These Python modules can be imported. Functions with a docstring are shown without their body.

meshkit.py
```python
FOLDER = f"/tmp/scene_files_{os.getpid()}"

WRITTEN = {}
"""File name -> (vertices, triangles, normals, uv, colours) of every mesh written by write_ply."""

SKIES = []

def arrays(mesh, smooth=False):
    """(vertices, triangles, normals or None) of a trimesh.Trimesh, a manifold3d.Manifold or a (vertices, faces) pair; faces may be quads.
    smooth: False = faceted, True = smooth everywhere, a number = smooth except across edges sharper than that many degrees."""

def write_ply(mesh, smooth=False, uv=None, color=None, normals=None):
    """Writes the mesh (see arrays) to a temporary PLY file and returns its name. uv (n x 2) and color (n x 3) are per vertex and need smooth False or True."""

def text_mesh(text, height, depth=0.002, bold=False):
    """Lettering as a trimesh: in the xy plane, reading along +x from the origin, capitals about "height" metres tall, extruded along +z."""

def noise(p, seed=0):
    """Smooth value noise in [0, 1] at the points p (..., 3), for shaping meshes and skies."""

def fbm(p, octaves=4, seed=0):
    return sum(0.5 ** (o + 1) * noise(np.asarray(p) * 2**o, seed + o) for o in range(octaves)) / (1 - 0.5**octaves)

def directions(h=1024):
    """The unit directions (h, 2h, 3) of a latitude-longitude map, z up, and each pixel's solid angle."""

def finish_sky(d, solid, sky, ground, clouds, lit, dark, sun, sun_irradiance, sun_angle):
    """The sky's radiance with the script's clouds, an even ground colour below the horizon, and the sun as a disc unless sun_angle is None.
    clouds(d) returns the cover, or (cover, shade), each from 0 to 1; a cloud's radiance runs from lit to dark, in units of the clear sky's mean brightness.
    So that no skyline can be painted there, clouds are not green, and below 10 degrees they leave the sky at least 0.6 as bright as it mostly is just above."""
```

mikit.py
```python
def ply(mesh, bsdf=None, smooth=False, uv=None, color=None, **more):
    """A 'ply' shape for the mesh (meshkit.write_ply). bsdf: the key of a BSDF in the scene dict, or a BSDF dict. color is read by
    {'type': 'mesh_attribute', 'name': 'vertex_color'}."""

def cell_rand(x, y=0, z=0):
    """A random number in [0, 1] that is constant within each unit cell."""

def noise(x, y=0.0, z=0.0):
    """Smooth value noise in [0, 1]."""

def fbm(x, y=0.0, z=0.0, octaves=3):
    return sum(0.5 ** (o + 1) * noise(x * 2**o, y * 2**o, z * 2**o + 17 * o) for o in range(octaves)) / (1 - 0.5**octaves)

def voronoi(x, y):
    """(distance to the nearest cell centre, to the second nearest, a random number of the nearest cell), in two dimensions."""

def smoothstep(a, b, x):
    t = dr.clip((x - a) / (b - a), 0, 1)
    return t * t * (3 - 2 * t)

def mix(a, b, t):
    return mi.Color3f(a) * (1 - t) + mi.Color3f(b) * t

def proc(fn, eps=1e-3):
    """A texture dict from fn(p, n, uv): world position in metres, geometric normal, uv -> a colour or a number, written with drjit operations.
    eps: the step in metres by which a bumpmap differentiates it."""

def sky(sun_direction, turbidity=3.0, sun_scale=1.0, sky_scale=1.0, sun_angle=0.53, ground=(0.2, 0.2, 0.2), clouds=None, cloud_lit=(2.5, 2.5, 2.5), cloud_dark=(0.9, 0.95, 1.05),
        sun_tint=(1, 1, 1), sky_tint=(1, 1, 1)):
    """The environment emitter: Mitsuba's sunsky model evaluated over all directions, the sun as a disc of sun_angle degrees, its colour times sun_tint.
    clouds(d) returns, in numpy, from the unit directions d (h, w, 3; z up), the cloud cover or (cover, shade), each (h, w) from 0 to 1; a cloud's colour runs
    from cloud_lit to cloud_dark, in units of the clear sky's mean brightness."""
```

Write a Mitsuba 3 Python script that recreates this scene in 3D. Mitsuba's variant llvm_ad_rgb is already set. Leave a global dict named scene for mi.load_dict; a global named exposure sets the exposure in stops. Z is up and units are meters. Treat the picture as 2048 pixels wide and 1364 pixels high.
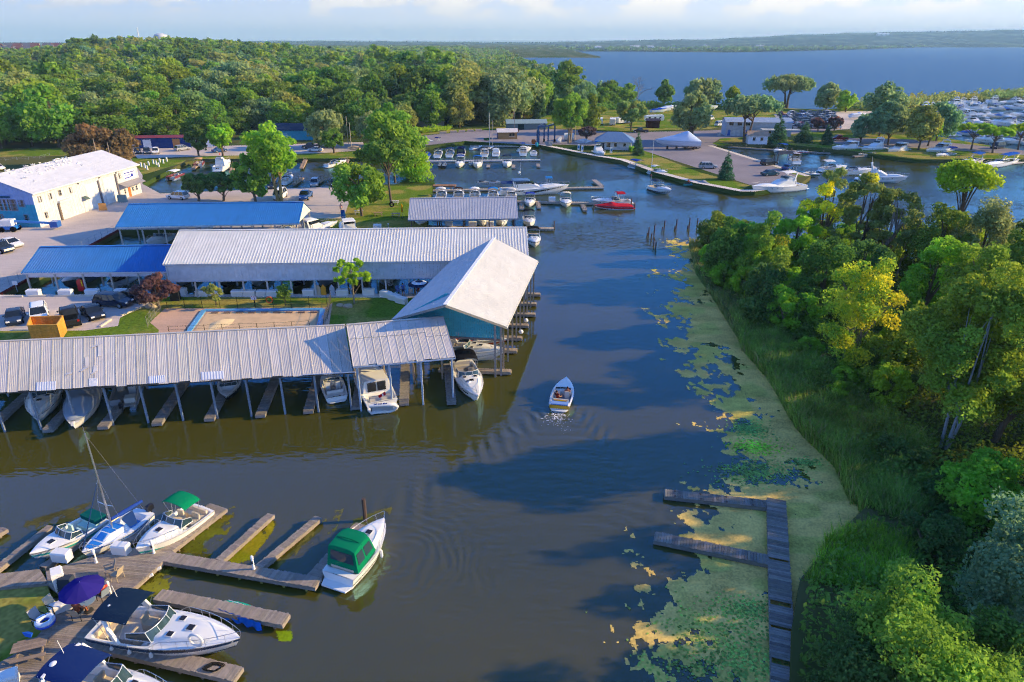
import math, random
import numpy as np, trimesh, manifold3d as m3
import shapely
from shapely.geometry import Polygon, Point, LineString, box as sbox
from shapely.ops import unary_union
import drjit as dr, mitsuba as mi
import mikit, meshkit
from mikit import noise, fbm, voronoi, smoothstep, mix, cell_rand

scene, labels = {}, {}
T4 = mi.ScalarTransform4f

# ---------------------------------------------------------------- camera, sky, exposure
CAM_Z = 34.0
PITCH = math.radians(23.73)
scene['camera'] = {'type': 'perspective', 'fov': 73.75, 'fov_axis': 'x', 'near_clip': 0.5, 'far_clip': 40000.0,
                   'to_world': T4().look_at(origin=[0, 0, CAM_Z], target=[0, math.cos(PITCH), CAM_Z - math.sin(PITCH)], up=[0, 0, 1]),
                   'medium': {'type': 'ref', 'id': 'air'}}
SUN_AZ, SUN_EL = math.radians(5.0), math.radians(21.0)
SUN = [math.cos(SUN_EL) * math.cos(SUN_AZ), math.cos(SUN_EL) * math.sin(SUN_AZ), math.sin(SUN_EL)]

def clouds(d):
    e = np.degrees(np.arcsin(np.clip(d[..., 2], -1, 1)))
    az = np.degrees(np.arctan2(d[..., 0], d[..., 1]))
    veil = 0.88 * np.exp(-np.maximum(e, 0) / 12.0)
    q = np.stack([az * 0.42, e * 1.5, az * 0 + 3.0], -1)
    n = meshkit.fbm(q, 5, seed=4)
    low = np.exp(-((e - 2.9) / 0.9) ** 2)
    wisp = np.clip((n - 0.50) / 0.16, 0, 1) * low * 0.8
    n2 = meshkit.fbm(np.stack([az * 0.05, e * 0.12, az * 0 + 9.0], -1), 4, seed=11)
    high = np.clip((n2 - 0.60) / 0.25, 0, 1) * 0.30 * (e > 4)
    cover = np.clip(veil + wisp + high, 0, 0.94)
    shade = np.clip(0.30 - 0.36 * np.clip(az / 40 + 0.3, -0.4, 1) - 0.35 * wisp + np.maximum(e, 0) / 14.0, 0, 1)
    return cover, shade

scene['sky'] = mikit.sky(SUN, turbidity=3.0, sun_scale=0.90, sky_scale=1.35, clouds=clouds, cloud_lit=(2.5, 2.25, 1.9), cloud_dark=(0.62, 0.76, 1.25),
                         sun_tint=(1.02, 1.0, 0.80), sky_tint=(0.42, 0.74, 1.40))
exposure = 2.6

# ---------------------------------------------------------------- helpers
def C(h):
    v = np.array([int(h[i:i + 2], 16) for i in (0, 2, 4)]) / 255.0
    return np.where(v < 0.04045, v / 12.92, ((v + 0.055) / 1.055) ** 2.4)

def enc(col):
    k = np.clip(np.round(np.sqrt(np.clip(col, 0, 1)) * 255), 0, 255)
    return np.stack([k[..., 0] * 256 + k[..., 1] + 0.5, k[..., 2] + 0.5], -1)

def dec(uv):
    a = dr.floor(uv.x / 256.0)
    b = dr.floor(uv.x - 256.0 * a)
    v = mi.Color3f(a, b, dr.floor(uv.y)) / 255.0
    return v * v

class MB:
    """Collects pieces of one mesh; each piece has a flat colour."""
    def __init__(s): s.V, s.F, s.K, s.N, s.n = [], [], [], [], 0
    def add(s, v, f, col, smooth=None):
        v, f = np.asarray(v, float), np.asarray(f, int)
        if f.shape[1] == 4: f = np.vstack([f[:, [0, 1, 2]], f[:, [0, 2, 3]]])
        if smooth is None:
            v = v[f.ravel()]
            nn = np.cross(v[1::3] - v[0::3], v[2::3] - v[0::3])
            nn = np.repeat(nn / (np.linalg.norm(nn, axis=1, keepdims=True) + 1e-20), 3, 0)
            if np.ndim(col) == 2: col = np.asarray(col)[f.ravel()]
            f = np.arange(len(v)).reshape(-1, 3)
        else:
            v, f, nn = meshkit.arrays((v, f), smooth)
        s.V.append(v); s.F.append(f + s.n); s.N.append(nn); s.n += len(v)
        s.K.append(np.broadcast_to(np.asarray(col, float), (len(v), 3)))
        return s
    def box(s, c, size, col, rot=0.0, top=1.0):
        x, y, z = np.array(size) / 2
        p = np.array([[-x, -y, -z], [x, -y, -z], [x, y, -z], [-x, y, -z], [-x * top, -y * top, z], [x * top, -y * top, z], [x * top, y * top, z], [-x * top, y * top, z]])
        f = [[0, 3, 2, 1], [4, 5, 6, 7], [0, 1, 5, 4], [1, 2, 6, 5], [2, 3, 7, 6], [3, 0, 4, 7]]
        if rot:
            a, b = math.cos(rot), math.sin(rot)
            p[:, :2] = p[:, :2] @ np.array([[a, b], [-b, a]])
        return s.add(p + np.array(c), f, col)
    def beam(s, a, b, w, h, col):
        """A square bar from a to b, w wide sideways and h high."""
        a, b = np.array(a, float), np.array(b, float)
        d = b - a; L = np.linalg.norm(d); d = d / L
        side = np.cross(d, [0, 0, 1.0])
        if np.linalg.norm(side) < 1e-3: side = np.array([1.0, 0, 0])
        side /= np.linalg.norm(side); u = np.cross(side, d)
        p = [q + i * side * w / 2 + j * u * h / 2 for q in (a, b) for i, j in ((-1, -1), (1, -1), (1, 1), (-1, 1))]
        return s.add(p, [[0, 1, 2, 3], [7, 6, 5, 4], [0, 4, 5, 1], [1, 5, 6, 2], [2, 6, 7, 3], [3, 7, 4, 0]], col)
    def tube(s, pts, r, col, sides=6, smooth=40):
        p = np.asarray(pts, float); r = np.broadcast_to(np.asarray(r, float), (len(p),))
        t = np.gradient(p, axis=0); t /= np.linalg.norm(t, axis=1, keepdims=True) + 1e-12
        ref = np.array([0.0, 0.0, 1.0]) if abs(t[:, 2]).mean() < 0.8 else np.array([1.0, 0.0, 0.0])
        a = np.cross(t, ref); a /= np.linalg.norm(a, axis=1, keepdims=True) + 1e-12
        b = np.cross(t, a); g = np.arange(sides) * 2 * math.pi / sides
        v = (p[:, None] + r[:, None, None] * (np.cos(g)[None, :, None] * a[:, None] + np.sin(g)[None, :, None] * b[:, None])).reshape(-1, 3)
        f = []
        for i in range(len(p) - 1):
            for j in range(sides):
                k = (j + 1) % sides
                f.append([i * sides + j, i * sides + k, (i + 1) * sides + k, (i + 1) * sides + j])
        n = len(v); v = np.vstack([v, p[:1], p[-1:]])
        tri = [q for x in f for q in ([x[0], x[1], x[2]], [x[0], x[2], x[3]])]
        for j in range(sides):
            k = (j + 1) % sides
            tri += [[n, k, j], [n + 1, (len(p) - 1) * sides + j, (len(p) - 1) * sides + k]]
        return s.add(v, tri, col, smooth)
    def prism(s, poly, z0, z1, col, smooth=None):
        m = trimesh.creation.extrude_polygon(poly if isinstance(poly, Polygon) else Polygon(poly), z1 - z0, engine='earcut')
        v = np.array(m.vertices); v[:, 2] += z0
        return s.add(v, m.faces, col, smooth)
    def sheet(s, poly, z, col):
        for g in getattr(poly, 'geoms', [poly]):
            v, f = trimesh.creation.triangulate_polygon(g, engine='earcut')
            a, b = v[f[:, 1]] - v[f[:, 0]], v[f[:, 2]] - v[f[:, 0]]
            flip = a[:, 0] * b[:, 1] - a[:, 1] * b[:, 0] < 0
            f = np.where(flip[:, None], f[:, ::-1], f)
            s.add(np.column_stack([v, np.full(len(v), z)]), f, col)
        return s
    def hull(s, pts, col, smooth=None):
        m = trimesh.convex.convex_hull(np.asarray(pts, float))
        return s.add(m.vertices, m.faces, col, smooth)
    def lathe(s, prof, col, c=(0, 0, 0), sides=12, smooth=40):
        prof = np.asarray(prof, float); g = np.arange(sides) * 2 * math.pi / sides
        v = np.stack([prof[:, :1] * np.cos(g), prof[:, :1] * np.sin(g), np.repeat(prof[:, 1:2], sides, 1)], -1).reshape(-1, 3) + np.array(c)
        f = [[i * sides + j, i * sides + (j + 1) % sides, (i + 1) * sides + (j + 1) % sides, (i + 1) * sides + j] for i in range(len(prof) - 1) for j in range(sides)]
        return s.add(v, f, col, smooth)
    def ball(s, c, r, col, sub=2):
        m = trimesh.creation.icosphere(sub, 1.0)
        return s.add(m.vertices * np.array(r) + np.array(c), m.faces, col, True)
    def grid(s, P, col, smooth=35, flip=False):
        """P: (n, m, 3) grid of points."""
        n, m = P.shape[:2]
        i, j = np.meshgrid(np.arange(n - 1), np.arange(m - 1), indexing='ij')
        f = np.stack([i * m + j, (i + 1) * m + j, (i + 1) * m + j + 1, i * m + j + 1], -1).reshape(-1, 4)
        return s.add(P.reshape(-1, 3), f[:, ::-1] if flip else f, col, smooth)
    def quad(s, a, b, c, d, col): return s.add([a, b, c, d], [[0, 1, 2, 3]], col)
    def moved(s, x=0, y=0, z=0, rot=0.0, sc=1.0):
        o = MB(); a, b = math.cos(rot), math.sin(rot); R = np.array([[a, b, 0], [-b, a, 0], [0, 0, 1.0]])
        o.V = [v * sc @ R + np.array([x, y, z]) for v in s.V]; o.N = [v @ R for v in s.N]; o.F, o.K, o.n = list(s.F), list(s.K), s.n
        return o
    def merge(s, o):
        for v, f, k, n in zip(o.V, o.F, o.K, o.N):
            s.V.append(v); s.F.append(f - 0 + 0); s.K.append(k); s.N.append(n)
        # faces of o are numbered from o's own start
        cnt = len(o.V); off = s.n
        for i in range(cnt): s.F[len(s.F) - cnt + i] = o.F[i] + off
        s.n += o.n
        return s
    def shape(s, bsdf):
        v, f, k, n = np.vstack(s.V), np.vstack(s.F), np.vstack(s.K), np.vstack(s.N)
        path = meshkit.write_ply((v, f), False, enc(k), None, normals=n)
        return {'type': 'ply', 'filename': path, 'face_normals': False, 'bsdf': {'type': 'ref', 'id': bsdf}}

def xf(x=0, y=0, z=0, rot=0.0, sc=1.0, tilt=0.0):
    a, b = math.cos(rot), math.sin(rot)
    s3 = sc if np.ndim(sc) else (sc, sc, sc)
    m = np.array([[a, -b, 0, x], [b, a, 0, y], [0, 0, 1, z], [0, 0, 0, 1.0]]) @ np.diag([s3[0], s3[1], s3[2], 1.0])
    return T4(m)

used = {}
def numbered(name):
    used[name] = used.get(name, 0) + 1
    return name if used[name] == 1 else f'{name}_{used[name] - 1:03d}'

def thing(name, label=None, cat=None, group=None, kind=None):
    key = numbered(name)
    d = {}
    if label: d['label'] = label
    if cat: d['category'] = cat
    if group: d['group'] = group
    if kind: d['kind'] = kind
    labels[key] = d
    return key

def part(parent, name, mb, bsdf='matte', to=None, label=None, kind=None):
    """Adds a part (or sub-part, if the parent is a part) and returns its key."""
    key = numbered(parent + '__' + name)
    d = mb.shape(bsdf) if isinstance(mb, MB) else dict(mb)
    if to is not None: d['to_world'] = to
    scene[key] = d
    if label or kind: labels[key] = {**({'label': label} if label else {}), **({'kind': kind} if kind else {})}
    return key

def solo(name, mb, bsdf, label=None, cat=None, group=None, kind=None, to=None):
    key = thing(name, label, cat, group, kind)
    d = mb.shape(bsdf) if isinstance(mb, MB) else dict(mb)
    if to is not None: d['to_world'] = to
    scene[key] = d
    return key

def place(proto, name, label, cat, group=None, to=None, skip=()):
    """A thing made of the proto's parts: {path: shape dict}."""
    key = thing(name, label, cat, group)
    for p, d in proto.items():
        if p.split('__')[0] in skip: continue
        scene[key + '__' + p] = {**d, 'to_world': to} if to is not None else dict(d)
    return key

# ---------------------------------------------------------------- materials
def V3(c): return mi.Color3f(float(c[0]), float(c[1]), float(c[2]))

def f_dirt(p, n, uv):
    k = fbm(p.x * 1.7, p.y * 1.7, p.z * 1.7, 3)
    return dec(uv) * (0.82 + 0.36 * k)
def f_plain(p, n, uv): return dec(uv)
def f_wood(p, n, uv):
    k = fbm(p.x * 6.0, p.y * 6.0, p.z * 6.0, 2); b = noise(p.x * 0.7, p.y * 0.7, p.z)
    return dec(uv) * (0.66 + 0.42 * k + 0.26 * b)
def f_roof(p, n, uv):
    k = fbm(p.x * 0.9, p.y * 0.9, p.z * 0.4, 3); s = noise(p.x * 3.3, p.y * 0.35, p.z)
    return dec(uv) * (0.84 + 0.20 * k + 0.12 * s)
def f_leaf(p, n, uv):
    k = noise(p.x * 0.09, p.y * 0.09, 3.0); j = noise(p.x * 0.9, p.y * 0.9, p.z * 0.9)
    c = dec(uv) * (2.3 + 1.8 * j)
    return mi.Color3f(c.x * (0.62 + 0.55 * k), c.y, c.z * (1.15 - 0.3 * k))
def f_grass(p, n, uv):
    k = fbm(p.x * 0.22, p.y * 0.22, 1.0, 4); f = noise(p.x * 5.0, p.y * 5.0)
    c = mix(V3((0.13, 0.21, 0.022)), V3((0.33, 0.28, 0.07)), smoothstep(0.40, 0.66, k))
    return c * (0.72 + 0.56 * f)
def f_asphalt(p, n, uv):
    k = fbm(p.x * 0.12, p.y * 0.12, 5.0, 4); f = noise(p.x * 9.0, p.y * 9.0); st = noise(p.x * 0.5, p.y * 4.0)
    return dec(uv) * (0.70 + 0.42 * k + 0.14 * f + 0.12 * st)
def f_soil(p, n, uv):
    k = fbm(p.x * 0.05, p.y * 0.05, 2.0, 4)
    return mix(V3((0.05, 0.085, 0.02)), V3((0.12, 0.12, 0.045)), smoothstep(0.4, 0.65, k))

BOAT_WAKE = (4.99,60.91)
GREEN_BOAT = (-11.3,37.9)
def f_canal(p, n, uv):
    x, y = p.x, p.y
    w = (noise(x * 1.1 + 7, y * 3.2) - 0.5) * 0.012 + (noise(x * 2.9, y * 7.0 + 3) - 0.5) * 0.0045
    w = w * (0.5 + 2.4 * smoothstep(0.30, 0.7, fbm(x * 0.05, y * 0.09 + 4))) * (0.55 + 3.2 * smoothstep(85, 150, y))
    s = BOAT_WAKE[1] - y; l = x - BOAT_WAKE[0] + 0.14 * s
    a = dr.abs(l); on = smoothstep(-2.0, 1.0, s) * dr.exp(-dr.maximum(s, 0) / 27.0)
    arm = dr.exp(-dr.square((a - 0.62 * s - 0.9) / (1.0 + 0.16 * dr.maximum(s, 0))))
    w += on * arm * 0.036 * (0.35 + 1.2 * noise(x * 0.8, y * 0.8)) * dr.sin(6.2832 * (a * 0.80 + s * 0.42 + 0.5 * noise(x * 0.6, y * 0.6)) / (0.95 + 0.02 * s))
    w += on * smoothstep(0.0, 0.4, 0.55 * s - a) * 0.012 * dr.sin(6.2832 * (s - 0.035 * l * l) / 1.5)
    gx, gy = x - (GREEN_BOAT[0] + 2.0), y - (GREEN_BOAT[1] + 0.5)
    r = dr.sqrt(gx * gx + gy * gy) + 1.5 * noise(x * 0.45, y * 0.45)
    w += 0.017 * dr.exp(-r / 6.5) * (0.3 + 1.2 * noise(x * 0.7, y * 1.1)) * dr.sin(6.2832 * r / 0.75) * smoothstep(-1.0, 2.0, gx + 0.4 * gy + 1.0)
    return w
def f_canal_col(p, n, uv):
    k = fbm(p.x * 0.06, p.y * 0.10, 1.0, 3)
    return mix(V3((0.090, 0.078, 0.005)), V3((0.062, 0.062, 0.008)), k)
def f_lake(p, n, uv):
    x, y = p.x, p.y
    big = noise(x * 0.010, y * 0.045 + 5)
    return (noise(x * 0.35, y * 0.9) - 0.5) * 0.36 + (noise(x * 1.3 + 4, y * 2.6) - 0.5) * 0.12 + (big - 0.5) * 1.2
def f_weed(p, n, uv):
    k = fbm(p.x * 0.5, p.y * 0.9, 4.0, 4); g = noise(p.x * 9.0, p.y * 9.0)
    c = dec(uv) * (0.45 + 0.75 * k + 0.4 * g)
    return mix(c, mi.Color3f(c.x * 0.78, c.y * 0.95, c.z * 0.8), smoothstep(0.52, 0.70, noise(p.x * 0.35, p.y * 0.5, 9.0)))
def f_hill(p, n, uv):
    k = fbm(p.x * 0.006, p.y * 0.003, 2.0, 4); j = noise(p.x * 0.05, p.y * 0.02)
    return mix(V3((0.010, 0.030, 0.014)), V3((0.055, 0.075, 0.03)), smoothstep(0.52, 0.66, k)) * (0.6 + 0.8 * j)

def P(fn): return mikit.proc(fn)
def principled(tex, rough, spec=0.5, **k):
    return {'type': 'twosided', 'bsdf': {'type': 'principled', 'base_color': tex, 'roughness': rough, 'specular': spec, **k}}
scene['matte'] = {'type': 'twosided', 'bsdf': {'type': 'diffuse', 'reflectance': P(f_dirt)}}
scene['canvas'] = {'type': 'twosided', 'bsdf': {'type': 'diffuse', 'reflectance': P(f_plain)}}
scene['gloss'] = principled(P(f_plain), 0.28, 0.5)
scene['roofing'] = principled(P(f_roof), 0.45, 0.35)
scene['wood'] = {'type': 'twosided', 'bsdf': {'type': 'diffuse', 'reflectance': P(f_wood)}}
scene['metal'] = principled({'type': 'rgb', 'value': [0.62, 0.63, 0.65]}, 0.3, 0.5, metallic=0.9)
scene['glass'] = principled({'type': 'rgb', 'value': [0.012, 0.016, 0.02]}, 0.08, 0.8)
scene['leaf'] = {'type': 'principledthin', 'base_color': P(f_leaf), 'roughness': 0.55, 'diff_trans': 1.0, 'spec_trans': 0.0}
scene['grass'] = {'type': 'twosided', 'bsdf': {'type': 'diffuse', 'reflectance': P(f_grass)}}
scene['asphalt'] = {'type': 'twosided', 'bsdf': {'type': 'diffuse', 'reflectance': P(f_asphalt)}}
scene['soil'] = {'type': 'twosided', 'bsdf': {'type': 'diffuse', 'reflectance': P(f_soil)}}
scene['weed'] = {'type': 'twosided', 'bsdf': {'type': 'diffuse', 'reflectance': P(f_weed)}}
scene['hillside'] = {'type': 'twosided', 'bsdf': {'type': 'diffuse', 'reflectance': P(f_hill)}}
scene['canal_water'] = {'type': 'bumpmap', 'arbitrary': mikit.proc(f_canal, 0.03), 'scale': 1.0,
                        'bsdf': {'type': 'plastic', 'diffuse_reflectance': P(f_canal_col), 'int_ior': 1.85, 'nonlinear': False, 'specular_reflectance': {'type': 'rgb', 'value': [0.27, 0.70, 1.0]}}}
scene['lake_water'] = {'type': 'bumpmap', 'arbitrary': mikit.proc(f_lake, 0.05), 'scale': 1.0,
                       'bsdf': {'type': 'roughplastic', 'diffuse_reflectance': {'type': 'rgb', 'value': [0.04, 0.13, 0.22]}, 'int_ior': 1.33, 'alpha': 0.2}}

WHITE, OFFW, CREAM, BLACK, GREY, DGREY = C('e6e6e2'), C('d8d5cc'), C('cfc3a8'), C('17181a'), C('8a8a8a'), C('3c3e41')
WOODC, WOODG, WOODD = C('9a8f84'), C('8b867f'), C('5a5148')

# ---------------------------------------------------------------- land and water
W1 = Polygon([(-79.88,54.58),(-66.94,60.88),(-21.57,71.49),(-14.17,73.9),(-10.95,79.3),(-6.35,91.93),(-72.66,91.3),(-75.04,127.31),(-16.36,127.31),(-19.78,172.12),(-19.55,174.75),(-40.41,171.47),(-83.48,162.3),(-93.14,173.43),(-97.36,205.77),(-95.31,213.24),(-34.51,215.19),(-32.74,232.05),(-30.99,236.65),(-16.86,252.9),(4.51,243.9),(9.71,243.9),(26.02,219.18),(32.72,211.33),(39.2,189.86),(46.46,174.75),(54.61,164.06),(58.2,164.06),(70.98,170.83),(79.84,184.56),(69.16,242.66),(90.29,246.41),(109.13,229.8),(123.59,211.33),(162.97,211.33),(221.69,209.45),(111.31,97.94),(81.48,104.14),(57.2,111.66),(38.39,119.87),(31.74,116.59),(29.59,102.85),(28.95,89.26),(28.09,75.37),(28.33,66.56),(27.39,56.4),(28.39,50.02),(27.62,43.41),(22.86,39.08),(19.26,35.35),(17.31,31.51),(15.21,26.27),(13.68,20.9),(-57.56,20.9)])
W2 = Polygon([(169.47,313.23),(237.74,412.07),(336.44,469.71),(501.94,492.55),(244.06,232.05),(168.98,228.7),(163.79,246.41),(160.08,274.46)])
shore = [(-25.08,2322.38),(6.01,1478.5),(34.8,912.19),(50.47,582.7),(65.14,456.97),(79.92,402.15),(103.46,395.79),(125.48,395.79),(144.19,386.6),(162.08,377.82),(198.54,398.94),(240.12,429.7),(272.22,448.84),(351.55,497.38),(591.18,582.7)]
LAKE = Polygon(shore + [(9000, 600), (9000, 12000), (shore[0][0] + 10, 12000)])
MAIN = sbox(-4000, 20, 900, 2600).union(Polygon([(-4000, 2500), (0, 2500), (0, 9000), (-9000, 9000), (-9000, 2500)]))
LAND = MAIN.difference(W1.buffer(0)).difference(W2).difference(LAKE)
def land_piece(poly):
    mb = MB()
    for g in getattr(poly, 'geoms', [poly]):
        if g.area > 3: mb.prism(g, -1.5, 0.3 if 20 < g.centroid.x < 110 and g.centroid.y < 115 else 1.0, C('4c4a42'))
    return mb
solo('ground', land_piece(LAND), 'soil', kind='structure')
lake = MB(); lake.add([(-9000, 0, -0.6), (16000, 0, -0.6), (16000, 16000, -0.6), (-9000, 16000, -0.6)], [[0, 1, 2, 3]], (0, 0, 0))
solo('lake', lake, 'lake_water', kind='structure')
can = MB(); can.add([(-140, 12, 0), (190, 12, 0), (190, 262, 0), (-140, 262, 0)], [[0, 1, 2, 3]], (0, 0, 0))
solo('canal', can, 'canal_water', kind='structure')
bas = MB(); bas.sheet(W2.buffer(2), -0.05, (0, 0, 0))
solo('marina_basin', bas, 'canal_water', kind='structure')

# ---------------------------------------------------------------- ground covers
rng = np.random.default_rng(7)
def cover(name, poly, z, bsdf, col=(0, 0, 0), kind='structure'):
    poly = (poly if hasattr(poly, 'geom_type') else Polygon(poly)).buffer(0).intersection(LAND)
    mb = MB().sheet(poly, z, col)
    return solo(name, mb, bsdf, kind=kind)
ASPH, ASPH2, CONC, GRAVEL = C("c2b5ac"), C("928a8c"), C("d8cfc4"), C("cdbfae")
lawns = [[(-278.68,226.52),(-218.93,232.05),(-149.75,236.65),(-138.8,236.65),(-128.36,236.65),(-122.63,225.44),(-139.15,220.2),(-200.53,211.33),(-255.74,206.68)], [(-117.38,215.19),(-98.75,211.33),(-97.36,205.77),(-99.4,186.05),(-103.34,189.86)],
         [(-47.73,170.83),(-19.71,171.47),(-16.36,127.31),(-31.77,127.31),(-41.48,135.63),(-34.8,140.84),(-36.73,154.51)],
         [(-136.53,91.3),(-6.35,91.93),(-10.95,79.3),(-14.17,73.9),(-21.57,71.49),(-66.94,60.88),(-92.72,57.35)],
         [(29.13,225.44),(43.16,232.05),(51.54,189.86),(59.37,171.47),(54.73,165.25),(39.35,190.64),(30.7,213.24)],
         [(70.86,248.97),(74.61,252.9),(85.25,198.78),(80.24,184.56),(75.54,183.1),(68.63,243.9)],
         [(8.32,330.03),(42.6,392.68),(91.13,415.48),(124.53,392.68),(165.71,386.6),(210.56,412.07),(215.25,369.41),(186.48,343.82),(154.2,358.75),(108.6,325.67),(81.11,290.88),(45.26,284.1),(7.5,296.18)],
         [(80.62,274.46),(107.34,284.1),(131.01,274.46),(158.38,271.39),(177.92,232.05),(164.35,213.24),(124.64,213.24),(110.13,232.05),(91.18,248.97),(74.62,254.24)],
         [(-39.65,284.1),(-5,296.18),(7.72,305.42),(7.37,290.88),(-12.96,287.45),(-37.57,268.38)], [(-97.8,219.18),(-49.59,228.7),(-32.68,236.65),(-34.51,215.19),(-95.31,213.24)]]
for i, q in enumerate(lawns): cover('lawn', q, 1.004, 'grass')
roads = [('yard_pavement', [(-253.12,181.66),(-139.29,188.32),(-135.78,209.45),(-136.98,219.18),(-122.14,225.44),(-116.39,213.24),(-99.4,186.05),(-93.14,173.43),(-83.2,161.72),(-41.52,170.83),(-36.73,154.51),(-34.8,140.84),(-41.48,135.63),(-39.19,127.31),(-75.44,128.06),(-73.09,91.93),(-137.07,91.72)], ASPH, 1.010),
         ('north_lot', [(-127.83,234.33),(-94.69,242.66),(-80.8,245.15),(-53.18,251.58),(-48.61,232.05),(-60.19,225.44),(-97.37,218.17),(-114.89,214.21)], ASPH, 1.010),
         ('harbour_road', [(-37.37,266.9),(-12.89,285.76),(11.54,292.63),(44.52,279.2),(79.75,285.76),(112.99,299.81),(138.45,290.88),(102.77,271.39),(76.9,261.13),(70.51,247.68),(76.38,185.3),(70.57,174.75),(59.58,172.12),(43.58,229.8),(31.07,241.44),(9.8,246.41),(4.53,245.15),(-16.94,254.24),(-31.58,241.44)], ASPH2, 1.010),
         ('lower_lot', [(-137.07,91.72),(-49.74,92.35),(-48.91,90.88),(-50.26,86.91),(-51.01,82.51),(-49.83,79.79),(-53.17,78.32),(-118.35,77.22)], ASPH, 1.010),
         ('shed_walkway', [(-73.24,92.14),(-6.4,92.78),(-6.94,90.06),(-48.86,90.47),(-72.38,90.88)], CONC, 1.016),
         ('car_lot', [(129.38,353.63),(157.48,366.69),(189.51,369.41),(209.27,358.75),(177.23,305.42),(138.45,290.88),(113.66,301.66)], GRAVEL, 1.010),
         ('basin_road', [(111.03,254.24),(125.61,262.55),(150.38,256.95),(173.16,225.44),(167.18,217.17),(139.14,236.65),(116.04,241.44)], ASPH2, 1.010),
         ('sand_drive', [(-42.09,140.84),(-34.6,139.94),(-33.91,136.9),(-41.84,136.9)], GRAVEL, 1.016)]
for n, q, c, z in roads: cover(n, q, z, 'asphalt', c)
def strip(path, w0, w1):
    """The band between w0 and w1 metres to the left of a path."""
    l = LineString(path)
    return Polygon(list(l.parallel_offset(w0, 'left').coords if w0 else l.coords) + list(l.parallel_offset(w1, 'left').coords)[::-1])
QUAY = [(4.51,243.9),(9.71,243.9),(26.02,219.18),(32.72,211.33),(39.2,189.86),(46.46,174.75),(54.61,164.06),(58.2,164.06),(70.98,170.83)]
cover('quay', LineString(QUAY).buffer(2.2, cap_style=2), 1.020, 'asphalt', C('d8cfc2'))
cover('pier_walk', LineString([(79.84,184.56),(69.16,242.66)]).buffer(1.8, cap_style=2), 1.020, 'asphalt', C('d8cbb8'))
near = Polygon([(-47.17,34.62),(-32.64,35.72),(-31.4,35.62),(-29.21,32.98),(-29.23,30.53),(-29.89,27.92),(-30.03,24.38),(-40.01,24.38)])
solo('near_bank', MB().prism(near, -1.2, 0.4, (0, 0, 0)), 'grass', kind='structure')

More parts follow.
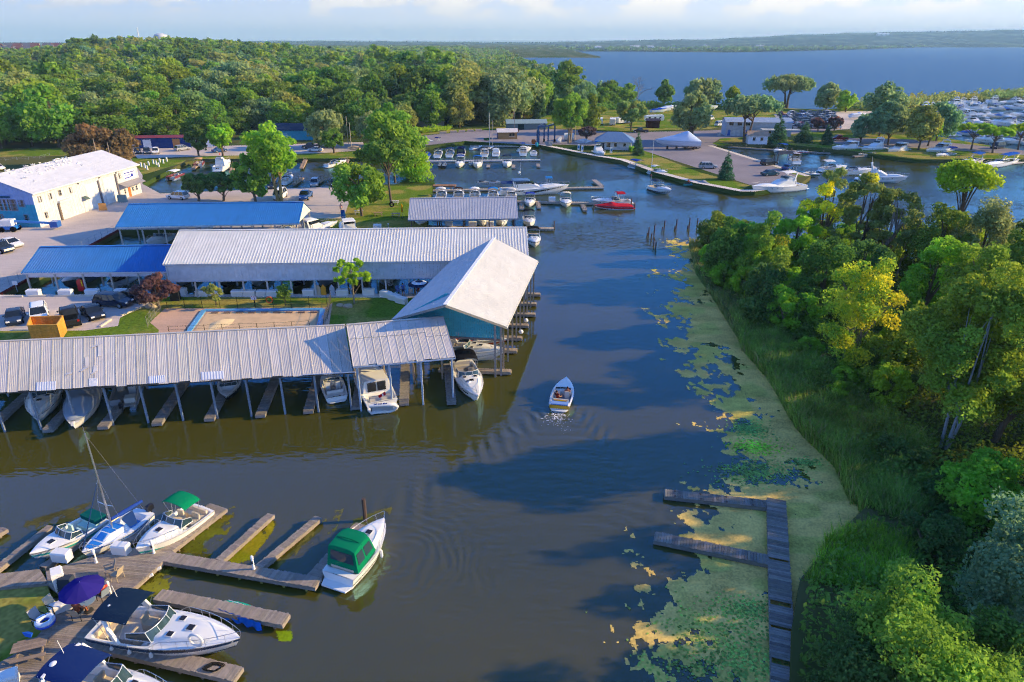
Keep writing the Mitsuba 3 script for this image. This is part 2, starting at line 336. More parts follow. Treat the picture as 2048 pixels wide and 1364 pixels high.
# ---------------------------------------------------------------- roofs and sheds
def lerp(a, b, t): return np.asarray(a, float) * (1 - t) + np.asarray(b, float) * t
def slope(mb, Ra, Rb, Eb, Ea, pitch, h, col):
    Ra, Rb, Eb, Ea = (np.array(q, float) for q in (Ra, Rb, Eb, Ea))
    n = max(2, int(np.linalg.norm(Rb - Ra) / pitch))
    nn = np.cross(Rb - Ra, Ea - Ra); nn /= np.linalg.norm(nn)
    if nn[2] < 0: nn = -nn
    us = np.concatenate([(i + np.array([0, 0.62, 0.70, 0.92])) / n for i in range(n)] + [[1.0]])
    hs = np.concatenate([[0, 0, h, h]] * n + [[0]])
    Pt = np.stack([lerp(Ra, Rb, u) + nn * k for u, k in zip(us, hs)]); Pe = np.stack([lerp(Ea, Eb, u) + nn * k for u, k in zip(us, hs)])
    mb.grid(np.stack([Pt, lerp(Pt, Pe, 0.5), Pe], 1), col, None, flip=False)
    return mb
def mirror(R, E):
    return (2 * R[0] - E[0], 2 * R[1] - E[1], E[2])
def p3(xy, z): return (xy[0], xy[1], z)
def posts(key, pts, z0, r=0.11, col=WOODG, bsdf='wood', square=True):
    for x, y, z1 in pts:
        mb = MB()
        if square: mb.box((x, y, (z0 + z1) / 2), (2 * r, 2 * r, z1 - z0), col)
        else: mb.tube([(x, y, z0), (x, y, z1)], r, col)
        part(key, 'post', mb, bsdf)
def trim(a, b, w, h, col): return MB().beam(a, b, w, h, col)

def open_shed(name, label, Ra, Rb, Ea, Eb, col, pitch=0.34, fascia=None, fcol=WHITE, npost=8, post_z=0.0, post_col=C('b8b4ac'), gable=None, back_posts=True, inset=0.4):
    k = thing(name, label, 'boat shed')
    Fa, Fb = mirror(Ra, Ea), mirror(Rb, Eb)
    part(k, 'roof', slope(MB(), Ra, Rb, Eb, Ea, pitch, 0.045, col), 'roofing')
    part(k, 'back_roof', slope(MB(), Ra, Rb, Fb, Fa, pitch, 0.045, col), 'roofing')
    up = np.array([0, 0, 0.05])
    part(k, 'ridge_cap', trim(np.array(Ra) + up, np.array(Rb) + up, 0.45, 0.05, col * 1.05), 'roofing')
    if fascia:
        mb = MB()
        a, b = np.array(Ea) + [0.35, 0.35, 0], np.array(Eb) + [-0.35, 0.35, 0]
        n = int(np.linalg.norm(b - a) / 0.5)
        for i in range(n):
            q0, q1 = lerp(a, b, (i + 0.02) / n), lerp(a, b, (i + 0.98) / n)
            mb.beam(np.array([q0[0], q0[1], (Ea[2] + fascia) / 2 - 0.03]), np.array([q1[0], q1[1], (Eb[2] + fascia) / 2 - 0.03]), 0.06 + 0.02 * (i % 2), Ea[2] - fascia, fcol)
        part(k, 'fascia', mb, 'matte')
        part(k, 'fascia_trim', trim((a[0], a[1] - 0.03, fascia), (b[0], b[1] - 0.03, fascia), 0.14, 0.12, fcol * 0.8), 'matte')
    part(k, 'eave_beam', trim(np.array(Ea) - [0, -0.12, 0.14], np.array(Eb) - [0, -0.12, 0.14], 0.1, 0.22, fcol * 0.9), 'matte')
    for side, (A, B, R) in (('a', (Ea, Fa, Ra)), ('b', (Eb, Fb, Rb))):
        if gable is not None:
            c = (np.array(Ea) + Eb + Fa + Fb) / 4; s = 0.35
            q = [lerp(np.array(v), [c[0], c[1], v[2]], 0.012) for v in (A, B, R)]
            zz = min(A[2], fascia or A[2])
            pts = [q[0] + [0, 0, -0.03], q[1] + [0, 0, -0.03], q[2] + [0, 0, -0.06]]
            if fascia: pts += [np.array([q[0][0], q[0][1] , fascia]), np.array([q[1][0], q[1][1], fascia])]
            w = np.cross(np.array(B) - A, [0, 0, 1.0]); w /= np.linalg.norm(w)
            part(k, 'gable_wall', MB().hull([p + w * o for p in pts for o in (-0.05, 0.05)], gable), 'matte')
        part(k, 'barge_board', trim(np.array(A) + [0, 0, -0.06], np.array(R) + [0, 0, -0.06], 0.08, 0.2, col * 0.9), 'roofing')
    pts = []
    for i in range(npost):
        t = (i + 0.12) / (npost - 0.76)
        for A, B, zz, on in ((Ea, Eb, Ea[2], True), (Fa, Fb, Fa[2], back_posts), (Ra, Rb, Ra[2] - 0.1, back_posts)):
            if on:
                q = lerp(A, B, t); r = lerp(Ra, Rb, t); q = lerp(q, [r[0], r[1], q[2]], 0.06)
                pts.append((q[0], q[1], min(zz, q[2]) - 0.1))
    posts(k, pts, post_z, 0.10, post_col, 'matte')
    return k

BLUE, STEEL = C('2a74b8'), C('d4d2cc')
open_shed('boat_shed', 'open boat shed with blue ribbed roof nearest the white workshop', p3((-69.56,123.48),6.9), p3((-38.34,125.16),6.9), p3((-69.29,117.03),4.2), p3((-38.08,119.88),4.2), BLUE,
          fascia=None, fcol=WHITE, gable=C('cfdccc'), npost=9)
open_shed('boat_shed', 'open boat shed with blue ribbed roof and white fascia left of the long silver roof', p3((-68.83,96.63),6.5), p3((-49.99,97.69),6.5), p3((-69.35,92.12),4.0), p3((-48.91,92.8),4.0), BLUE,
          fascia=3.3, fcol=C('d8d8e2'), npost=6, post_z=0.4)
open_shed('boat_shed', 'longest boat shed with silver ribbed metal roof and pale panelled fascia', p3((-48.76,97.99),8.6), p3((2.16,99.75),8.6), p3((-47.83,89.72),6.0), p3((2.37,91.81),6.0), STEEL, pitch=0.42,
          fascia=3.41, fcol=C('c9d2de'), gable=C('c9d2de'), npost=16, post_z=0.0, post_col=C('c8c8c8'))
open_shed('boat_shed', 'small boat shed with grey metal roof beside the lawn picnic area', p3((-19.81,132.47),6.0), p3((0.88,133.86),6.0), p3((-19.42,125.77),3.4), p3((1.13,126.94),3.4), C('a9acb6'), pitch=0.3,
          fcol=C('a9acb6'), npost=5, post_col=C('6a5548'), back_posts=True)

# white gabled shed over the canal
Ra, Rb = p3((-6.79,64.81),9.5), p3((-2.45,90.51),9.5)
Ea, Eb = p3((-0.59,68.14),5.7), p3((3.65,92.32),5.7)
La, Lb = p3((-13.41,70.16),5.7), p3((-8.42,90.69),6.2)
k = thing('boat_shed', 'white gabled boat shed with teal end wall standing over the canal', 'boat shed')
part(k, 'roof', slope(MB(), Ra, Rb, Eb, Ea, 0.45, 0.03, C('b9bbbe')), 'roofing')
part(k, 'back_roof', slope(MB(), Ra, Rb, Lb, La, 0.45, 0.03, C('b9bbbe')), 'roofing')
part(k, 'ridge_cap', trim(np.array(Ra) + [0, 0, .04], np.array(Rb) + [0, 0, .04], 0.4, 0.06, WHITE), 'roofing')
for a, b in ((Ra, Ea), (Ra, La), (Rb, Eb)):
    part(k, 'barge_board', trim(np.array(a) - [0, 0, .10], np.array(b) - [0, 0, .10], 0.08, 0.24, C('8f8f8a')), 'matte')
part(k, 'gutter', trim(np.array(Ea) - [0, 0, .12], np.array(Eb) - [0, 0, .12], 0.14, 0.14, C('dcdcd8')), 'matte')
q0, q1 = lerp(Ra, La, 0.86), lerp(Ra, Ea, 0.90); zb = 4.35
gm = MB(); N = 44
for i in range(N):
    s0, s1 = (i + 0.03) / N, (i + 0.97) / N
    def topz(s):
        a = lerp(q0, q1, s); t = s * (0.86 + 0.90) - 0.86
        return Ra[2] + (La[2] - Ra[2]) * (-t) if t < 0 else Ra[2] + (Ea[2] - Ra[2]) * t
    for_pts = []
    for s in (s0, s1):
        a = lerp(q0, q1, s)
        for z in (zb, topz(s) - 0.12):
            for o in (0.0, 0.07 + 0.03 * (i % 2)): for_pts.append((a[0], a[1] + 0.25 - o, z))
    gm.hull(for_pts, C('4fb3c0'))
part(k, 'gable_wall', gm, 'matte')
part(k, 'gable_beam', trim((q0[0], q0[1] + 0.2, zb - 0.1), (q1[0], q1[1] + 0.2, zb - 0.1), 0.2, 0.24, C('8a8078')), 'wood')
for i in range(9):
    t = 0.03 + i * 0.118
    e, r, l = lerp(Ea, Eb, t), lerp(Ra, Rb, t), lerp(La, Lb, t)
    q = lerp(e, r, 0.08); posts(k, [(q[0], q[1], q[2] - 0.15)], -0.8, 0.10, C('b7a48c'))
    q = lerp(l, r, 0.2); posts(k, [(q[0], q[1], q[2] - 0.25)], 0.0, 0.10, C('8a7a68'))
    part(k, 'truss', trim((e[0], e[1], e[2] - .3), (l[0], l[1], l[2] - .3), 0.08, 0.2, C('8a7a68')), 'wood')
posts(k, [(*lerp(Ra, Ea, 0.90)[:2], 5.9), (*lerp(Ra, Ea, 0.80)[:2], 6.1)], -0.8, 0.11, C('9a9088'))

# weathered shed in front: panels one by one
def panel_shed(key, Ra, Rb, Ea, Eb, w, col, seam=False, over=0.0):
    Ra, Rb, Ea, Eb = (np.array(v, float) for v in (Ra, Rb, Ea, Eb))
    n = int(round(np.linalg.norm(Rb - Ra) / w))
    nn = np.cross(Rb - Ra, Ea - Ra); nn /= np.linalg.norm(nn); nn = nn if nn[2] > 0 else -nn
    for i in range(n):
        t0, t1 = i / n, (i + 0.975) / n
        tone = col * rng.uniform(0.90, 1.06) * np.array([1.0, rng.uniform(0.98, 1.01), rng.uniform(0.96, 1.04)])
        lift = nn * rng.uniform(0.0, 0.02); ext = rng.uniform(-0.12, 0.14)
        cuts = [0, 1] if not seam else ([0, 0.36 if i < n * 0.75 else 0.46, 1])
        for c0, c1 in zip(cuts[:-1], cuts[1:]):
            mb = MB(); us = np.linspace(t0, t1, 13)
            hs = np.tile([0, 0.022], 7)[:13]; hs[0] = hs[-1] = 0.035
            A = np.stack([lerp(Ra, Rb, u) + nn * h + lift for u, h in zip(us, hs)]); B = np.stack([lerp(Ea, Eb, u) + nn * h + lift for u, h in zip(us, hs)])
            B = B + (B - A) / np.linalg.norm(B - A, axis=1, keepdims=True) * ext
            A2, B2 = lerp(A, B, c0 + (0.004 if c0 else 0)), lerp(A, B, c1) + nn * (0.02 if c1 < 1 else 0)
            mb.grid(np.stack([A2, B2], 1), tone, None)
            part(key, 'panel', mb, 'roofing')
GR = C('c4bdb4')
k = thing('boat_shed', 'long weathered grey boat shed with panelled roof across the front of the canal', 'boat shed')
Ra, Rb, Ea, Eb = p3((-56.8,62.46),6.2), p3((-17.86,67.5),6.2), p3((-52.1,54.89),4.4), p3((-15.51,59.7),4.4)
panel_shed(k, Ra, Rb, Ea, Eb, 1.0, GR)
part(k, 'ridge_cap', trim(np.array(Ra) + [0, 0, .05], np.array(Rb) + [0, 0, .05], 0.3, 0.05, GR * 0.9), 'roofing')
part(k, 'eave_beam', trim(np.array(Ea) + [0, 0.4, -.18], np.array(Eb) + [0, 0.4, -.18], 0.14, 0.24, C('6a625a')), 'wood')
part(k, 'back_roof', slope(MB(), Ra, Rb, np.array(Rb) + [-.8, 6.2, -3.1], np.array(Ra) + [-.8, 6.2, -3.1], 0.3, 0.03, GR), 'roofing')  # unseen rear slope, added so the water under the shed stays dark
nn = np.cross(np.array(Rb) - Ra, np.array(Ea) - Ra); nn /= np.linalg.norm(nn); nn = nn if nn[2] > 0 else -nn
def on_roof(u, v): return lerp(lerp(Ra, Rb, u), lerp(Ea, Eb, u), v) + nn * 0.06
for u0, u1, v0, v1 in ((0.221, 0.268, 0.86, 1.02), (0.346, 0.366, 0.84, 0.99), (0.489, 0.530, 0.86, 1.0), (0.617, 0.675, 0.84, 0.99)):
    mb = MB(); us = np.linspace(u0, u1, 17); hs = np.tile([0, 0.03], 9)[:17]
    mb.grid(np.stack([np.stack([on_roof(u, v0) + nn * h for u, h in zip(us, hs)]), np.stack([on_roof(u, v1) + nn * h for u, h in zip(us, hs)])], 1), C('c9ccd4'), None)
    part(k, 'patch', mb, 'roofing', label='newer pale corrugated patch at the eave')
mb = MB()
for pts in (((.352, .22), (.372, .18), (.372, .42)), ((.340, .42), (.342, .62), (.325, .70)), ((.290, .74), (.305, .72)), ((.362, .60), (.360, .72), (.350, .76))):
    for (u0, v0), (u1, v1) in zip(pts[:-1], pts[1:]):
        a, b = on_roof(u0, v0) + nn * 0.004, on_roof(u1, v1) + nn * 0.004
        mb.beam(a, b, 0.34, 0.012, C('c6c2be'))
part(k, 'faded_paint', mb, 'roofing', label='faded pale paint strokes on the roof')
part(k, 'gutter_rail', trim(np.array(lerp(Ea, Eb, .87)) + [0, -.1, .1], np.array(Eb) + [.3, -.1, .1], 0.07, 0.07, C('b8c4d6')), 'matte')
pts = []
for i in range(12):
    t = 0.02 + i * 0.0875; q = lerp(Ea, Eb, t); pts.append((q[0], q[1] + 0.5, q[2] - 0.2)); q = lerp(Ra, Rb, t); pts.append((q[0], q[1], q[2] - 0.2))
posts(k, pts, -0.8, 0.085, C('8f98a2'), 'wood')
k2 = thing('boat_shed', 'raised end bay of weathered grey panelled roof above the moored cruiser', 'boat shed')
Ra, Rb, Ea, Eb = p3((-17,64.83),7.3), p3((-7.24,67.05),7.3), p3((-15.42,59.6),5.1), p3((-5.64,61.66),5.1)
panel_shed(k2, Ra, Rb, Ea, Eb, 0.78, C('c6c1bc'), seam=True)
part(k2, 'back_roof', slope(MB(), Ra, Rb, np.array(Rb) + [-1.2, 5.4, -2.8], np.array(Ra) + [-1.2, 5.4, -2.8], 0.3, 0.03, GR), 'roofing')  # added out of sight to block sky reflections in the water below the bay
part(k2, 'ridge_cap', trim(np.array(Ra) + [0, 0, .05], np.array(Rb) + [0, 0, .05], 0.3, 0.05, GR * 0.9), 'roofing')
part(k2, 'gutter', trim(np.array(Ea) + [0, 0, -.1], np.array(Eb) + [0, 0, -.1], 0.12, 0.12, C('9fb2cc')), 'matte')
for a, b in ((Ra, Ea), (Rb, Eb)): part(k2, 'barge_board', trim(np.array(a) - [0, 0, .1], np.array(b) - [0, 0, .1], 0.08, 0.22, C('8f8a86')), 'wood')
for i in range(4):
    t = 0.03 + i * 0.31; q = lerp(Ea, Eb, t); posts(k2, [(q[0], q[1] + 0.25, q[2] - 0.15)], -0.8, 0.09, C('b9c2cc'))
    q = lerp(Ra, Rb, t); posts(k2, [(q[0], q[1], q[2] - 0.15)], -0.8, 0.09, C('9a8c7c'))

# ---------------------------------------------------------------- the white workshop
def wall_frame(A, B):
    A, B = np.array(A, float), np.array(B, float); d = (B - A); L = np.linalg.norm(d); d /= L
    return A, d, np.array([d[1], -d[0]]), L      # outward normal to the right of A->B
def on_wall(fr, s, z, out=0.0):
    A, d, n, L = fr; q = A + d * s + n * out
    return np.array([q[0], q[1], z])
def slab(fr, s0, s1, z0, z1, o0, o1, col, mb=None):
    mb = mb or MB()
    return mb.hull([on_wall(fr, s, z, o) for s in (s0, s1) for z in (z0, z1) for o in (o0, o1)], col)
def window(key, fr, s, z, w, h, glass='glass', fcol=WHITE, mull=1, proud=0.05):
    f = MB(); t = 0.09
    slab(fr, s - w / 2 - t, s + w / 2 + t, z - t, z, 0, proud + .02, fcol, f); slab(fr, s - w / 2 - t, s + w / 2 + t, z + h, z + h + t, 0, proud, fcol, f)
    slab(fr, s - w / 2 - t, s - w / 2, z, z + h, 0, proud, fcol, f); slab(fr, s + w / 2, s + w / 2 + t, z, z + h, 0, proud, fcol, f)
    for i in range(mull): slab(fr, s - w / 2, s + w / 2, z + h * (i + 1) / (mull + 1) - .03, z + h * (i + 1) / (mull + 1) + .03, 0, proud - .01, fcol, f)
    wk = part(key, 'window', f, 'matte')
    part(wk, 'pane', slab(fr, s - w / 2, s + w / 2, z, z + h, 0.005, 0.02, (0, 0, 0)), glass)
    return wk
k = thing('workshop', 'large white boatyard workshop with two tall garage doors and blue end wall', 'workshop')
A, B = np.array((-91.04,129.59)), np.array((-87.92,162.88))
fr = wall_frame(A, B); L = fr[3]; n2 = fr[2]; H0, HR, WD = 7.7, 10.7, 8.1
wallc = C('d0d3d6')
mb = MB()
for i in range(int(L / 0.45)):
    slab(fr, i * .45 + .02, i * .45 + .43, 1.0, H0, -0.2, 0.0 + 0.02 * (i % 2), wallc, mb)
part(k, 'wall', mb, 'matte')
fe = wall_frame(A - n2 * 2 * WD, A)
mb = MB()
for i in range(int(2 * WD / 0.45)):
    s0, s1 = i * .45 + .02, i * .45 + .43; top = lambda s: H0 + (HR - H0) * (1 - abs(s - WD) / WD)
    o = 0.02 * (i % 2)
    mb.hull([on_wall(fe, s, z, q) for s in (s0, s1) for z in (1.0, 5.4) for q in (-.2, o)], C('3f9fc0'))
    mb.hull([on_wall(fe, s, z, q) for s in (s0, s1) for z in (5.4, top(s) - .05) for q in (-.2, o)], C('8aa6d8'))
part(k, 'end_wall', mb, 'matte', label='blue gable end wall with big multi-pane window')
part(k, 'far_wall', MB().hull([(*(B - n2 * w), z) for w, zz in ((0.1, H0), (WD, HR - .1), (2 * WD - .1, H0)) for z in (1, zz)] + [(*(B - n2 * w - fr[1] * .2), z) for w, zz in ((0.1, H0), (WD, HR - .1), (2 * WD - .1, H0)) for z in (1, zz)], wallc), 'matte')
ex = fr[1] * 0.4
def P3v(q, z): return np.array([q[0], q[1], z])
e0, e1 = A + n2 * .5 - ex, B + n2 * .5 + ex; r0, r1 = A - n2 * WD - ex, B - n2 * WD + ex; l0, l1 = A - n2 * (2 * WD + .5) - ex, B - n2 * (2 * WD + .5) + ex
part(k, 'roof', slope(MB(), P3v(r0, HR), P3v(r1, HR), P3v(e1, H0 - .15), P3v(e0, H0 - .15), 0.5, 0.025, C('ccced2')), 'roofing')
part(k, 'back_roof', slope(MB(), P3v(r0, HR), P3v(r1, HR), P3v(l1, H0 - .15), P3v(l0, H0 - .15), 0.5, 0.025, C('ccced2')), 'roofing')
part(k, 'gutter', trim(P3v(e0, H0 - .25), P3v(e1, H0 - .25), .2, .2, WHITE), 'matte')
gd = C('dededc')
for s0, s1, z1 in ((14.6, 18.6, 6.3), (20.4, 24.6, 6.6)):
    d = part(k, 'garage_door', slab(fr, s0, s1, 1.0, z1, -.02, .06, gd), 'matte')
    for j in range(7): part(d, 'door_panel', slab(fr, s0 + .1, s1 - .1, 1.05 + j * (z1 - 1.1) / 7, 1.0 + (j + 1) * (z1 - 1.1) / 7, .05, .10, gd), 'matte')
    part(k, 'door_track', slab(fr, s1, s1 + .35, 1.0, z1 + .2, 0, .35, C('7a7478')), 'matte')
d = part(k, 'roller_door', slab(fr, 6.2, 9.2, 1.0, 4.3, 0, .07, C('c4c8c8')), 'matte')
for j in range(11): part(d, 'slat', slab(fr, 6.25, 9.15, 1.02 + j * .3, 1.27 + j * .3, .06, .11, C('ccd0d0')), 'matte')
part(k, 'roller_housing', slab(fr, 6.0, 9.5, 4.3, 4.8, 0, .5, C('d5d5d2')), 'matte')
part(k, 'door_post', slab(fr, 5.7, 6.1, 1.0, 4.4, 0, .3, C('7a6c60')), 'matte')
for s, z in ((1.6, 5.6), (4.4, 5.6), (7.2, 5.7), (10.4, 5.6), (2.2, 2.4), (26.6, 5.6)): window(k, fr, s, z, .75, 1.05, fcol=C('b8b0a4'))
for s in (27.3, 30.2, 31.6): window(k, fr, s, 2.0, .8, 1.0, fcol=C('e8e0d4'))
part(k, 'door', slab(fr, 28.4, 29.3, 1.0, 3.1, 0, .08, C('c77a4a')), 'matte', label='orange brown office door')
mb = MB(); mb.hull([on_wall(fr, s, z, o) for s in (25.4, 33.0) for z, o in ((4.6, .02), (3.9, 1.7), (3.75, 1.7), (4.4, .02))], C('8f8a8c')); part(k, 'awning', mb, 'roofing')
mb = MB(); slab(fr, 26.9 + .9, 32.2, 5.0, 6.9, .03, .10, C('f2f2f2'), mb); sk = part(k, 'sign_board', mb, 'canvas')
mb = MB(); slab(fr, 28.0, 32.0, 6.25, 6.45, .10, .112, C('2f3fa8'), mb); slab(fr, 28.0, 30.4, 5.15, 5.4, .10, .112, C('4450b0'), mb); slab(fr, 30.4, 31.2, 5.3, 5.95, .10, .112, C('3040a0'), mb)
for j in range(6): slab(fr, 28.2 + j * .34, 28.42 + j * .34, 5.62, 6.02, .10, .112, C('7f8ac0'), mb)
part(sk, 'blue_lettering', mb, 'canvas')
mb = MB(); mb.hull([on_wall(fr, s, z, o) for s in (12.9, 14.2) for z, o in ((4.2, .03), (3.7, 1.0), (3.6, 1.0))], C('5a6a66')); part(k, 'door_canopy', mb, 'matte')
part(k, 'door', slab(fr, 13.1, 14.0, 1.0, 3.1, 0, .07, C('d8d8d4')), 'matte')
for i, s in enumerate((12.6, 19.4, 25.2)): part(k, 'wall_lamp', slab(fr, s, s + .25, 6.9, 7.1, 0, .3, C('6a6a64')), 'matte')
bw = MB(); WX = 2 * WD
wk = window(k, fe, WX - 6.3, 4.2, 5.2, 2.1, fcol=C('8d98b4'), mull=2)
for j in range(3): part(wk, 'mullion', slab(fe, WX - 6.3 - 1.35 + j * 1.3, WX - 6.22 - 1.35 + j * 1.3, 4.2, 6.3, .01, .06, C('a0aac4')), 'matte')
for s, z, w, h in ((WX - 2.6, 5.0, 1.2, 1.2), (WX - 7.6, 1.9, .9, 1.5), (WX - 2.4, 1.9, .9, 1.5)): window(k, fe, s, z, w, h, fcol=C('7a86a0'))
part(k, 'canopy_rail', slab(fe, 2.0, WX - 4.6, 6.65, 6.95, 0, .3, C('27506e')), 'matte')
# gulls resting on the roof
gull = MB().ball((0, 0, .13), (.22, .09, .09), C('f0f0ee'), 1); gull.ball((.2, 0, .24), (.07, .06, .06), C('f4f4f2'), 1); gull.hull([(-.3, -.05, .15), (-.3, .05, .15), (.1, -.1, .19), (.1, .1, .19), (-.05, 0, .22)], C('9a9ea4')); gull.hull([(.25, 0, .25), (.34, 0, .22), (.25, .02, .22), (.25, -.02, .22)], C('d8a020'))
gs = gull.shape('canvas')
for i in range(70):
    u = rng.uniform(0.12, 0.66); w = WD - rng.uniform(-0.05, 1.0) ** 1 * 5.6 * (0.35 + 0.65 * rng.random())
    if i % 4 == 0: w = WD
    q = A + fr[1] * L * u - n2 * w; z = HR - (HR - H0) * abs(WD - w) / WD + .03
    solo('gull', gs, 'canvas', 'white gull resting on the white workshop roof', 'gull', 'gulls resting on the workshop roof', to=xf(q[0], q[1], z, rng.uniform(0, 6.3), 1.15))

# ---------------------------------------------------------------- docks
def dock(name, label, a, b, w, z=0.55, pw=0.16, tone=WOODC, piles=3, skirt=0.30, group=None, vary=0.16, gaps=(), pile_top=0.0, pile_col=C('8a7a66')):
    a, b = np.array(a, float), np.array(b, float); d = b - a; L = np.linalg.norm(d); d /= L; n = np.array([-d[1], d[0]]); rot = math.atan2(d[1], d[0])
    k = thing(name, label, 'dock', group)
    mb = MB(); N = int(L / pw)
    for i in range(N):
        if any(g0 < i / N < g1 for g0, g1 in gaps): continue
        q = a + d * (i + .5) * L / N + n * rng.uniform(-.03, .03)
        c = tone * rng.uniform(1 - vary, 1 + vary) * np.array([1, rng.uniform(.97, 1.02), rng.uniform(.94, 1.04)])
        mb.box((q[0], q[1], z - .02 + rng.uniform(-.006, .006)), (L / N * 0.9, w + rng.uniform(-.02, .05), .04), c, rot + rng.uniform(-.01, .01))
    part(k, 'planking', mb, 'wood', kind='stuff')
    for s in (-1, 1):
        p, q = a + n * s * (w / 2 - .04), b + n * s * (w / 2 - .04)
        part(k, 'side_beam', MB().beam((*p, z - .05 - skirt / 2), (*q, z - .05 - skirt / 2), .08, skirt, tone * 0.95), 'wood')
    part(k, 'end_beam', MB().beam((*(b - n * w / 2 + d * .04), z - .05 - skirt / 2), (*(b + n * w / 2 + d * .04), z - .05 - skirt / 2), .08, skirt, tone), 'wood')
    for i in range(piles):
        q = a + d * L * (i + .6) / piles
        for s in (-1, 1):
            p = q + n * s * (w / 2 - .16)
            part(k, 'pile', MB().tube([(p[0], p[1], -1.0), (p[0], p[1], z - .06 + pile_top)], .09, pile_col, 7), 'wood')
    return k
def deck_area(name, label, poly, ang, z, pw=0.15, tone=WOODC, skirt=.28, vary=.18):
    poly = Polygon(poly).buffer(0); k = thing(name, label, 'dock')
    c, s = math.cos(ang), math.sin(ang); cx, cy = poly.centroid.x, poly.centroid.y
    mb = MB(); R = 60
    for i in range(int(-R / pw), int(R / pw)):
        o = i * pw
        bx = Polygon([(cx + c * u - s * v, cy + s * u + c * v) for u, v in ((-R, o), (R, o), (R, o + pw * .9), (-R, o + pw * .9))])
        it = poly.intersection(bx)
        for g in getattr(it, 'geoms', [it]):
            if g.area > .02 and g.geom_type == 'Polygon':
                t = tone * rng.uniform(1 - vary, 1 + vary) * np.array([1, rng.uniform(.97, 1.02), rng.uniform(.92, 1.03)])
                mb.prism(g, z - .04 + rng.uniform(-.004, .004), z, t)
    part(k, 'planking', mb, 'wood', kind='stuff')
    co = list(poly.exterior.coords); ctr = np.array([cx, cy])
    for a, b in zip(co[:-1], co[1:]):
        part(k, 'side_beam', MB().beam((*a, z - .05 - skirt / 2), (*b, z - .05 - skirt / 2), .08, skirt, tone * .95), 'wood')
        Ls = math.dist(a, b)
        for j in range(int(Ls / 2.2)):
            q = lerp(a, b, (j + .5) / max(1, int(Ls / 2.2))); q = q + (ctr - q) / np.linalg.norm(ctr - q) * .2
            part(k, 'pile', MB().tube([(q[0], q[1], -1.0), (q[0], q[1], z - .06)], .09, C('9a8450'), 6), 'wood')
    return k
Z = 0.6
deck_area('boardwalk', 'wide weathered boardwalk with purple umbrella at the bottom left', [(-32.05,36.59),(-29.54,38.13),(-25.29,39.66),(-24.17,38.55),(-25.58,33.98),(-25.33,31.89),(-26.14,29.91),(-27.16,26.47),(-29.64,23.95),(-32.88,25.38),(-29.11,30.35),(-29.06,32.62),(-29.45,34.33),(-31.23,35.5)], -0.12, .62)
deck_area('boardwalk', 'grey boardwalk arm leading off at the left edge beside the lawn', [(-41.62,36.02),(-35.08,36.4),(-32.68,36.83),(-31.23,35.5),(-34.48,35.04),(-40.09,34.15)], 1.25, .60)
dock('dock', 'wide finger dock beside the white boat with the green bimini', (-25.21,38.86), (-23.07,43.81), 1.75, Z, .15, piles=4)
dock('dock', 'thin finger dock left of the teal striped speedboat', (-35.91,36.56), (-34.89,41.58), .55, .5, .18)
dock('dock', 'thin finger dock between the teal speedboat and the sailboat', (-32.7,37.14), (-31.46,40.72), .6, .5, .18)
dock('dock', 'thin finger dock between the sailboat and the white cruiser', (-29.03,37.74), (-27.56,41.64), .7, .5, .18)
dock('dock', 'short stub of dock poking in at the left edge', (-39.04,38.98), (-38.17,41.29), .6, .5, .18, piles=2)
dock('dock', 'narrow cross dock running out to the green canvas boat', (-24.64,38.11), (-13.14,35.57), .95, .62, .17, piles=7, pile_col=C('a89a50'))
dock('dock', 'first empty finger dock with yellow weed along it', (-20.66,37.84), (-18.68,42.95), .62, .5, .18)
dock('dock', 'second empty finger dock with white pedestal at its foot', (-17.71,37.04), (-14.91,42.59), .62, .5, .18)
dock('dock', 'finger dock beside the green canvas boat', (-13.67,35.98), (-11.44,41.76), 1.0, .5, .18)
dock('dock', 'dock with a blue tarp hanging along its side', (-23.37,34.48), (-14.32,32.36), .95, .62, .17, piles=6)
dock('dock', 'dock with a coil of dark rope at its outer end', (-26.23,30.86), (-15.85,28.31), 1.0, .62, .17, piles=7)
OLD = C('85817a')
dock('dock', 'old sagging pier along the weedy right bank', (21.16,44.91), (14.68,25.2), 1.45, .45, .2, OLD, 6, vary=.3, gaps=((.345, .353), (.55, .565), (.66, .668), (.78, .80), (.90, .908)), pile_col=C('5a524a'))
dock('dock', 'old finger pier at the top of the right bank pier', (20.33,44.33), (12.44,45.83), 1.0, .4, .2, OLD, 4, vary=.28, gaps=((.30, .32), (.70, .72)), pile_top=.1, pile_col=C('5a524a'))
dock('dock', 'old slanting finger pier with mossy edge on the right', (18.19,38), (10.64,40.51), 1.05, .4, .2, OLD, 4, vary=.28, pile_col=C('5a524a'))
tops = [(-10, 832), (95, 858), (205, 852), (313, 845), (418, 836), (520, 829), (616, 821), (712, 813), (808, 805), (905, 802)]
slip_at = [(((-49.72,57.26)), 'at the left edge'), ((-43.81,55.59), 'second from the left'), ((-38.92,56.14), 'right of the covered boat'), ((-34.1,56.79), 'left of the first empty slip'),
           ((-29.41,57.64), 'between the two wide empty slips'), ((-24.69,58.32), 'in the middle of the empty slips'), ((-20.2,59.11), 'left of the small runabout'), ((-15.62,59.92), 'left of the cruiser with a dinghy'),
           ((-10.93,60.74), 'right of the cruiser with a dinghy'), ((-6.14,60.95), 'left of the black topped cruiser')]
ax = np.array([-0.13, 1.0]); ax /= np.linalg.norm(ax)
for (x, y), w in slip_at:
    dock('dock', f'slip dock under the weathered grey shed {w}', (x + ax[0] * 9.0, y + ax[1] * 9.0), (x, y), .95, .5, .2, C('8a857e'), 4)
dock('dock', 'walkway dock along the back of the weathered grey shed', (-72.31,66.71), (-13.89,77.75), 1.2, .5, .3, C('8a857e'), 6)
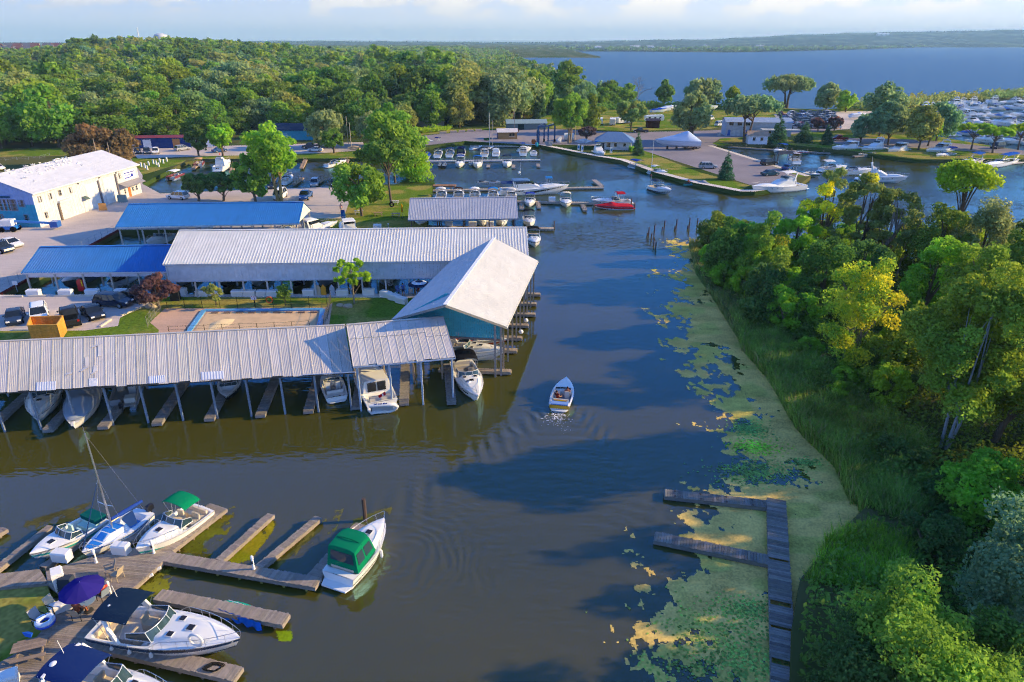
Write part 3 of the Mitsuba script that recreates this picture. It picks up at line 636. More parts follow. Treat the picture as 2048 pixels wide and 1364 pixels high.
for i, ((x, y), w) in enumerate([((4.06,93.32), 'farthest back'), ((3.35,89.4), 'second from the back'), ((3.09,85.39), 'third from the back'), ((2.07,81.51), 'fourth from the back'),
                            ((1.17,77.44), 'with a white buoy at its tip'), ((0.53,73.71), 'behind the white cruiser'), ((-0.17,68.07), 'nearest the front')]):
    dock('dock', f'finger dock by the white gabled shed, {w}', (x - 8.0, y + .6), (x, y), .75, .5, .2, C('a89a88'), 3, pile_top=.0)
dock('dock', 'long dock with an upright end behind the big motor yacht', (-19.4,168.37), (22.81,172.13), 1.5, .5, .35, C('b5a898'), 7)
dock('dock', 'short raised end section of the long yacht dock', (22.51,172.78), (21.51,180.84), 1.3, .7, .35, C('a39a90'), 2)
dock('dock', 'brown railed platform on the lawn edge of the basin', (-19.71,171.47), (-14.09,171.47), 2.3, 1.1, .3, C('a07a60'), 2)
dock('dock', 'dock with the red speedboats moored at its end', (0.69,155.78), (27.7,153.16), 1.2, .5, .35, C('b5a898'), 6, pile_top=0.0)
for q, w in (((5.93,149.13), 'beside the blue topped boat'), ((15.81,146.7), 'between the beige topped boat and the red one'), ((2.08,148.15), 'by the corner of the small grey shed')):
    dock('dock', f'stubby finger dock {w}', (q[0], q[1] + 5.5), q, .9, .5, .3, C('a39a90'), 2, pile_top=.5)
dock('dock', 'white topped dock in the middle of the far basin', (-28.36,212.62), (8.65,215.5), 1.6, .5, .4, C('c9c6c2'), 6)
for q, w in (((-6.97,201.79), 'in the middle'), ((0.43,200.94), 'right of the white sedan boat'), ((7.73,202.66), 'at the right end')):
    dock('dock', f'stub of the far basin dock {w}', (q[0], q[1] + 5), q, 1.0, .5, .35, C('a39a90'), 2)
dock('dock', 'dock in front of the small grey shed', (-24.99,133.14), (8.12,131.16), 1.4, .5, .35, C('b5a898'), 6, pile_top=0)
dock('dock', 'cluttered dock below the boat lift', (-14.64,245.1), (10.16,246.34), 2.2, .5, .4, C('b5a898'), 5)
dock('dock', 'timber edge dock at the top of the far basin', (-34.34,243.87), (-14.6,260.84), 1.2, .5, .4, C('c09a70'), 5)
for a, b, w in (((-60.47,199.49), (-63.69,215.83), 'left of the white cabin boat'), ((-49.14,204.67), (-50.98,217.8), 'right of the white cabin boat'), ((-55.62,175.53), (-55.92,183.86), 'near the lime tree'),
                ((-50.01,175.53), (-50.07,183.86), 'by the parked silver car'), ((-46.91,174.86), (-46.39,179.6), 'by the parked blue car'), ((-91.07,197.82), (-94.31,211.04), 'left of the old trawler'), ((-78.26,192.95), (-82.84,208.27), 'right of the old trawler')):
    dock('dock', f'short slip dock in the back inlet {w}', b, a, 1.1, .7, .35, C('b39a80'), 3, pile_top=.9)
dock('dock', 'low dock with tall posts in the right hand basin', (108.67,222.5), (133.46,232.16), 1.2, .5, .35, C('b5a898'), 5, pile_top=1.4)
dock('dock', 'dock in front of the twin white yachts at right', (137.74,203.53), (163.05,215.5), 1.3, .5, .35, C('d8d0c4'), 4, pile_top=1.3)
dock('dock', 'dock beside the pilings in front of the twin white yachts', (127.3,216.47), (144.36,216.47), 1.2, .5, .35, C('b5a898'), 4, pile_top=1.3)
dock('dock', 'dark timber jetty along the lawn in the right hand basin', (73.36,245.1), (103.9,228.86), 1.2, .5, .4, C('9a9288'), 7, pile_top=.9)
def piling(q, z1, label, group=None, r=.13, z0=-.6, col=C('5f5148')):
    mb = MB().tube([(q[0], q[1], z0), (q[0] + .02, q[1], z1)], [r, r * .92], col, 8)
    return solo('piling', mb, 'wood', label, 'piling', group)
for q, h in (((26.06,127.41), 1.6), ((25.81,123.5), 1.4), ((27.18,127.78), 2.0), ((25.64,120.12), 1.5), ((25.62,118.17), 1.3), ((29.87,131.56), 1.9), ((32.4,132.33), 2.0), ((35.15,133.12), 2.1), ((37.04,134.32), 1.7), ((25.58,126.32), .8), ((29.32,130.78), .8), ((31.93,131.56), .7), ((34.67,132.33), .7)):
    piling(q, h, 'old bare wooden piling standing in the canal off the right bank', 'old pilings off the right bank')
piling((-11.34,42.74), 2.1, 'dark wooden piling behind the bow of the green canvas boat', r=.17)
for q, h in (((26.62,151.85), 1.9), ((27.08,149.87), 1.6), ((8.3,132.33), 1.6), ((17.91,148.89), 1.2)): piling(q, h, 'mooring post at the end of a basin dock', 'mooring posts of the basin docks')

# ---------------------------------------------------------------- boats
TEAL, NAVY, RED, GREEN = C('2fa8a4'), C('26385c'), C('b8202c'), C('0f8a5c')
TAN = C('c8b8a0')
class Hull:
    def __init__(s, L, B, fs, fb, full=2.4, rake=.09, stern=.9):
        s.L, s.B, s.fs, s.fb, s.full, s.rake, s.stern = L, B, fs, fb, full, rake, stern
    def w(s, t):
        t = np.asarray(t, float)
        a = s.stern + (1 - s.stern) * np.sin(np.pi / 2 * np.clip(t / .45, 0, 1))
        b = np.clip(1 - np.clip((t - .42) / .58, 0, 1) ** s.full, 0, 1) ** .85
        return s.B / 2 * a * b
    def z(s, t): return s.fs + (s.fb - s.fs) * np.asarray(t, float) ** 1.7
    def x(s, t, z): return s.L * (np.asarray(t, float) * (1 - s.rake) - .5) + s.L * s.rake * np.asarray(t, float) ** 3 * np.clip(z / s.fb, -.3, 1)
    def side(s, t, f):
        """A point of the starboard side: f 0 at the chine, 1 at the sheer."""
        zc = -.05 + .55 * s.fb * t ** 4; zz = zc + (s.z(t) - zc) * f
        ww = s.w(t) * (.80 - .25 * t ** 3 + (.20 + .25 * t ** 3) * f ** .8)
        return np.array([s.x(t, zz), -ww, zz])
    def hull(s, col, bottom=None):
        mb = MB(); ts = np.concatenate([np.linspace(0, .6, 9), np.linspace(.65, 1, 13)]); fs = [0, .25, .5, .75, 1]
        Pn = np.array([[s.side(t, f) for f in fs] for t in ts])
        keel = np.array([[s.x(t, -.4), 0, -.42 + .4 * t ** 5 + .5 * s.fb * np.clip((t - .85) / .15, 0, 1) ** 2] for t in ts])
        G_ = np.concatenate([keel[:, None], Pn], 1)
        mb.grid(G_, col, 50); mb.grid(G_ * [1, -1, 1], col, 50, flip=True)
        a = G_[0]; b = a * [1, -1, 1]
        for i in range(len(a) - 1): mb.add([a[i], a[i + 1], b[i + 1], b[i]], [[0, 1, 2, 3]], col)
        return mb
    def band(s, f0, f1, col, t0=0.0, t1=1.0, out=.012):
        mb = MB(); ts = np.linspace(t0, t1, 24)
        Pn = np.array([[s.side(t, f) + [out * (t > .97), -out, 0] for f in (f0, f1)] for t in ts])
        mb.grid(Pn, col, 50); mb.grid(Pn * [1, -1, 1], col, 50, flip=True); return mb
    def deck(s, fn, col, nt=56, nu=27, smooth=28, lim=None):
        mb = MB(); ts = np.linspace(0, 1, nt) if lim is None else np.linspace(lim[0], lim[1], nt); us = np.linspace(-1, 1, nu) if lim is None else np.linspace(-lim[2], lim[2], nu)
        Tt, U = np.meshgrid(ts, us, indexing='ij'); zs = s.z(Tt); zz = zs + fn(Tt, U)
        P_ = np.stack([s.x(Tt, zs), U * s.w(Tt) * .995, zz], -1)
        mb.grid(P_, col, smooth, flip=True); return mb
    def at(s, t, u, dz=0): return np.array([s.x(t, s.z(t)), u * s.w(t), s.z(t) + dz])
def step(a, b, x): t = np.clip((x - a) / (b - a), 0, 1); return t * t * (3 - 2 * t)
METALC = C('c8ccd0')
def seat(x, y, z, w=.5, d=.5, h=.45, col=OFFW, back=1):
    mb = MB().box((x, y, z + h * .5), (d, w, h), col * .96); mb.box((x, y, z + h + .05), (d * .98, w * .98, .1), col)
    if back: mb.box((x - back * d * .45, y, z + h + .32), (.12, w * .96, .5), col)
    return mb
def bimini(h, t0, t1, zt, wd, col, parts, crown=.14, key='bimini_top', legs=True):
    x0, x1 = h.x(t0, 1), h.x(t1, 1); mb = MB(); U = np.linspace(-1, 1, 11); V = np.linspace(0, 1, 7)
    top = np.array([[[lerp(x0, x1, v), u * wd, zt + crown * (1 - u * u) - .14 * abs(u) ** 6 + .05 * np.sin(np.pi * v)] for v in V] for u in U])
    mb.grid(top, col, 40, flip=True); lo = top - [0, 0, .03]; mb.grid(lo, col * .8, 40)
    for e in (top[0], top[-1], top[:, 0], top[:, -1]):
        mb.tube(e - [0, 0, .02], .022, col * .9, 5)
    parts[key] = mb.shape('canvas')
    if legs:
        fm = MB(); tm = (t0 + t1) / 2; zz = float(h.z(tm))
        for s in (-1, 1):
            base = np.array([h.x(tm, 1), s * h.w(tm) * .9, zz])
            for xx in (x0 + .1, x1 - .1, (x0 + x1) / 2): fm.tube([base + [(xx - base[0]) * .25, 0, 0], (xx, s * wd * .98, zt - .1)], .02, METALC, 5)
        parts[key + '__frame'] = fm.shape('metal')
def windshield(h, t0, bulge, hw, parts, uw=.78, zoff=.02, rake=.55, tint='boat_glass', col=METALC, n=5, wrap=.16):
    us = np.linspace(-1, 1, 13); x0 = h.x(t0, 1)
    xs = x0 + bulge * (1 - np.abs(us) ** 2.4) - wrap * h.L * np.clip(np.abs(us) - .86, 0, 1) / .14 * (np.abs(us) > .86)
    ys = np.sign(us) * np.minimum(np.abs(us) / .86, 1) * h.w(t0) * uw; zz = float(h.z(t0)) + zoff
    bot = np.stack([xs, ys, np.full(13, zz)], -1); hh = hw * (1 - .45 * np.clip(np.abs(us) - .86, 0, 1) / .14)
    top = bot + np.stack([-rake * hh * (np.abs(us) < .95), -ys * .06, hh], -1)
    mb = MB().grid(np.stack([bot, top], 1), C('1c2c36'), None); mb2 = MB().grid(np.stack([bot - [.012, 0, 0], top - [.012, 0, 0]], 1), C('1c2c36'), None)
    parts['windshield'] = mb.merge(mb2).shape(tint)
    f = MB(); f.tube(top, .028, col, 5); f.tube(bot, .03, col, 5)
    for i in (0, 1, 4, 8, 11, 12): f.tube([bot[i], top[i]], .024, col, 5)
    parts['windshield__frame'] = f.shape('gloss')
def rail(h, t0, t1, hh, parts, n=6, key='bow_rail', u=.94):
    mb = MB()
    ts = np.linspace(t0, t1, 16)
    top = [h.at(t, u * (1 if t < .98 else .0), hh * step(t0 - .02, t0 + .1, t)) for t in ts]
    tip = h.at(1.0, 0, hh) + [.12, 0, 0]
    port = np.array(top[:-1]); star = port * [1, -1, 1]
    mb.tube(np.vstack([port, [tip], star[::-1]]), .018, METALC, 5)
    for i in np.linspace(1, 14, n).astype(int):
        b = h.at(ts[i], u, 0)
        for s in ([1, 1, 1], [1, -1, 1]): mb.tube([b * s, port[i] * s], .014, METALC, 4)
    mb.tube([h.at(1.0, 0, 0), tip], .014, METALC, 4)
    parts[key] = mb.shape('metal')
def fender(parts, pts, col=WHITE):
    for i, q in enumerate(pts):
        mb = MB().lathe([(0.0, -.34), (.08, -.31), (.11, -.2), (.11, .2), (.08, .31), (0, .34)], col, q, 8)
        mb.tube([np.array(q) + [0, 0, .3], np.array(q) + [0, 0.03, .75]], .012, col, 4)
        parts['fender' if i == 0 else f'fender_{i:03d}'] = mb.shape('gloss')
def outboard(parts, x, y, z, col=C('202226'), key='outboard_motor'):
    mb = MB(); mb.hull([(x + a, y + b, z + c) for a in (-.32, .22) for b in (-.16, .16) for c in (.28, .72)] + [(x - .1, y, z + .84), (x - .38, y, z + .5)], col, 40)
    mb.box((x - .02, y, z - .1), (.2, .14, .85), col * .9); mb.box((x - .05, y, z - .5), (.45, .1, .14), col * .8)
    parts[key] = mb.shape('gloss')
def hatch(h, t, u, s, parts, n, dz=.05, fn=None):
    q = h.at(t, u); z = q[2] + (float(fn(np.array([t]), np.array([u]))[0]) if fn is not None else 0) + .01
    mb = MB().box((q[0], q[1], z + .02), (s, s, .05), C('c8c8c8')); mb.box((q[0], q[1], z + .04), (s * .8, s * .8, .05), C('241f1c'))
    parts['hatch' if n == 0 else f'hatch_{n:03d}'] = mb.shape('gloss')
def house(x0, x1, w0, w1, z0, z1, rf, rb, col, inset=.88):
    """A cabin block: x0 aft, x1 forward; it leans in by rf ahead and rb behind."""
    return MB().hull([(x0, s * w0, z0) for s in (-1, 1)] + [(x1, s * w1, z0) for s in (-1, 1)] + [(x0 + rb, s * w0 * inset, z1) for s in (-1, 1)] + [(x1 - rf, s * w1 * inset, z1) for s in (-1, 1)] + [((x0 + x1) / 2, s * max(w0, w1) * inset, z1 + .06) for s in (-1, 1)], col, 25)
def bandhouse(x0, x1, w0, w1, z0, z1, rf, rb, a, b, inset=.88, out=.015):
    f = lambda k: (x0 + rb * k - out, x1 - rf * k + out, w0 * (1 - (1 - inset) * k) + out, w1 * (1 - (1 - inset) * k) + out, z0 + (z1 - z0) * k)
    p = []
    for k in (a, b):
        q = f(k); p += [(q[0], s * q[2], q[4]) for s in (-1, 1)] + [(q[1], s * q[3], q[4]) for s in (-1, 1)]
    return MB().hull(p, C('101418'))
scene['boat_glass'] = principled({'type': 'rgb', 'value': [0.03, 0.06, 0.075]}, 0.06, 0.7)

def cruiser(L, B, fs=.95, fb=1.5, hull=WHITE, stripe=None, deckc=WHITE, top=None, toprng=(.18, .45), topz=2.9, cock=(.06, .50), arch=False, rails=True, seats=TAN, sw=(.62, .74), stripe2=None, fend=None, shield=.55, trunk=.32, hatches=3, enclosed=False, topw=.86, plat=True, liner=C('d6cfc2'), over=()):
    h = Hull(L, B, fs, fb); p = {}
    p['hull'] = h.hull(hull).shape('gloss')
    if stripe is not None: p['stripe'] = h.band(sw[0], sw[1], stripe).shape('gloss')
    if stripe2 is not None: p['stripe_001'] = h.band(stripe2[0], stripe2[1], stripe2[2], *(stripe2[3:5] or (0, 1))).shape('gloss')
    p['rub_rail'] = h.band(.955, 1.0, C('9a9ca0'), out=.03).shape('gloss')
    c0, c1 = cock; fl = -fs + .28
    def dk(t, u):
        ins = step(c0 - .012, c0 + .012, t) * (1 - step(c1 - .012, c1 + .012, t)) * (1 - step(.80, .86, np.abs(u)))
        tr = trunk * step(c1 - .03, c1 + .03, t) * (1 - step(.72, .97, t)) * (1 - step(.55, .80, np.abs(u))) + .05 * (1 - u * u)
        return tr * (1 - ins) + ins * fl
    p['deck'] = h.deck(dk, deckc).shape('gloss')
    p['cockpit_sole'] = h.deck(lambda t, u: 0 * t + fl + .02, liner, 8, 5, None, (c0 + .02, c1 - .02, .76)).shape('matte')
    zf = float(h.z(c0)) + fl
    mb = MB(); xb = h.x(c0, 1) + .35
    mb.box((xb, 0, zf + .25), (.55, h.w(c0) * 1.4, .5), seats); mb.box((xb - .25, 0, zf + .55), (.16, h.w(c0) * 1.4, .6), seats * 1.05)
    p['stern_bench'] = mb.shape('canvas')
    xh = h.x(c1, 1) - 1.0
    p['helm_seat'] = seat(xh, -h.w(c1) * .42, zf, .62, .5, .6, seats).shape('canvas'); p['companion_seat'] = seat(xh - .2, h.w(c1) * .42, zf, .7, .8, .5, seats).shape('canvas')
    p['dashboard'] = MB().hull([(h.x(c1, 1) - .05, s * h.w(c1) * .74, zf + a) for s in (-1, 1) for a in (0.2, fs - .15)] + [(h.x(c1, 1) - .5, s * h.w(c1) * .74, zf + a) for s in (-1, 1) for a in (.2, fs - .4)], deckc * .9).shape('gloss')
    windshield(h, c1 + .015, .05 * L, shield, p, zoff=trunk * .5)
    if plat:
        mb = MB().hull([(-L / 2 + a, s * b, z) for a, b in ((.05, B * .42), (-.62, B * .34)) for s in (-1, 1) for z in (.22, .34)], deckc, 30); p['swim_platform'] = mb.shape('gloss')
    if rails: rail(h, .5, .97, .55, p)
    fn = lambda t, u: dk(np.asarray(t), np.asarray(u))
    for i, (t, u, s) in enumerate([(.70, 0, .5), (.60, .42, .42), (.60, -.42, .42)][:hatches]): hatch(h, t, u, s, p, i, fn=fn)
    if arch:
        a = MB(); tt = c0 + .16; w = h.w(tt) * .97; zz = float(h.z(tt)); xx = h.x(tt, 1)
        prof = [(xx + .55, -w, zz), (xx + .05, -w * .93, zz + .9), (xx - .35, -w * .80, zz + 1.5), (xx - .42, 0, zz + 1.58)]
        pts = np.array(prof + [(q[0], -q[1], q[2]) for q in prof[-2::-1]])
        for u, v in zip(pts[:-1], pts[1:]): a.beam(u, v, .16, .34, deckc)
        a.tube([(xx - .4, .3, zz + 1.6), (xx - .6, .3, zz + 2.7)], .02, WHITE, 5); a.ball((xx - .4, -.4, zz + 1.75), (.22, .22, .13), WHITE, 2)
        p['radar_arch'] = a.shape('gloss')
    if top is not None: bimini(h, *toprng, topz, h.w(.4) * topw, top, p)
    if enclosed:
        x0, x1 = h.x(c0 + .01, 1), h.x(c1 + .02, 1); w = h.w(.3) * .92; zz = float(h.z(c0)); zt = topz
        mb = MB().hull([(x0, s * w, zz + .0) for s in (-1, 1)] + [(x1, s * w * .97, zz + .25) for s in (-1, 1)] + [(x0 + .1, s * w * .82, zt - .15) for s in (-1, 1)] + [(x1 - .45, s * w * .85, zt - .1) for s in (-1, 1)] + [((x0 + x1) / 2, s * w * .8, zt) for s in (-1, 1)] + [((x0 + x1) / 2 + .8, s * w * .5, zt + .08) for s in (-1, 1)] + [(x0 + .15, s * w * .45, zt - .05) for s in (-1, 1)], top, 30)
        p['canvas_enclosure'] = mb.shape('canvas')
        e = .02; wi_ = 0
        for s in (-1, 1):
            for u0, u1 in ((.08, .44), (.52, .92)):
                wm = MB()
                a = [lerp((x0 + .04, s * (w + e), zz + .05), (x1, s * (w * .97 + e), zz + .27), u) for u in (u0, u1)]; b = [lerp((x0 + .1, s * (w * .82 + e), zt - .15), (x1 - .45, s * (w * .85 + e), zt - .1), u) for u in (u0, u1)]
                wm.hull([lerp(a[i], b[i], k) + [0, s * o, 0] for i in (0, 1) for k in (.30, .84) for o in (-.03, .01)], C('3a3430')); p['canvas_enclosure__side_window' + (f'_{wi_:03d}' if wi_ else '')] = wm.shape('boat_glass'); wi_ += 1
        bm = MB().hull([(x0 + .1 * k - .03 + o, s * (w * (1 - .18 * k)) * .8, zz + (zt - .15 - zz) * k) for s in (-1, 1) for k in (.38, .86) for o in (0, .04)], C('6a6058')); p['canvas_enclosure__rear_window'] = bm.shape('boat_glass')
        sm = MB().tube([(x0 + (x1 - x0) * .42, u * w * .84, zt + .1 - .2 * abs(u) ** 3) for u in np.linspace(-1, 1, 9)], .035, top * .7, 5); p['canvas_enclosure__seam'] = sm.shape('canvas')
    if fend: fender(p, [h.side(t, .62) + np.array([0, -.14, -.15]) for t in fend])
    return p, h

def speedboat(L, B, hull=WHITE, stripe=RED, deckc=WHITE, seats=OFFW, cover=None, motor='in', sw=(.15, .62), fs=.62, fb=.95, top=None, bow=True, shield=.34, lite=False):
    h = Hull(L, B, fs, fb, 2.2); p = {}
    p['hull'] = h.hull(hull).shape('gloss')
    if stripe is not None: p['stripe'] = h.band(*sw, stripe).shape('gloss')
    p['rub_rail'] = h.band(.94, 1.0, C('b0b2b6'), out=.03).shape('gloss')
    fl = -fs + .2
    def dk(t, u):
        a = np.abs(u)
        ins = step(.12, .15, t) * (1 - step(.55, .58, t)) * (1 - step(.76, .84, a))
        if bow: ins = np.maximum(ins, .75 * step(.62, .65, t) * (1 - step(.84, .88, t)) * (1 - step(.58, .70, a)))
        return (.08 * (1 - u * u) + .05 * step(.56, .64, t)) * (1 - ins) + ins * fl
    if cover is not None:
        dk2 = lambda t, u: (.42 * step(.0, .14, t) * (1 - step(.60, .97, t)) + .08) * np.clip(1 - np.abs(u) ** 2.2, 0, 1) + .30 * np.exp(-((t - .58) / .07) ** 2) * np.clip(1 - u * u, 0, 1)
        p['deck'] = h.deck(lambda t, u: .03 * (1 - u * u), deckc, 20, 9).shape('gloss')
        p['cover'] = h.deck(lambda t, u: dk2(t, u) + .03, cover, 40, 21, 40, (.02, .93, .95)).shape('canvas')
    else:
        p['deck'] = h.deck(dk, deckc).shape('gloss')
        p['cockpit_sole'] = h.deck(lambda t, u: 0 * t + fl + .02, C('8f9aa8'), 8, 5, None, (.15, .55, .74)).shape('matte')
        zf = float(h.z(.15)) + fl
        p['stern_bench'] = MB().box((h.x(.15, 1) + .3, 0, zf + .2), (.5, h.w(.15) * 1.4, .4), seats).box((h.x(.15, 1) + .05, 0, zf + .45), (.14, h.w(.15) * 1.4, .5), seats).shape('canvas')
        p['helm_seat'] = seat(h.x(.44, 1), -h.w(.4) * .42, zf, .5, .5, .35, seats).shape('canvas'); p['companion_seat'] = seat(h.x(.44, 1), h.w(.4) * .42, zf, .5, .5, .35, seats).shape('canvas')
        windshield(h, .57, .04 * L, shield, p, .80, .06)
        p['dashboard'] = MB().box((h.x(.555, 1), -h.w(.5) * .42, zf + .36), (.4, h.w(.5) * .7, .6), deckc * .92).box((h.x(.555, 1), h.w(.5) * .42, zf + .36), (.4, h.w(.5) * .7, .6), deckc * .92).shape('gloss')
    if motor == 'out': outboard(p, -L / 2 - .15, 0, .45)
    else: p['swim_platform'] = MB().hull([(-L / 2 + a, s * b, z) for a, b in ((.05, B * .40), (-.45, B * .30)) for s in (-1, 1) for z in (.16, .24)], deckc, 30).shape('gloss')
    if top is not None: bimini(h, .22, .52, 1.95, h.w(.4) * .85, top, p)
    return p, h

def yacht(L, B, fs=1.2, fb=2.0, hull=WHITE, fly=True, glassband=True, top=None, arch=True, stripe=None, swoosh=False, hard=False, topcol=C('2f4a78')):
    h = Hull(L, B, fs, fb, 2.6); p = {}
    p['hull'] = h.hull(hull).shape('gloss')
    p['rub_rail'] = h.band(.94, 1.0, C('b8b8ba'), out=.03).shape('gloss')
    if stripe is not None: p['stripe'] = h.band(.80, .88, stripe).shape('gloss')
    if swoosh:
        mb = MB(); ts = np.linspace(.36, .93, 22); f = lambda t: ((t - .36) / .57)
        P_ = np.array([[h.side(t, .52 + .22 * f(t) - .30 * max(0, np.sin(np.pi * min(1, max(0, f(t))) ** .55)) ** 1.2 * (1 - f(t)) ) + [0, -.02, 0], h.side(t, .56 + .26 * f(t) + .06 * np.sin(np.pi * f(t))) + [0, -.02, 0]] for t in ts])
        mb.grid(P_, C('10131a'), None); mb.grid(P_ * [1, -1, 1], C('10131a'), None, flip=True)
        ts = np.linspace(.14, .36, 8); P_ = np.array([[h.side(t, .70 + .2 * (t - .14)) + [0, -.02, 0], h.side(t, .80 + .28 * (t - .14)) + [0, -.02, 0]] for t in ts]); mb.grid(P_, C('10131a'), None); mb.grid(P_ * [1, -1, 1], C('10131a'), None, flip=True)
        p['hull_window'] = mb.shape('glass')
    else:
        for i, t in enumerate((.55, .64, .73)):
            q = h.side(t, .66); mb = MB().box(q + [0, -.01, 0], (.5, .06, .14), C('101418')); mb.box(q * [1, -1, 1] + [0, .01, 0], (.5, .06, .14), C('101418')); p[f'porthole_{i:03d}' if i else 'porthole'] = mb.shape('glass')
    dk = lambda t, u: .06 * (1 - u * u) + .38 * step(.56, .66, t) * (1 - step(.80, .95, t)) * (1 - step(.5, .75, np.abs(u))) - (fs - .55) * step(.03, .05, t) * (1 - step(.24, .26, t)) * (1 - step(.8, .86, np.abs(u)))
    p['deck'] = h.deck(dk, WHITE).shape('gloss')
    x0, x1 = h.x(.24, 1), h.x(.70, 1); w = h.w(.45) * .80; z0 = float(h.z(.4)) - .05; z1 = z0 + 1.25
    p['cabin'] = house(x0, x1, w, w * .7, z0, z1, .24 * L, .1, WHITE).shape('gloss')
    p['cabin__window'] = bandhouse(x0 + .3, x1, w, w * .7, z0, z1, .24 * L, .1, .34, .86).shape('glass')
    xr = x1 - .24 * L
    if hard:
        p['hardtop'] = house(x0 - .8, xr + .3, w * .96, w * .8, z1 + .62, z1 + .82, .4, .2, C('3a5a80') if hard == 'blue' else WHITE, .9).shape('gloss')
        p['upper_window'] = house(x0 + .1, xr + 1.4, w * .9, w * .72, z1 - .05, z1 + .62, 1.5, .1, C('0d1622'), .86).shape('glass')
        mb = MB()
        for s in (-1, 1): mb.beam((x0 - .6, s * w * .85, z1 + .65), (x0 - .1, s * w * .9, z0), .12, .3, WHITE)
        p['support'] = mb.shape('gloss'); top_z = z1 + .9
    elif fly:
        p['flybridge'] = house(x0 + .1, xr - .1, w * .86, w * .7, z1, z1 + .62, .5, .0, WHITE, .94).shape('gloss')
        p['flybridge__windscreen'] = bandhouse(xr - .9, xr - .2, w * .72, w * .66, z1 + .55, z1 + 1.0, .35, .3, 0, 1).shape('boat_glass')
        p['flybridge__seat'] = MB().box((xr - 1.7, 0, z1 + .75), (.6, w * 1.1, .5), C('d8d4cc')).box((x0 + .7, 0, z1 + .72), (.5, w * 1.3, .4), C('d8d4cc')).shape('canvas')
        top_z = z1 + 1.0
    else: top_z = z1
    if arch:
        a = MB(); xx = x0 + .3; wz = w * .9
        pr = [(xx + .5, -wz, z1 - .2), (xx - .3, -wz * .86, top_z + .75), (xx - .35, wz * .86, top_z + .75), (xx + .5, wz, z1 - .2)]
        for u, v in zip(pr[:-1], pr[1:]): a.beam(u, v, .14, .34, WHITE)
        a.ball((xx - .35, 0, top_z + 1.0), (.3, .3, .2), WHITE, 2); a.tube([(xx - .35, .6, top_z + .8), (xx - .6, .6, top_z + 2.6)], .025, WHITE, 5); p['radar_arch'] = a.shape('gloss')
    if top is not None: bimini(h, .26, .48, top_z + 1.0, w * .82, top, p, legs=False); fm = MB(); [fm.tube([(h.x(t, 1), s * w * .8, z1 + .4), (h.x(t, 1), s * w * .8, top_z + .98)], .02, METALC, 5) for t in (.27, .47) for s in (-1, 1)]; p['bimini_top__frame'] = fm.shape('metal')
    p['swim_platform'] = MB().hull([(-L / 2 + a, s * b, z) for a, b in ((.05, B * .44), (-.9, B * .38)) for s in (-1, 1) for z in (.28, .42)], WHITE, 30).shape('gloss')
    rail(h, .45, .97, .65, p, 8)
    p['aft_seat'] = MB().box((h.x(.06, 1) + .3, 0, .95), (.6, h.w(.1) * 1.3, .5), C('c8c2b8')).shape('canvas')
    return p, h

def moor(p, h, label, cat, stern, bow, group=None, name='motorboat', z=0.0, skip=(), flip=False):
    a, b = np.array(stern, float), np.array(bow, float)
    if flip: a, b = b, a
    c, r = (a + b) / 2, math.atan2(*(b - a)[::-1])
    return place(p, name, label, cat, group, xf(c[0], c[1], z, r), skip)
def span(a, b): return math.dist(a, b)

# near-left boats
a, b = (-31.55,42.34), (-33.79,37.76)
p, h = speedboat(span(a, b), 2.45, WHITE, TEAL, WHITE, C('bfe0dc'), sw=(.42, .72), bow=False, shield=.45, fs=.75, fb=1.05)
p['rolled_cover'] = MB().box((h.x(.1, 1), .15, 1.15), (.9, 1.7, .35), C('0f5a58')).shape('canvas'); hatch(h, .74, 0, .5, p, 0, fn=lambda t, u: 0 * t + .1)
moor(p, h, 'white speedboat with teal stripe leftmost at the near docks', 'speedboat', a, b, name='speedboat')
a, b = (-24.01,43.3), (-26.41,38.01)
p, h = cruiser(span(a, b), 2.75, .95, 1.35, WHITE, C('2f9c94'), top=GREEN, toprng=(.18, .44), topz=2.75, sw=(.15, .42), hatches=1, seats=C('d8c8b0'), shield=.6)
moor(p, h, 'white cruiser with green bimini and teal bottom stripe', 'motorboat', a, b)
a, b = (-11.79,35.86), (-9.57,41.35)
p, h = cruiser(span(a, b), 2.8, .95, 1.4, WHITE, C('0f4a3c'), top=C('0f8058'), topz=2.75, cock=(.10, .50), enclosed=True, toprng=(.2, .3), sw=(.40, .50), hatches=1, topw=.0, fend=(.6,))
for q in ('bimini_top', 'bimini_top__frame'): p.pop(q)
moor(p, h, 'white cruiser under a full green canvas enclosure', 'motorboat', a, b)
a, b = (-25.57,31.89), (-16.14,30.02)
p, h = cruiser(span(a, b), 3.1, 1.0, 1.55, C('dcd8d0'), C('1d3a5c'), top=C('1e3148'), toprng=(.10, .36), topz=2.75, cock=(.05, .47), arch=True, sw=(.66, .92), stripe2=(.02, .12, C('1d3a5c'), 0, 1), fend=(.22, .36, .52), shield=.62, topw=.84)
p['life_ring'] = MB().tube([h.at(.80, -.9, .55) + [.42 * math.cos(g), -.02, .42 * math.sin(g)] for g in np.linspace(0, 6.283, 17)], .08, C('d8d8d8'), 6).shape('canvas')
for s in (-1, 1):
    ms = MB()
    P_ = np.array([[h.side(t, f) + [0, -.02, 0] for f in (.94 - .9 * abs(t - .62) * 0, 1.02)] for t in np.linspace(.5, .74, 6)]); P_[:, 0, 2] -= .12; ms.grid(P_ * [1, -s, 1], C('15181c'), None)
    p['side_window' + ('' if s < 0 else '_001')] = ms.shape('glass')
moor(p, h, 'large white cruiser with navy stripe and navy bimini at the lower left', 'motorboat', a, b)
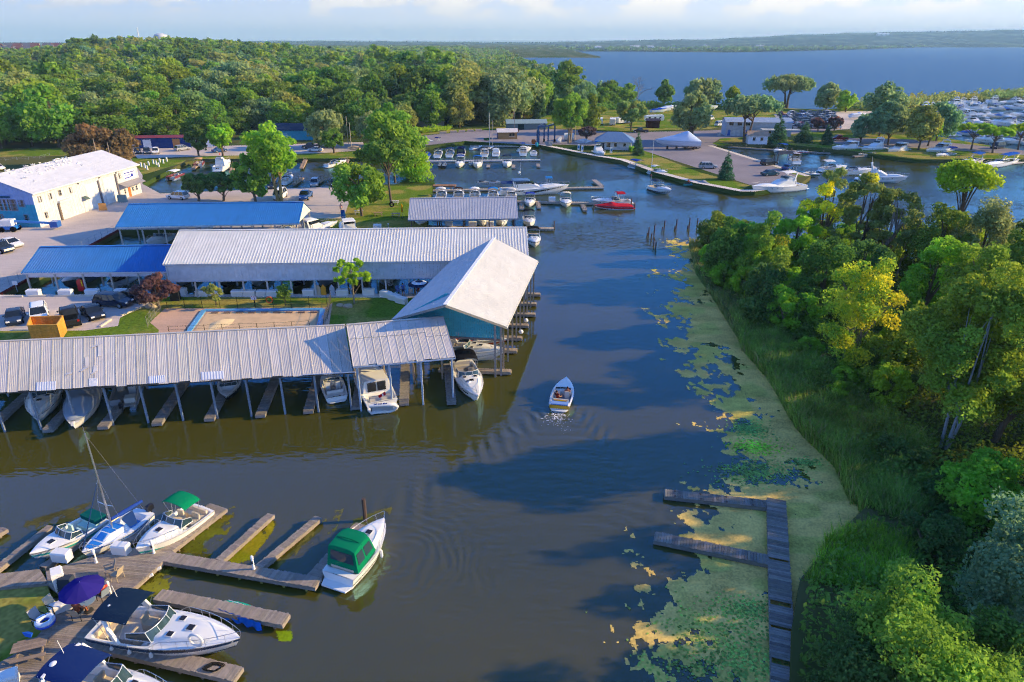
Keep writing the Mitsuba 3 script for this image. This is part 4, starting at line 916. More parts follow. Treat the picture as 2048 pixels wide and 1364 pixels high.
# navy canopy cruiser at the bottom edge
a, b = (-26.42,27.9), (-16.83,24.92)
p, h = cruiser(span(a, b), 3.2, 1.0, 1.5, WHITE, C('20304c'), top=C('20366a'), toprng=(.12, .42), topz=2.7, cock=(.05, .5), arch=True, sw=(.7, .85), shield=.8, topw=.74)
moor(p, h, 'white cruiser with navy canopy cut off by the bottom edge', 'motorboat', a, b)
# sailboat
a, b = (-28.36,43.06), (-30.27,38.01)
Ls = span(a, b); h = Hull(Ls, 2.5, .75, 1.05, 1.9, .08, .72); p = {}
p['hull'] = h.hull(WHITE).shape('gloss'); p['stripe'] = h.band(.78, .90, C('2a5fae')).shape('gloss'); p['rub_rail'] = h.band(.95, 1, C('b8bcc4'), out=.02).shape('gloss')
def sdk(t, u):
    ins = step(.10, .13, t) * (1 - step(.38, .41, t)) * (1 - step(.55, .65, np.abs(u)))
    return (.04 * (1 - u * u) + .36 * step(.40, .45, t) * (1 - step(.66, .82, t)) * (1 - step(.52, .70, np.abs(u)))) * (1 - ins) - .45 * ins
p['deck'] = h.deck(sdk, C('e2e6ea')).shape('gloss')
mb = MB()
def pad(t0, t1, u, c, dz=.02):
    ts = np.linspace(t0, t1, 6); us = np.linspace(-u, u, 5); Tt, U = np.meshgrid(ts, us, indexing='ij')
    P_ = np.stack([h.x(Tt, h.z(Tt)), U * h.w(Tt), h.z(Tt) + sdk(Tt, U) + dz], -1); mb.grid(P_, c, None, flip=True)
BL = C('2f7fd0')
pad(.47, .56, .45, BL); pad(.575, .66, .45, BL); pad(.68, .78, .6, BL); pad(.80, .93, .7, BL); pad(.14, .37, .5, C('4a8ad0'))
p['deck_pad'] = mb.shape('matte')
mz = 9.3; mx = h.x(.56, 1)
p['mast'] = MB().tube([(mx, 0, 1.2), (mx, 0, mz)], [.075, .06], C('c8ccd0'), 8).tube([(mx, 0, mz), (mx, 0, mz + .55)], .015, C('c8ccd0'), 5).shape('metal')
p['mast__spreader'] = MB().tube([(mx, -.75, 3.4), (mx, 0, 3.3), (mx, .75, 3.4)], .03, METALC, 5).shape('metal')
st = MB()
for q in ((h.x(1, 1), 0, 1.1), (h.x(0.02, 1), 0, .9)): st.tube([(mx, 0, mz - .1 if q[0] < mx else 5.6), q], .014, C('505458'), 4)
for s in (-1, 1): st.tube([(mx, 0, 5.6), (mx, s * .75, 3.4), (mx - .2, s * h.w(.54), .95)], .012, C('505458'), 4)
p['stay'] = st.shape('metal')
p['furled_jib'] = MB().tube([(h.x(.985, 1), 0, 1.2), lerp((h.x(.985, 1), 0, 1.2), (mx, 0, 5.6), .92)], [.05, .02], C('26416e'), 6).shape('canvas')
p['boom'] = MB().tube([(mx, 0, 1.75), (h.x(.06, 1), 0.0, 1.65)], .05, C('d0a040'), 6).shape('gloss')
p['boom__sail_cover'] = MB().tube([(mx - .1, 0, 1.95), (h.x(.35, 1), 0, 1.82), (h.x(.03, 1), .1, 1.78)], [.10, .17, .11], C('2a4a9a'), 8).shape('canvas')
p['tarp'] = MB().hull([(h.x(.42, 1), 0, 1.6), (h.x(.2, 1), 0, 1.5), (h.x(.3, 1), .9, .95), (h.x(.42, 1), .8, 1.0), (h.x(.3, 1), .88, .93)], C('7a8698')).shape('canvas')
rail(h, .85, .97, .5, p, 3, 'pulpit'); outboard(p, -Ls / 2 - .12, .3, .5)
moor(p, h, 'blue and white sailboat with bare mast between the two white boats', 'sailboat', a, b, name='sailboat')

# boats in the weathered shed
a, b = (-49.28,64.93), (-45.25,56.36)
p, h = cruiser(span(a, b), 3.0, .95, 1.45, WHITE, C('3a4a66'), sw=(.72, .8), rails=True); moor(p, h, 'white cruiser with its bow out of the leftmost slip of the grey shed', 'motorboat', a, b)
a, b = (-45.25,65.16), (-40.85,54.96)
p, h = speedboat(span(a, b), 3.3, C('d0d4d8'), None, cover=C('a8b4c0'), fs=.8, fb=1.25); rail(h, .88, .98, .45, p, 3)
p['boat_lift_winch'] = MB().box(h.at(.99, 0, .15), (.5, .25, .25), C('e0e0dc')).shape('gloss')
moor(p, h, 'boat under a pale full cover with bow out of the grey shed', 'motorboat', a, b)
def pontoon(L, B, col=C('c8ccd0'), top=None, seats=OFFW, panel=C('7a3a40')):
    h = Hull(L, B, .6, .6, 30, .01, 1.0); p = {}
    mb = MB()
    for s in (-1, 1): mb.tube([(-L / 2, s * B * .36, .08), (L / 2 - .7, s * B * .36, .08), (L / 2, s * B * .36, .22)], [.3, .3, .06], METALC, 10)
    p['float'] = mb.shape('metal'); p['platform'] = MB().box((0, 0, .45), (L * .96, B, .1), C('9aa0a0')).shape('matte')
    mb = MB()
    for s in (-1, 1): mb.box((-.1, s * B * .48, .82), (L * .78, .05, .6), panel)
    mb.box((L * .37, 0, .82), (.05, B * .92, .6), panel); mb.box((-L * .41, B * .25, .82), (.05, B * .4, .6), panel); p['fence_panel'] = mb.shape('gloss')
    p['seat'] = MB().box((L * .25, B * .3, .75), (1.6, .6, .5), seats).box((L * .25, -B * .3, .75), (1.6, .6, .5), seats).box((-L * .3, -B * .25, .75), (1.0, 1.0, .5), seats).shape('canvas')
    p['console'] = MB().box((-.2, -B * .25, .95), (.5, .7, .9), C('b8bcc0')).shape('gloss')
    if top is not None: bimini(h, .15, .62, 2.35, B * .48, top, p)
    outboard(p, -L / 2 - .1, 0, .3); return p, h
a, b = (-39.21,60.46), (-40.7,64.97)
p, h = pontoon(6.2, 2.5, seats=C('d8d4c8'), panel=C('8a8f94')); moor(p, h, 'pontoon boat with pale seats stern out in the grey shed', 'pontoon boat', a, b, name='pontoon_boat')
a, b = (-30.69,66.8), (-29.12,61.44)
p, h = speedboat(6.3, 2.4, C('1c2024'), WHITE, sw=(.82, .95), bow=True); moor(p, h, 'black hulled bowrider with bow out between the empty slips', 'speedboat', a, b, name='speedboat')
a, b = (-18.14,62.15), (-20.22,67.34)
p, h = speedboat(6.4, 2.5, WHITE, C('8a2020'), seats=C('e4e4e0'), bow=False); moor(p, h, 'white runabout stern out in the slip left of the dinghy cruiser', 'speedboat', a, b, name='speedboat')
a, b = (-13.02,60.09), (-16.91,69.16)
L_ = 10.0; p, h = yacht(L_, 3.5, 1.0, 1.6, fly=False, arch=False)
x0 = h.x(.24, 1); w = h.w(.45) * .8
for i, s in enumerate((-1, 1)):
    p[f'cabin_door_{i:03d}' if i else 'cabin_door'] = MB().box((x0 - .02, s * w * .36, float(h.z(.4)) + .55), (.06, w * .62, 1.0), C('101820')).shape('glass')
p['flag'] = MB().quad((-L_ / 2 - .1, .3, 1.5), (-L_ / 2 - .5, -.35, 1.95), (-L_ / 2 - .45, -.3, 2.3), (-L_ / 2 - .1, .35, 1.8), C('b81c2c')).quad((-L_ / 2 - .3, -.02, 1.73), (-L_ / 2 - .38, -.14, 1.83), (-L_ / 2 - .34, -.1, 2.1), (-L_ / 2 - .27, .02, 1.98), WHITE).shape('canvas')
kk = moor(p, h, 'white cabin cruiser stern out under the raised shed bay with a red and white flag', 'motorboat', a, b, name='cabin_cruiser')
# dinghy on its swim platform
d = MB(); U = np.linspace(0, 1, 15)
tubep = [(1.35 * (2 * abs(0.5 - u) * -1 + 1) * 1.0 - .2, .62 * math.cos(math.pi * u), 0) for u in U]
ring = [(-1.3, .62, 0), (.6, .62, 0), (1.1, .42, .06), (1.35, 0, .12), (1.1, -.42, .06), (.6, -.62, 0), (-1.3, -.62, 0)]
p = {'inflatable_tube': MB().tube(ring, .21, C('e0e0de'), 8, 60).shape('gloss'), 'floor': MB().box((-.1, 0, -.05), (2.2, 1.0, .08), C('b8bcc0')).shape('gloss'), 'transom_board': MB().box((-1.15, 0, .05), (.08, 1.0, .4), C('3a3e44')).shape('matte')}
txt = meshkit.text_mesh('TC', .17, .004); v = np.array(txt.vertices)
q = np.array((-12.74,59.12)); rot_ = math.radians(-172)
tm = np.eye(4); cz, sz = math.cos(math.radians(8)), math.sin(math.radians(8))
kd = thing('dinghy', 'pale inflatable dinghy tipped on the stern of the white cabin cruiser', 'dinghy')
Rz = np.array([[cz, -sz, 0], [sz, cz, 0], [0, 0, 1.0]]); Rx = np.array([[1, 0, 0], [0, .5, .866], [0, -.866, .5]])
M4 = np.eye(4); M4[:3, :3] = Rz @ Rx; M4[:3, 3] = [q[0], q[1], 0.75]
for n_, s_ in p.items(): scene[kd + '__' + n_] = {**s_, 'to_world': T4(M4)}
mk = MB()
for j, (xx, ww_) in enumerate(((-.75, .1), (-.6, .12), (-.36, .08), (-.24, .08), (-.12, .08), (.1, .1), (.24, .12), (.4, .08))): mk.box((xx, -.62 - .215, 0.02), (ww_, .02, .14), C('2a3a78'))
scene[kd + '__registration_mark'] = {**mk.shape('canvas'), 'to_world': T4(M4)}
a, b = (-5.76,69.69), (-3.41,60.32)
p, h = cruiser(span(a, b), 2.9, .95, 1.5, WHITE, C('2a3450'), top=C('23242a'), toprng=(.14, .42), topz=2.8, sw=(.74, .80), stripe2=(.40, .58, C('1c2026'), .42, .86), fend=None, seats=C('b8b4ac'))
p['anchor'] = MB().tube([h.at(.96, 0, .1), h.at(.9, .0, .5)], .03, C('404040'), 5).ball(h.at(.72, -.35, .35), (.3, .3, .16), C('2a2c30'), 1).shape('metal')
moor(p, h, 'white cruiser with black bimini facing the camera beside the grey shed end', 'motorboat', a, b)
a, b = (-9.22,73.54), (-0.81,71.53)
p, h = cruiser(span(a, b), 3.2, 1.05, 1.6, WHITE, C('9a9ea4'), top=C('6a1c28'), toprng=(.10, .36), topz=3.0, arch=True, sw=(.5, .56), stripe2=(.62, .85, C('2a2420'), .14, .5)); moor(p, h, 'white cruiser with maroon canvas and radar arch under the white gabled shed', 'motorboat', a, b)
a, b = (-7.34,77.45), (-1.15,75.9)
p, h = speedboat(7.5, 2.6, WHITE, C('c8541c'), seats=C('d05030')); moor(p, h, 'open speedboat with red gear behind the maroon canvas cruiser', 'speedboat', a, b, name='speedboat')

# boats in the long silver shed, bows or sterns towards the lawn
row = [((-66.16,95.66), C('3a4652'), None, 'small boat in the blue roofed shed by the red buoy'), ((-59.51,95), C('c8ccd0'), C('22262c'), 'dark covered boat in the blue roofed shed'), ((-50.18,96.34), C('8f98a4'), C('5a6470'), 'grey covered boat in the left bay of the long silver shed'),
       ((-43.22,95.66), C('20242a'), C('1a1d22'), 'black covered boat in the long silver shed'), ((-38.87,96.34), C('c8ccd4'), C('7a1f28'), 'boat under a dark red cover in the long silver shed'), ((-32.62,96.11), C('20242a'), C('14171c'), 'boat with black cover right of the red covered one'),
       ((-28.53,96.11), C('8fa4bc'), None, 'blue grey cruiser with bow towards the lawn in the long silver shed'), ((-19.36,96.79), C('9aa0a0'), None, 'large grey cruiser with bow towards the lawn near the striped umbrella'), ((-23.48,96.11), C('6a7078'), C('4a525c'), 'slate covered boat behind the lone lawn tree')]
for q, hc, cv, lb in row:
    if cv is not None: p, h = speedboat(7.4, 2.7, hc, None, cover=cv, fs=.9, fb=1.3)
    else: p, h = cruiser(8.6, 3.1, 1.0, 1.6, hc, None, hatches=1)
    moor(p, h, lb, 'motorboat', (q[0], q[1] + 8), q)
for q, lb in (((-64.87,118), 'white open fishing boat under the blue roof nearest the workshop'), ((-58.86,125.52), 'blue boat under the middle of the upper blue roof'), ((-43.63,125.52), 'white boat under the right end of the upper blue roof')):
    p, h = cruiser(7.5, 2.7, .9, 1.4, C('cfd4d8'), None, hatches=1); moor(p, h, lb, 'motorboat', (q[0] + .5, q[1] + 7.5), q)

# moving runabout
a, b = (4.91,60.77), (5.69,64.62)
p, h = speedboat(5.7, 2.35, C('e2a21c'), None, WHITE, C('c8c4bc'), bow=False, shield=.32)
p['topside'] = h.band(.55, 1.0, WHITE).shape('gloss')
p['engine_hatch'] = MB().box((h.x(.065, 1), 0, .74), (.75, 1.7, .12), C('7a9cd0')).box((h.x(.125, 1), 0, .80), (.12, 1.3, .14), C('d8a020')).shape('canvas')
a_, b_ = np.array(a), np.array(b); RUN = ((a_ + b_) / 2, math.atan2(*(b_ - a_)[::-1]), h)
moor(p, h, 'white and yellow runabout with two people under way in the canal', 'speedboat', a, b, name='speedboat')

# basin boats
a, b = (-2.89,165.25), (13.83,166.69)
p, h = yacht(span(a, b), 4.4, 1.35, 2.2, WHITE, fly=False, hard='blue', swoosh=True, arch=False)
p['radar'] = MB().ball((h.x(.30, 1), 0, 5.2), (.35, .35, .25), WHITE, 2).tube([(h.x(.32, 1), .4, 4.6), (h.x(.32, 1), .4, 7.4)], .03, WHITE, 5).shape('gloss')
p['awning'] = MB().box((h.x(.12, 1), 0, 2.9), (3.2, 3.0, .12), C('3a5078')).shape('canvas')
bimini(h, .70, .80, 4.0, 1.0, C('2f7fc0'), p)
moor(p, h, 'largest white motor yacht with black sweeping hull window at the long dock', 'yacht', a, b, name='motor_yacht')
a, b = (4.46,160.24), (3.58,147.3)
p, h = cruiser(6.8, 2.5, .8, 1.2, WHITE, C('c8ccd0'), top=C('2a3f9a'), topz=2.4, hatches=1); moor(p, h, 'white bowrider with dark blue bimini by the small grey shed corner', 'motorboat', a, b)
a, b = (12.36,160.8), (12.02,146.86)
p, h = cruiser(7.0, 2.7, .85, 1.2, C('e0dccf'), C('2a3a66'), top=C('cfc8b4'), topz=2.5, hatches=0, liner=C('30405a'), sw=(.8, .95)); moor(p, h, 'cream boat with beige canopy and red floats at its side', 'motorboat', a, b)
a, b = (26.53,150.17), (18.3,149.77)
p, h = speedboat(8.6, 2.6, C('c02030'), WHITE, C('c02030'), cover=C('c02838'), sw=(0, .3)); moor(p, h, 'red speedboat under a red cover at the dock end', 'speedboat', a, b, name='speedboat')
a, b = (27.51,154.85), (17.35,153.52)
p, h = cruiser(9.2, 2.9, .9, 1.3, WHITE, C('5a3a3a'), top=C('b02434'), toprng=(.2, .42), topz=2.7, sw=(.35, .5)); moor(p, h, 'white cruiser with red bimini behind the red speedboat', 'motorboat', a, b)
a, b = (34.77,171.87), (38.23,164.25)
p, h = cruiser(span(a, b), 2.9, .95, 1.4, WHITE, C('23283a'), top=C('3a4656'), topz=2.7, sw=(.05, .3)); p['flag'] = MB().quad((-4.2, 0, 3.2), (-4.7, 0, 3.2), (-4.7, 0, 3.6), (-4.2, 0, 3.6), RED).tube([(-4.2, 0, 1.2), (-4.2, 0, 3.6)], .02, WHITE, 4).shape('canvas')
moor(p, h, 'white cruiser with dark canopy under way in front of the quay', 'motorboat', a, b)
a, b = (38.61,193.97), (42.5,189.29)
p, h = cruiser(span(a, b), 2.7, .9, 1.3, WHITE, NAVY, top=C('e0ded8'), topz=2.4); moor(p, h, 'white cruiser moored along the quay behind the moving one', 'motorboat', a, b)
a, b = (35.31,204.67), (38.21,199.49)
p, h = pontoon(7.2, 2.6, top=C('2a4a9a'), panel=C('8a8f96')); moor(p, h, 'pontoon boat with dark blue top at the quay corner', 'pontoon boat', a, b, name='pontoon_boat')
a, b = (26.78,233.45), (29.42,216.53)
p, h = yacht(9.6, 3.4, 1.1, 1.8, WHITE, fly=True, top=C('2f6fb0'), arch=False); moor(p, h, 'white flybridge yacht with blue top at the fuel dock', 'yacht', a, b, name='motor_yacht')
a, b = (72.6,172.12), (57.7,165.45)
p, h = yacht(span(a, b), 4.2, 1.3, 2.1, WHITE, fly=True, top=C('e4e4e2'), arch=True); moor(p, h, 'large white yacht at the tip of the parking peninsula', 'yacht', a, b, name='motor_yacht')
a, b = (47.82,177.93), (49.64,174.07)
p, h = speedboat(6.3, 2.4, C('c8b83a'), None, cover=C('8f959c')); moor(p, h, 'low boat with grey cover and yellow side at the quay', 'speedboat', a, b, name='speedboat')
for (q, c, lb) in (((-7.42,176.05), C('d0c8ba'), 'left personal watercraft on the long yacht dock'), ((-4.35,176.05), C('c8ccd0'), 'right personal watercraft on the long yacht dock'), ((45.34,176.01), C('1f8a8a'), 'teal personal watercraft ridden by a person near the quay')):
    p = {'hull': MB().hull([(-1.4, s * .5, z) for s in (-1, 1) for z in (0, .4)] + [(.8, s * .5, .45) for s in (-1, 1)] + [(1.6, 0, .55), (1.3, 0, .1)], c, 40).shape('gloss'), 'seat': MB().hull([(-1.1, s * .2, .4) for s in (-1, 1)] + [(.3, s * .2, .4) for s in (-1, 1)] + [(-1.0, s * .14, .8) for s in (-1, 1)] + [(.2, s * .14, .75) for s in (-1, 1)], C('22262a'), 40).shape('gloss'), 'handlebar': MB().tube([(.45, -.35, 1.0), (.6, 0, .9), (.45, .35, 1.0)], .03, C('202020'), 5).hull([(.3, -.2, .5), (.3, .2, .5), (1.2, 0, .55), (.6, 0, .95)], c * .8).shape('gloss')}
    place(p, 'personal_watercraft', lb, 'jet ski', to=xf(q[0], q[1], 0.62 if 'dock' in lb else 0.05, -.2))

# far basin row
rowf = [((-20.5,202.05), 'out2', None, 'dark twin outboard boat at the left end of the far basin dock'), ((-15.41,202.05), 'cr', C('2a3f8a'), 'white cruiser with blue bimini, left one of the far basin row'), ((-11.87,203.79), 'sp', C('4a78a8'), 'small blue dinghy-like bowrider in the far basin row'),
        ((-10.13,201.19), 'cr', C('2f6fb8'), 'white cruiser with bright blue bimini in the far basin row'), ((-1.45,202.05), 'cr', C('1e2840'), 'white sedan cruiser with dark canvas in the far basin row')]
for q, kd_, c, lb in rowf:
    if kd_ == 'cr': p, h = cruiser(8.2, 2.9, 1.0, 1.5, WHITE, None, top=c, topz=2.9, hatches=1)
    elif kd_ == 'sp': p, h = speedboat(5.2, 2.2, c, WHITE, WHITE)
    else:
        p, h = speedboat(6.6, 2.5, C('2a2e36'), None, C('70757c'), motor='out'); p.pop('swim_platform', None)
    moor(p, h, lb, 'motorboat', (q[0], q[1] + 7.5), q, flip=(kd_ == 'out2'))
rowb = [((-27.21,219.8), C('2a52b0'), 'cover', 'boat under a bright blue cover at the left of the far basin'), ((-23.69,220.82), C('20283a'), 'top', 'boat with wide dark canopy behind the far basin dock'), ((-19.99,221.84), C('20386a'), 'top', 'boat with navy canopy behind the far basin dock'),
        ((-16.41,222.87), C('16204a'), 'enc', 'boat with navy canvas enclosure with windows'), ((-8.92,222.87), C('202a3a'), 'top', 'small boat with dark sunshade behind the far basin dock'), ((-5.28,223.91), None, 'pilot', 'white pilothouse boat behind the far basin dock'), ((3.54,224.97), C('d8d8d4'), 'top', 'white boat with pale hardtop at the right of the far basin'), ((6.91,224.97), C('c8c8c8'), 'sp', 'low white open boat at the right end of the far basin dock')]
for q, c, kd_, lb in rowb:
    if kd_ == 'cover': p, h = speedboat(6.5, 2.5, WHITE, None, cover=c)
    elif kd_ == 'sp': p, h = speedboat(6.0, 2.4, WHITE, NAVY)
    elif kd_ == 'enc': p, h = cruiser(7.5, 2.7, top=c, enclosed=True, topw=.5)
    elif kd_ == 'pilot': p, h = yacht(7.2, 2.6, .8, 1.3, fly=False, arch=False)
    else: p, h = cruiser(7.5, 2.7, top=c, topz=2.7, hatches=1)
    moor(p, h, lb, 'motorboat', q, (q[0] + .3, q[1] + 8))
for a, b, kd_, c, lb in (((-32.25,255.39), (-28.73,253.1), 'cover', C('d8d8d8'), 'boat shrouded in white cover at the top left of the far basin'), ((-27.67,256.73), (-24.9,254.43), 'top', C('2a3a7a'), 'small boat with navy cover beside the white shrouded one'), ((2.68,234.86), (6.05,235.94), 'cr', C('2a4a9a'), 'white fishing boat with blue top below the boat lift'),
                         ((-13.45,239.05), (-10.69,242.41), 'sp', C('e0e0e0'), 'white open boat at the cluttered dock below the lift'), ((-9.44,236.72), (-6.66,240), 'sp', C('22262c'), 'dark open boat at the cluttered dock below the lift'),
                         ((-54.07,203.79), (-50.01,208.81), 'cr', None, 'white cabin boat in the back inlet beside two slip docks'), ((-58.84,176.87), (-58.74,184.56), 'cr', None, 'white open boat behind the lime green tree'), ((-90.69,181.54), (-90.25,190.4), 'pon', C('e4e6ea'), 'white deck boat with canopy at the back inlet wall'),
                         ((-43.14,183.86), (-38.87,186.05), 'cr', None, 'white boat half hidden behind the lawn trees'), ((-91.05,200.09), (-94.53,212.62), 'pon', C('c09a70'), 'pontoon boat with tan top left of the old trawler')):
    if kd_ == 'cover': p, h = speedboat(6.5, 2.6, WHITE, None, cover=c, fs=.8, fb=1.2)
    elif kd_ == 'sp': p, h = speedboat(5.6, 2.2, c, NAVY)
    elif kd_ == 'pon': p, h = pontoon(7.0, 2.5, top=c)
    elif kd_ == 'top': p, h = speedboat(5.6, 2.2, WHITE, NAVY, top=c)
    else: p, h = cruiser(min(8, span(a, b) + 1), 2.6, .95, 1.4, WHITE, C('22262c') if c is None else c, top=c, sw=(0, .15), hatches=1)
    moor(p, h, lb, 'motorboat', a, b)
a, b = (-83.21,195), (-83.39,206.91)
p, h = yacht(9.5, 3.4, 1.5, 2.1, WHITE, fly=True, arch=False)
p['stern_mark'] = MB().hull([(-4.78, y, z) for y, z in ((.5, 1.25), (.5, .75), (.1, 1.0), (.1, 1.2))] + [(-4.8, .3, 1.0)], BLACK).box((-4.78, -.15, 1.05), (.05, .5, .14), BLACK).shape('canvas')
p['flag'] = MB().quad((-1, 0, 4.2), (-1.5, .1, 4.2), (-1.5, .1, 4.7), (-1, 0, 4.8), RED).tube([(-1, 0, 3.2), (-1, 0, 4.8)], .03, WHITE, 4).shape('canvas')
moor(p, h, 'old white trawler yacht with dark stern mark and red flag in the back inlet', 'yacht', a, b, name='motor_yacht')
for a, b, lb, fly in (((-38.27,127.71), (-36.11,130.35), 'white cabin top boat behind the silver roof, left one', False), ((-30.68,126.59), (-32.78,131.94), 'white pilothouse boat behind the silver roof, right one', True)):
    p, h = yacht(9.0, 3.2, 1.0, 1.6, fly=False, hard=True, arch=False); moor(p, h, lb, 'motorboat', a, b)
for q, c, lb in (((-18.14,132.35), C('3a3634'), 'boat with dark canopy under the left bay of the small grey shed'), ((-1.99,133.55), C('2a3f7a'), 'blue covered boat under the right bay of the small grey shed'), ((3.57,133.14), C('22262c'), 'boat with black canopy just right of the small grey shed'), ((-5.87,133.55), None, 'pale boat under the small grey shed')):
    p, h = cruiser(7.0, 2.6, .9, 1.3, WHITE, None, top=c, topz=2.6, hatches=1); moor(p, h, lb, 'motorboat', (q[0] - .2, q[1] + 5.5), q)
p, h = cruiser(7.4, 2.6, .9, 1.35, C('d4d2cc'), C('2a2a2e'), top=C('1c1e22'), topz=2.6, hatches=1); moor(p, h, 'white fishing boat tied to the canal end of the long silver shed', 'motorboat', (3.78,126.25), (4.23,116.94))
for q, c, lb in (((-16.63,157.47), C('d8d8d8'), 'small white boat with raked windscreen behind the small grey shed'), ((-12.58,157.47), C('3a3030'), 'dark covered boat behind the small grey shed'), ((-8.77,157.47), C('f0f0f0'), 'boat with white hardtop behind the small grey shed'), ((-4.5,157.47), C('2a7ac0'), 'boat with sky blue top behind the small grey shed'), ((-0.23,156.39), C('c8c8c8'), 'white boat with arch behind the right end of the small grey shed')):
    p, h = cruiser(7.0, 2.6, .9, 1.3, WHITE, None, top=c, topz=2.7, hatches=1); moor(p, h, lb, 'motorboat', q, (q[0] + .2, q[1] + 7))

# right hand basin
for a, b, kd_, c, lb in (((117.07,236.65), (106.18,233.23), 'y', None, 'light blue shaded yacht with arched window at the right basin jetty'), ((125.32,236.65), (114.9,231.21), 'yf', None, 'white cruiser with tall radar arch next to the arched window yacht'), ((131.09,233.45), (121.93,227.72), 'y', None, 'white sedan cruiser at the dock with tall posts'),
                         ((92.65,184.56), (102.73,179.21), 'yf', None, 'big white yacht glimpsed behind the yellowing trees on the right'), ((87.55,196.63), (95.44,198.06), 'c', C('d8d8d4'), 'white boat partly hidden by the yellow treetop'), ((91.15,192.59), (100.29,193.08), 'c', None, 'long white cruiser hidden behind the yellowing trees'),
                         ((89.95,231.89), (85.21,228.01), 'c', C('2a52a0'), 'white cruiser with blue top near the conifers'), ((96.92,231.05), (92.08,229.67), 's', C('b02a3a'), 'red and green open boat at the dark jetty'), ((85.38,209.48), (85.13,213.88), 'c', C('c8ccd8'), 'white boat with tower by the parking lot corner'),
                         ((144.85,232.05), (134.01,227.12), 'yh', None, 'white hardtop yacht with slanted arch behind the round lime tree'), ((142.97,213.24), (132.87,205.64), 'c2', C('2a58a8'), 'white cruiser with blue canvas, left of the twin yachts'), ((153.66,213.24), (133.45,197.93), 'c2', C('2a5cb0'), 'big white cruiser with blue canvas, right of the twin yachts'),
                         ((120.5,227.38), (110.58,223.54), 's', C('b8bcb0'), 'small pale open boat in front of the right basin yachts'), ((141.37,224.67), (132.1,217.85), 'c', C('2a4a90'), 'boat with blue bimini behind the round lime tree'), ((81.57,192.16), (83.42,187.37), 's', WHITE, 'white speedboat by the corner of the parking peninsula')):
    L_ = max(5.5, span(a, b))
    if kd_ == 'y': p, h = yacht(L_, 3.8, 1.3, 1.9, fly=False, hard=True, arch=False)
    elif kd_ == 'yf': p, h = yacht(L_, 4.0, 1.3, 1.9, fly=True)
    elif kd_ == 'yh': p, h = yacht(L_, 4.0, 1.3, 1.9, fly=False, hard=True)
    elif kd_ == 's': p, h = speedboat(L_, 2.3, c, C('2a6a5a'))
    else: p, h = cruiser(L_, 3.2, 1.1, 1.6, WHITE, None, top=c, topz=3.1, arch=kd_ == 'c2', hatches=1, toprng=(.05, .45))
    moor(p, h, lb, 'motorboat', a, b)
protos = []
for c, kd_ in ((C('2a4a90'), 'c'), (None, 'y'), (C('1c2026'), 'c'), (None, 'yf'), (C('d8d8d4'), 'c'), (C('3a70b8'), 'k')):
    if kd_ == 'c': protos.append((cruiser(8.6, 2.9, 1.0, 1.5, top=c, topz=2.9, hatches=0, rails=False), 'white cruiser with canvas top berthed in the far right marina'))
    elif kd_ == 'k': protos.append((speedboat(7, 2.5, WHITE, None, cover=c), 'boat under a blue cover berthed in the far right marina'))
    else: protos.append((yacht(10.5, 3.6, 1.2, 1.8, fly=kd_ == 'yf', hard=kd_ == 'y'), 'white yacht berthed in the far right marina'))
bi = 0
FARROWS = [([(237.47,404.58),(321.47,438.97)], 11), ([(212.01,369.62),(292.68,398.32)], 14), ([(191.34,335.54),(261.46,354.24)], 15), ([(177.49,307.01),(233.45,314.68)], 13), ([(169.1,279.61),(208.61,279.61)], 10), ([(168.42,259.2),(188.56,251.29)], 6)]
for (A_, B_), n in FARROWS:
    for i in range(n):
        q = lerp(A_, B_, (i + rng.uniform(.3, .7)) / n); (p, h), lb = protos[int(rng.integers(0, 6))]
        if not W2.buffer(-2.5).contains(Point(q)): continue
        r = math.radians(rng.choice([88, 272, 180, 0], p=[.4, .3, .2, .1]) + rng.uniform(-5, 5))
        sc = rng.uniform(.85, 1.25)
        place(p, 'motorboat', lb, 'motorboat', {'white yacht': 'white yachts in the far right marina', 'boat under ': 'covered boats in the far right marina'}.get(lb[:11], 'canvas topped cruisers in the far right marina'), xf(q[0], q[1], -.05, r, sc), skip=('helm_seat', 'companion_seat', 'stern_bench', 'bow_rail', 'rub_rail', 'cockpit_sole', 'dashboard', 'aft_seat'))
for j, (a, b) in enumerate([[(220.7,383.45),(306.4,417.69)], [(199.87,349.38),(272.36,369.62)], [(184.8,318.65),(245.12,331.16)], [(173.59,291.01),(217.89,292.71)]]):
    dock('dock', f'long dock of the far right marina, {["farthest", "second", "third", "nearest"][j]} row', a, b, 1.6, .5, .6, C('c0b4a4'), 5, pile_top=1.2)
# shrink wrapped yacht on stands
a, b = (61.87,232.81), (47.81,233.88)
h = Hull(span(a, b) * 1.05, 4.6, 1.5, 1.8, 2.4); p = {}
p['hull'] = h.hull(C('bccbe0')).shape('gloss')
dk = lambda t, u: (.05 + 2.7 * np.interp(t, [0, .27, .32, .6, 1], [.05, .86, 1.0, .46, .03]) * (1 - np.abs(u) ** 1.05) + .5 * np.sin(np.pi * np.clip(t, 0, 1)) * (1 - np.abs(u) ** 4))
p['shrink_wrap'] = h.deck(dk, C('bccbe0'), 40, 25, 30).shape('gloss')
p['wrap_edge'] = h.band(.55, .98, C('b8c8de'), out=.06).shape('gloss')
mb = MB()
for t in (.15, .35, .55, .75):
    q = h.at(t, 0); mb.box((q[0], 0, -1.1), (.6, .8, 1.8), C('5a4a40'))
p['keel_block'] = mb.shape('wood')
kk = moor(p, h, 'large yacht shrink wrapped in white plastic on blocks beside the quay road', 'yacht', a, b, name='wrapped_yacht', z=2.3)

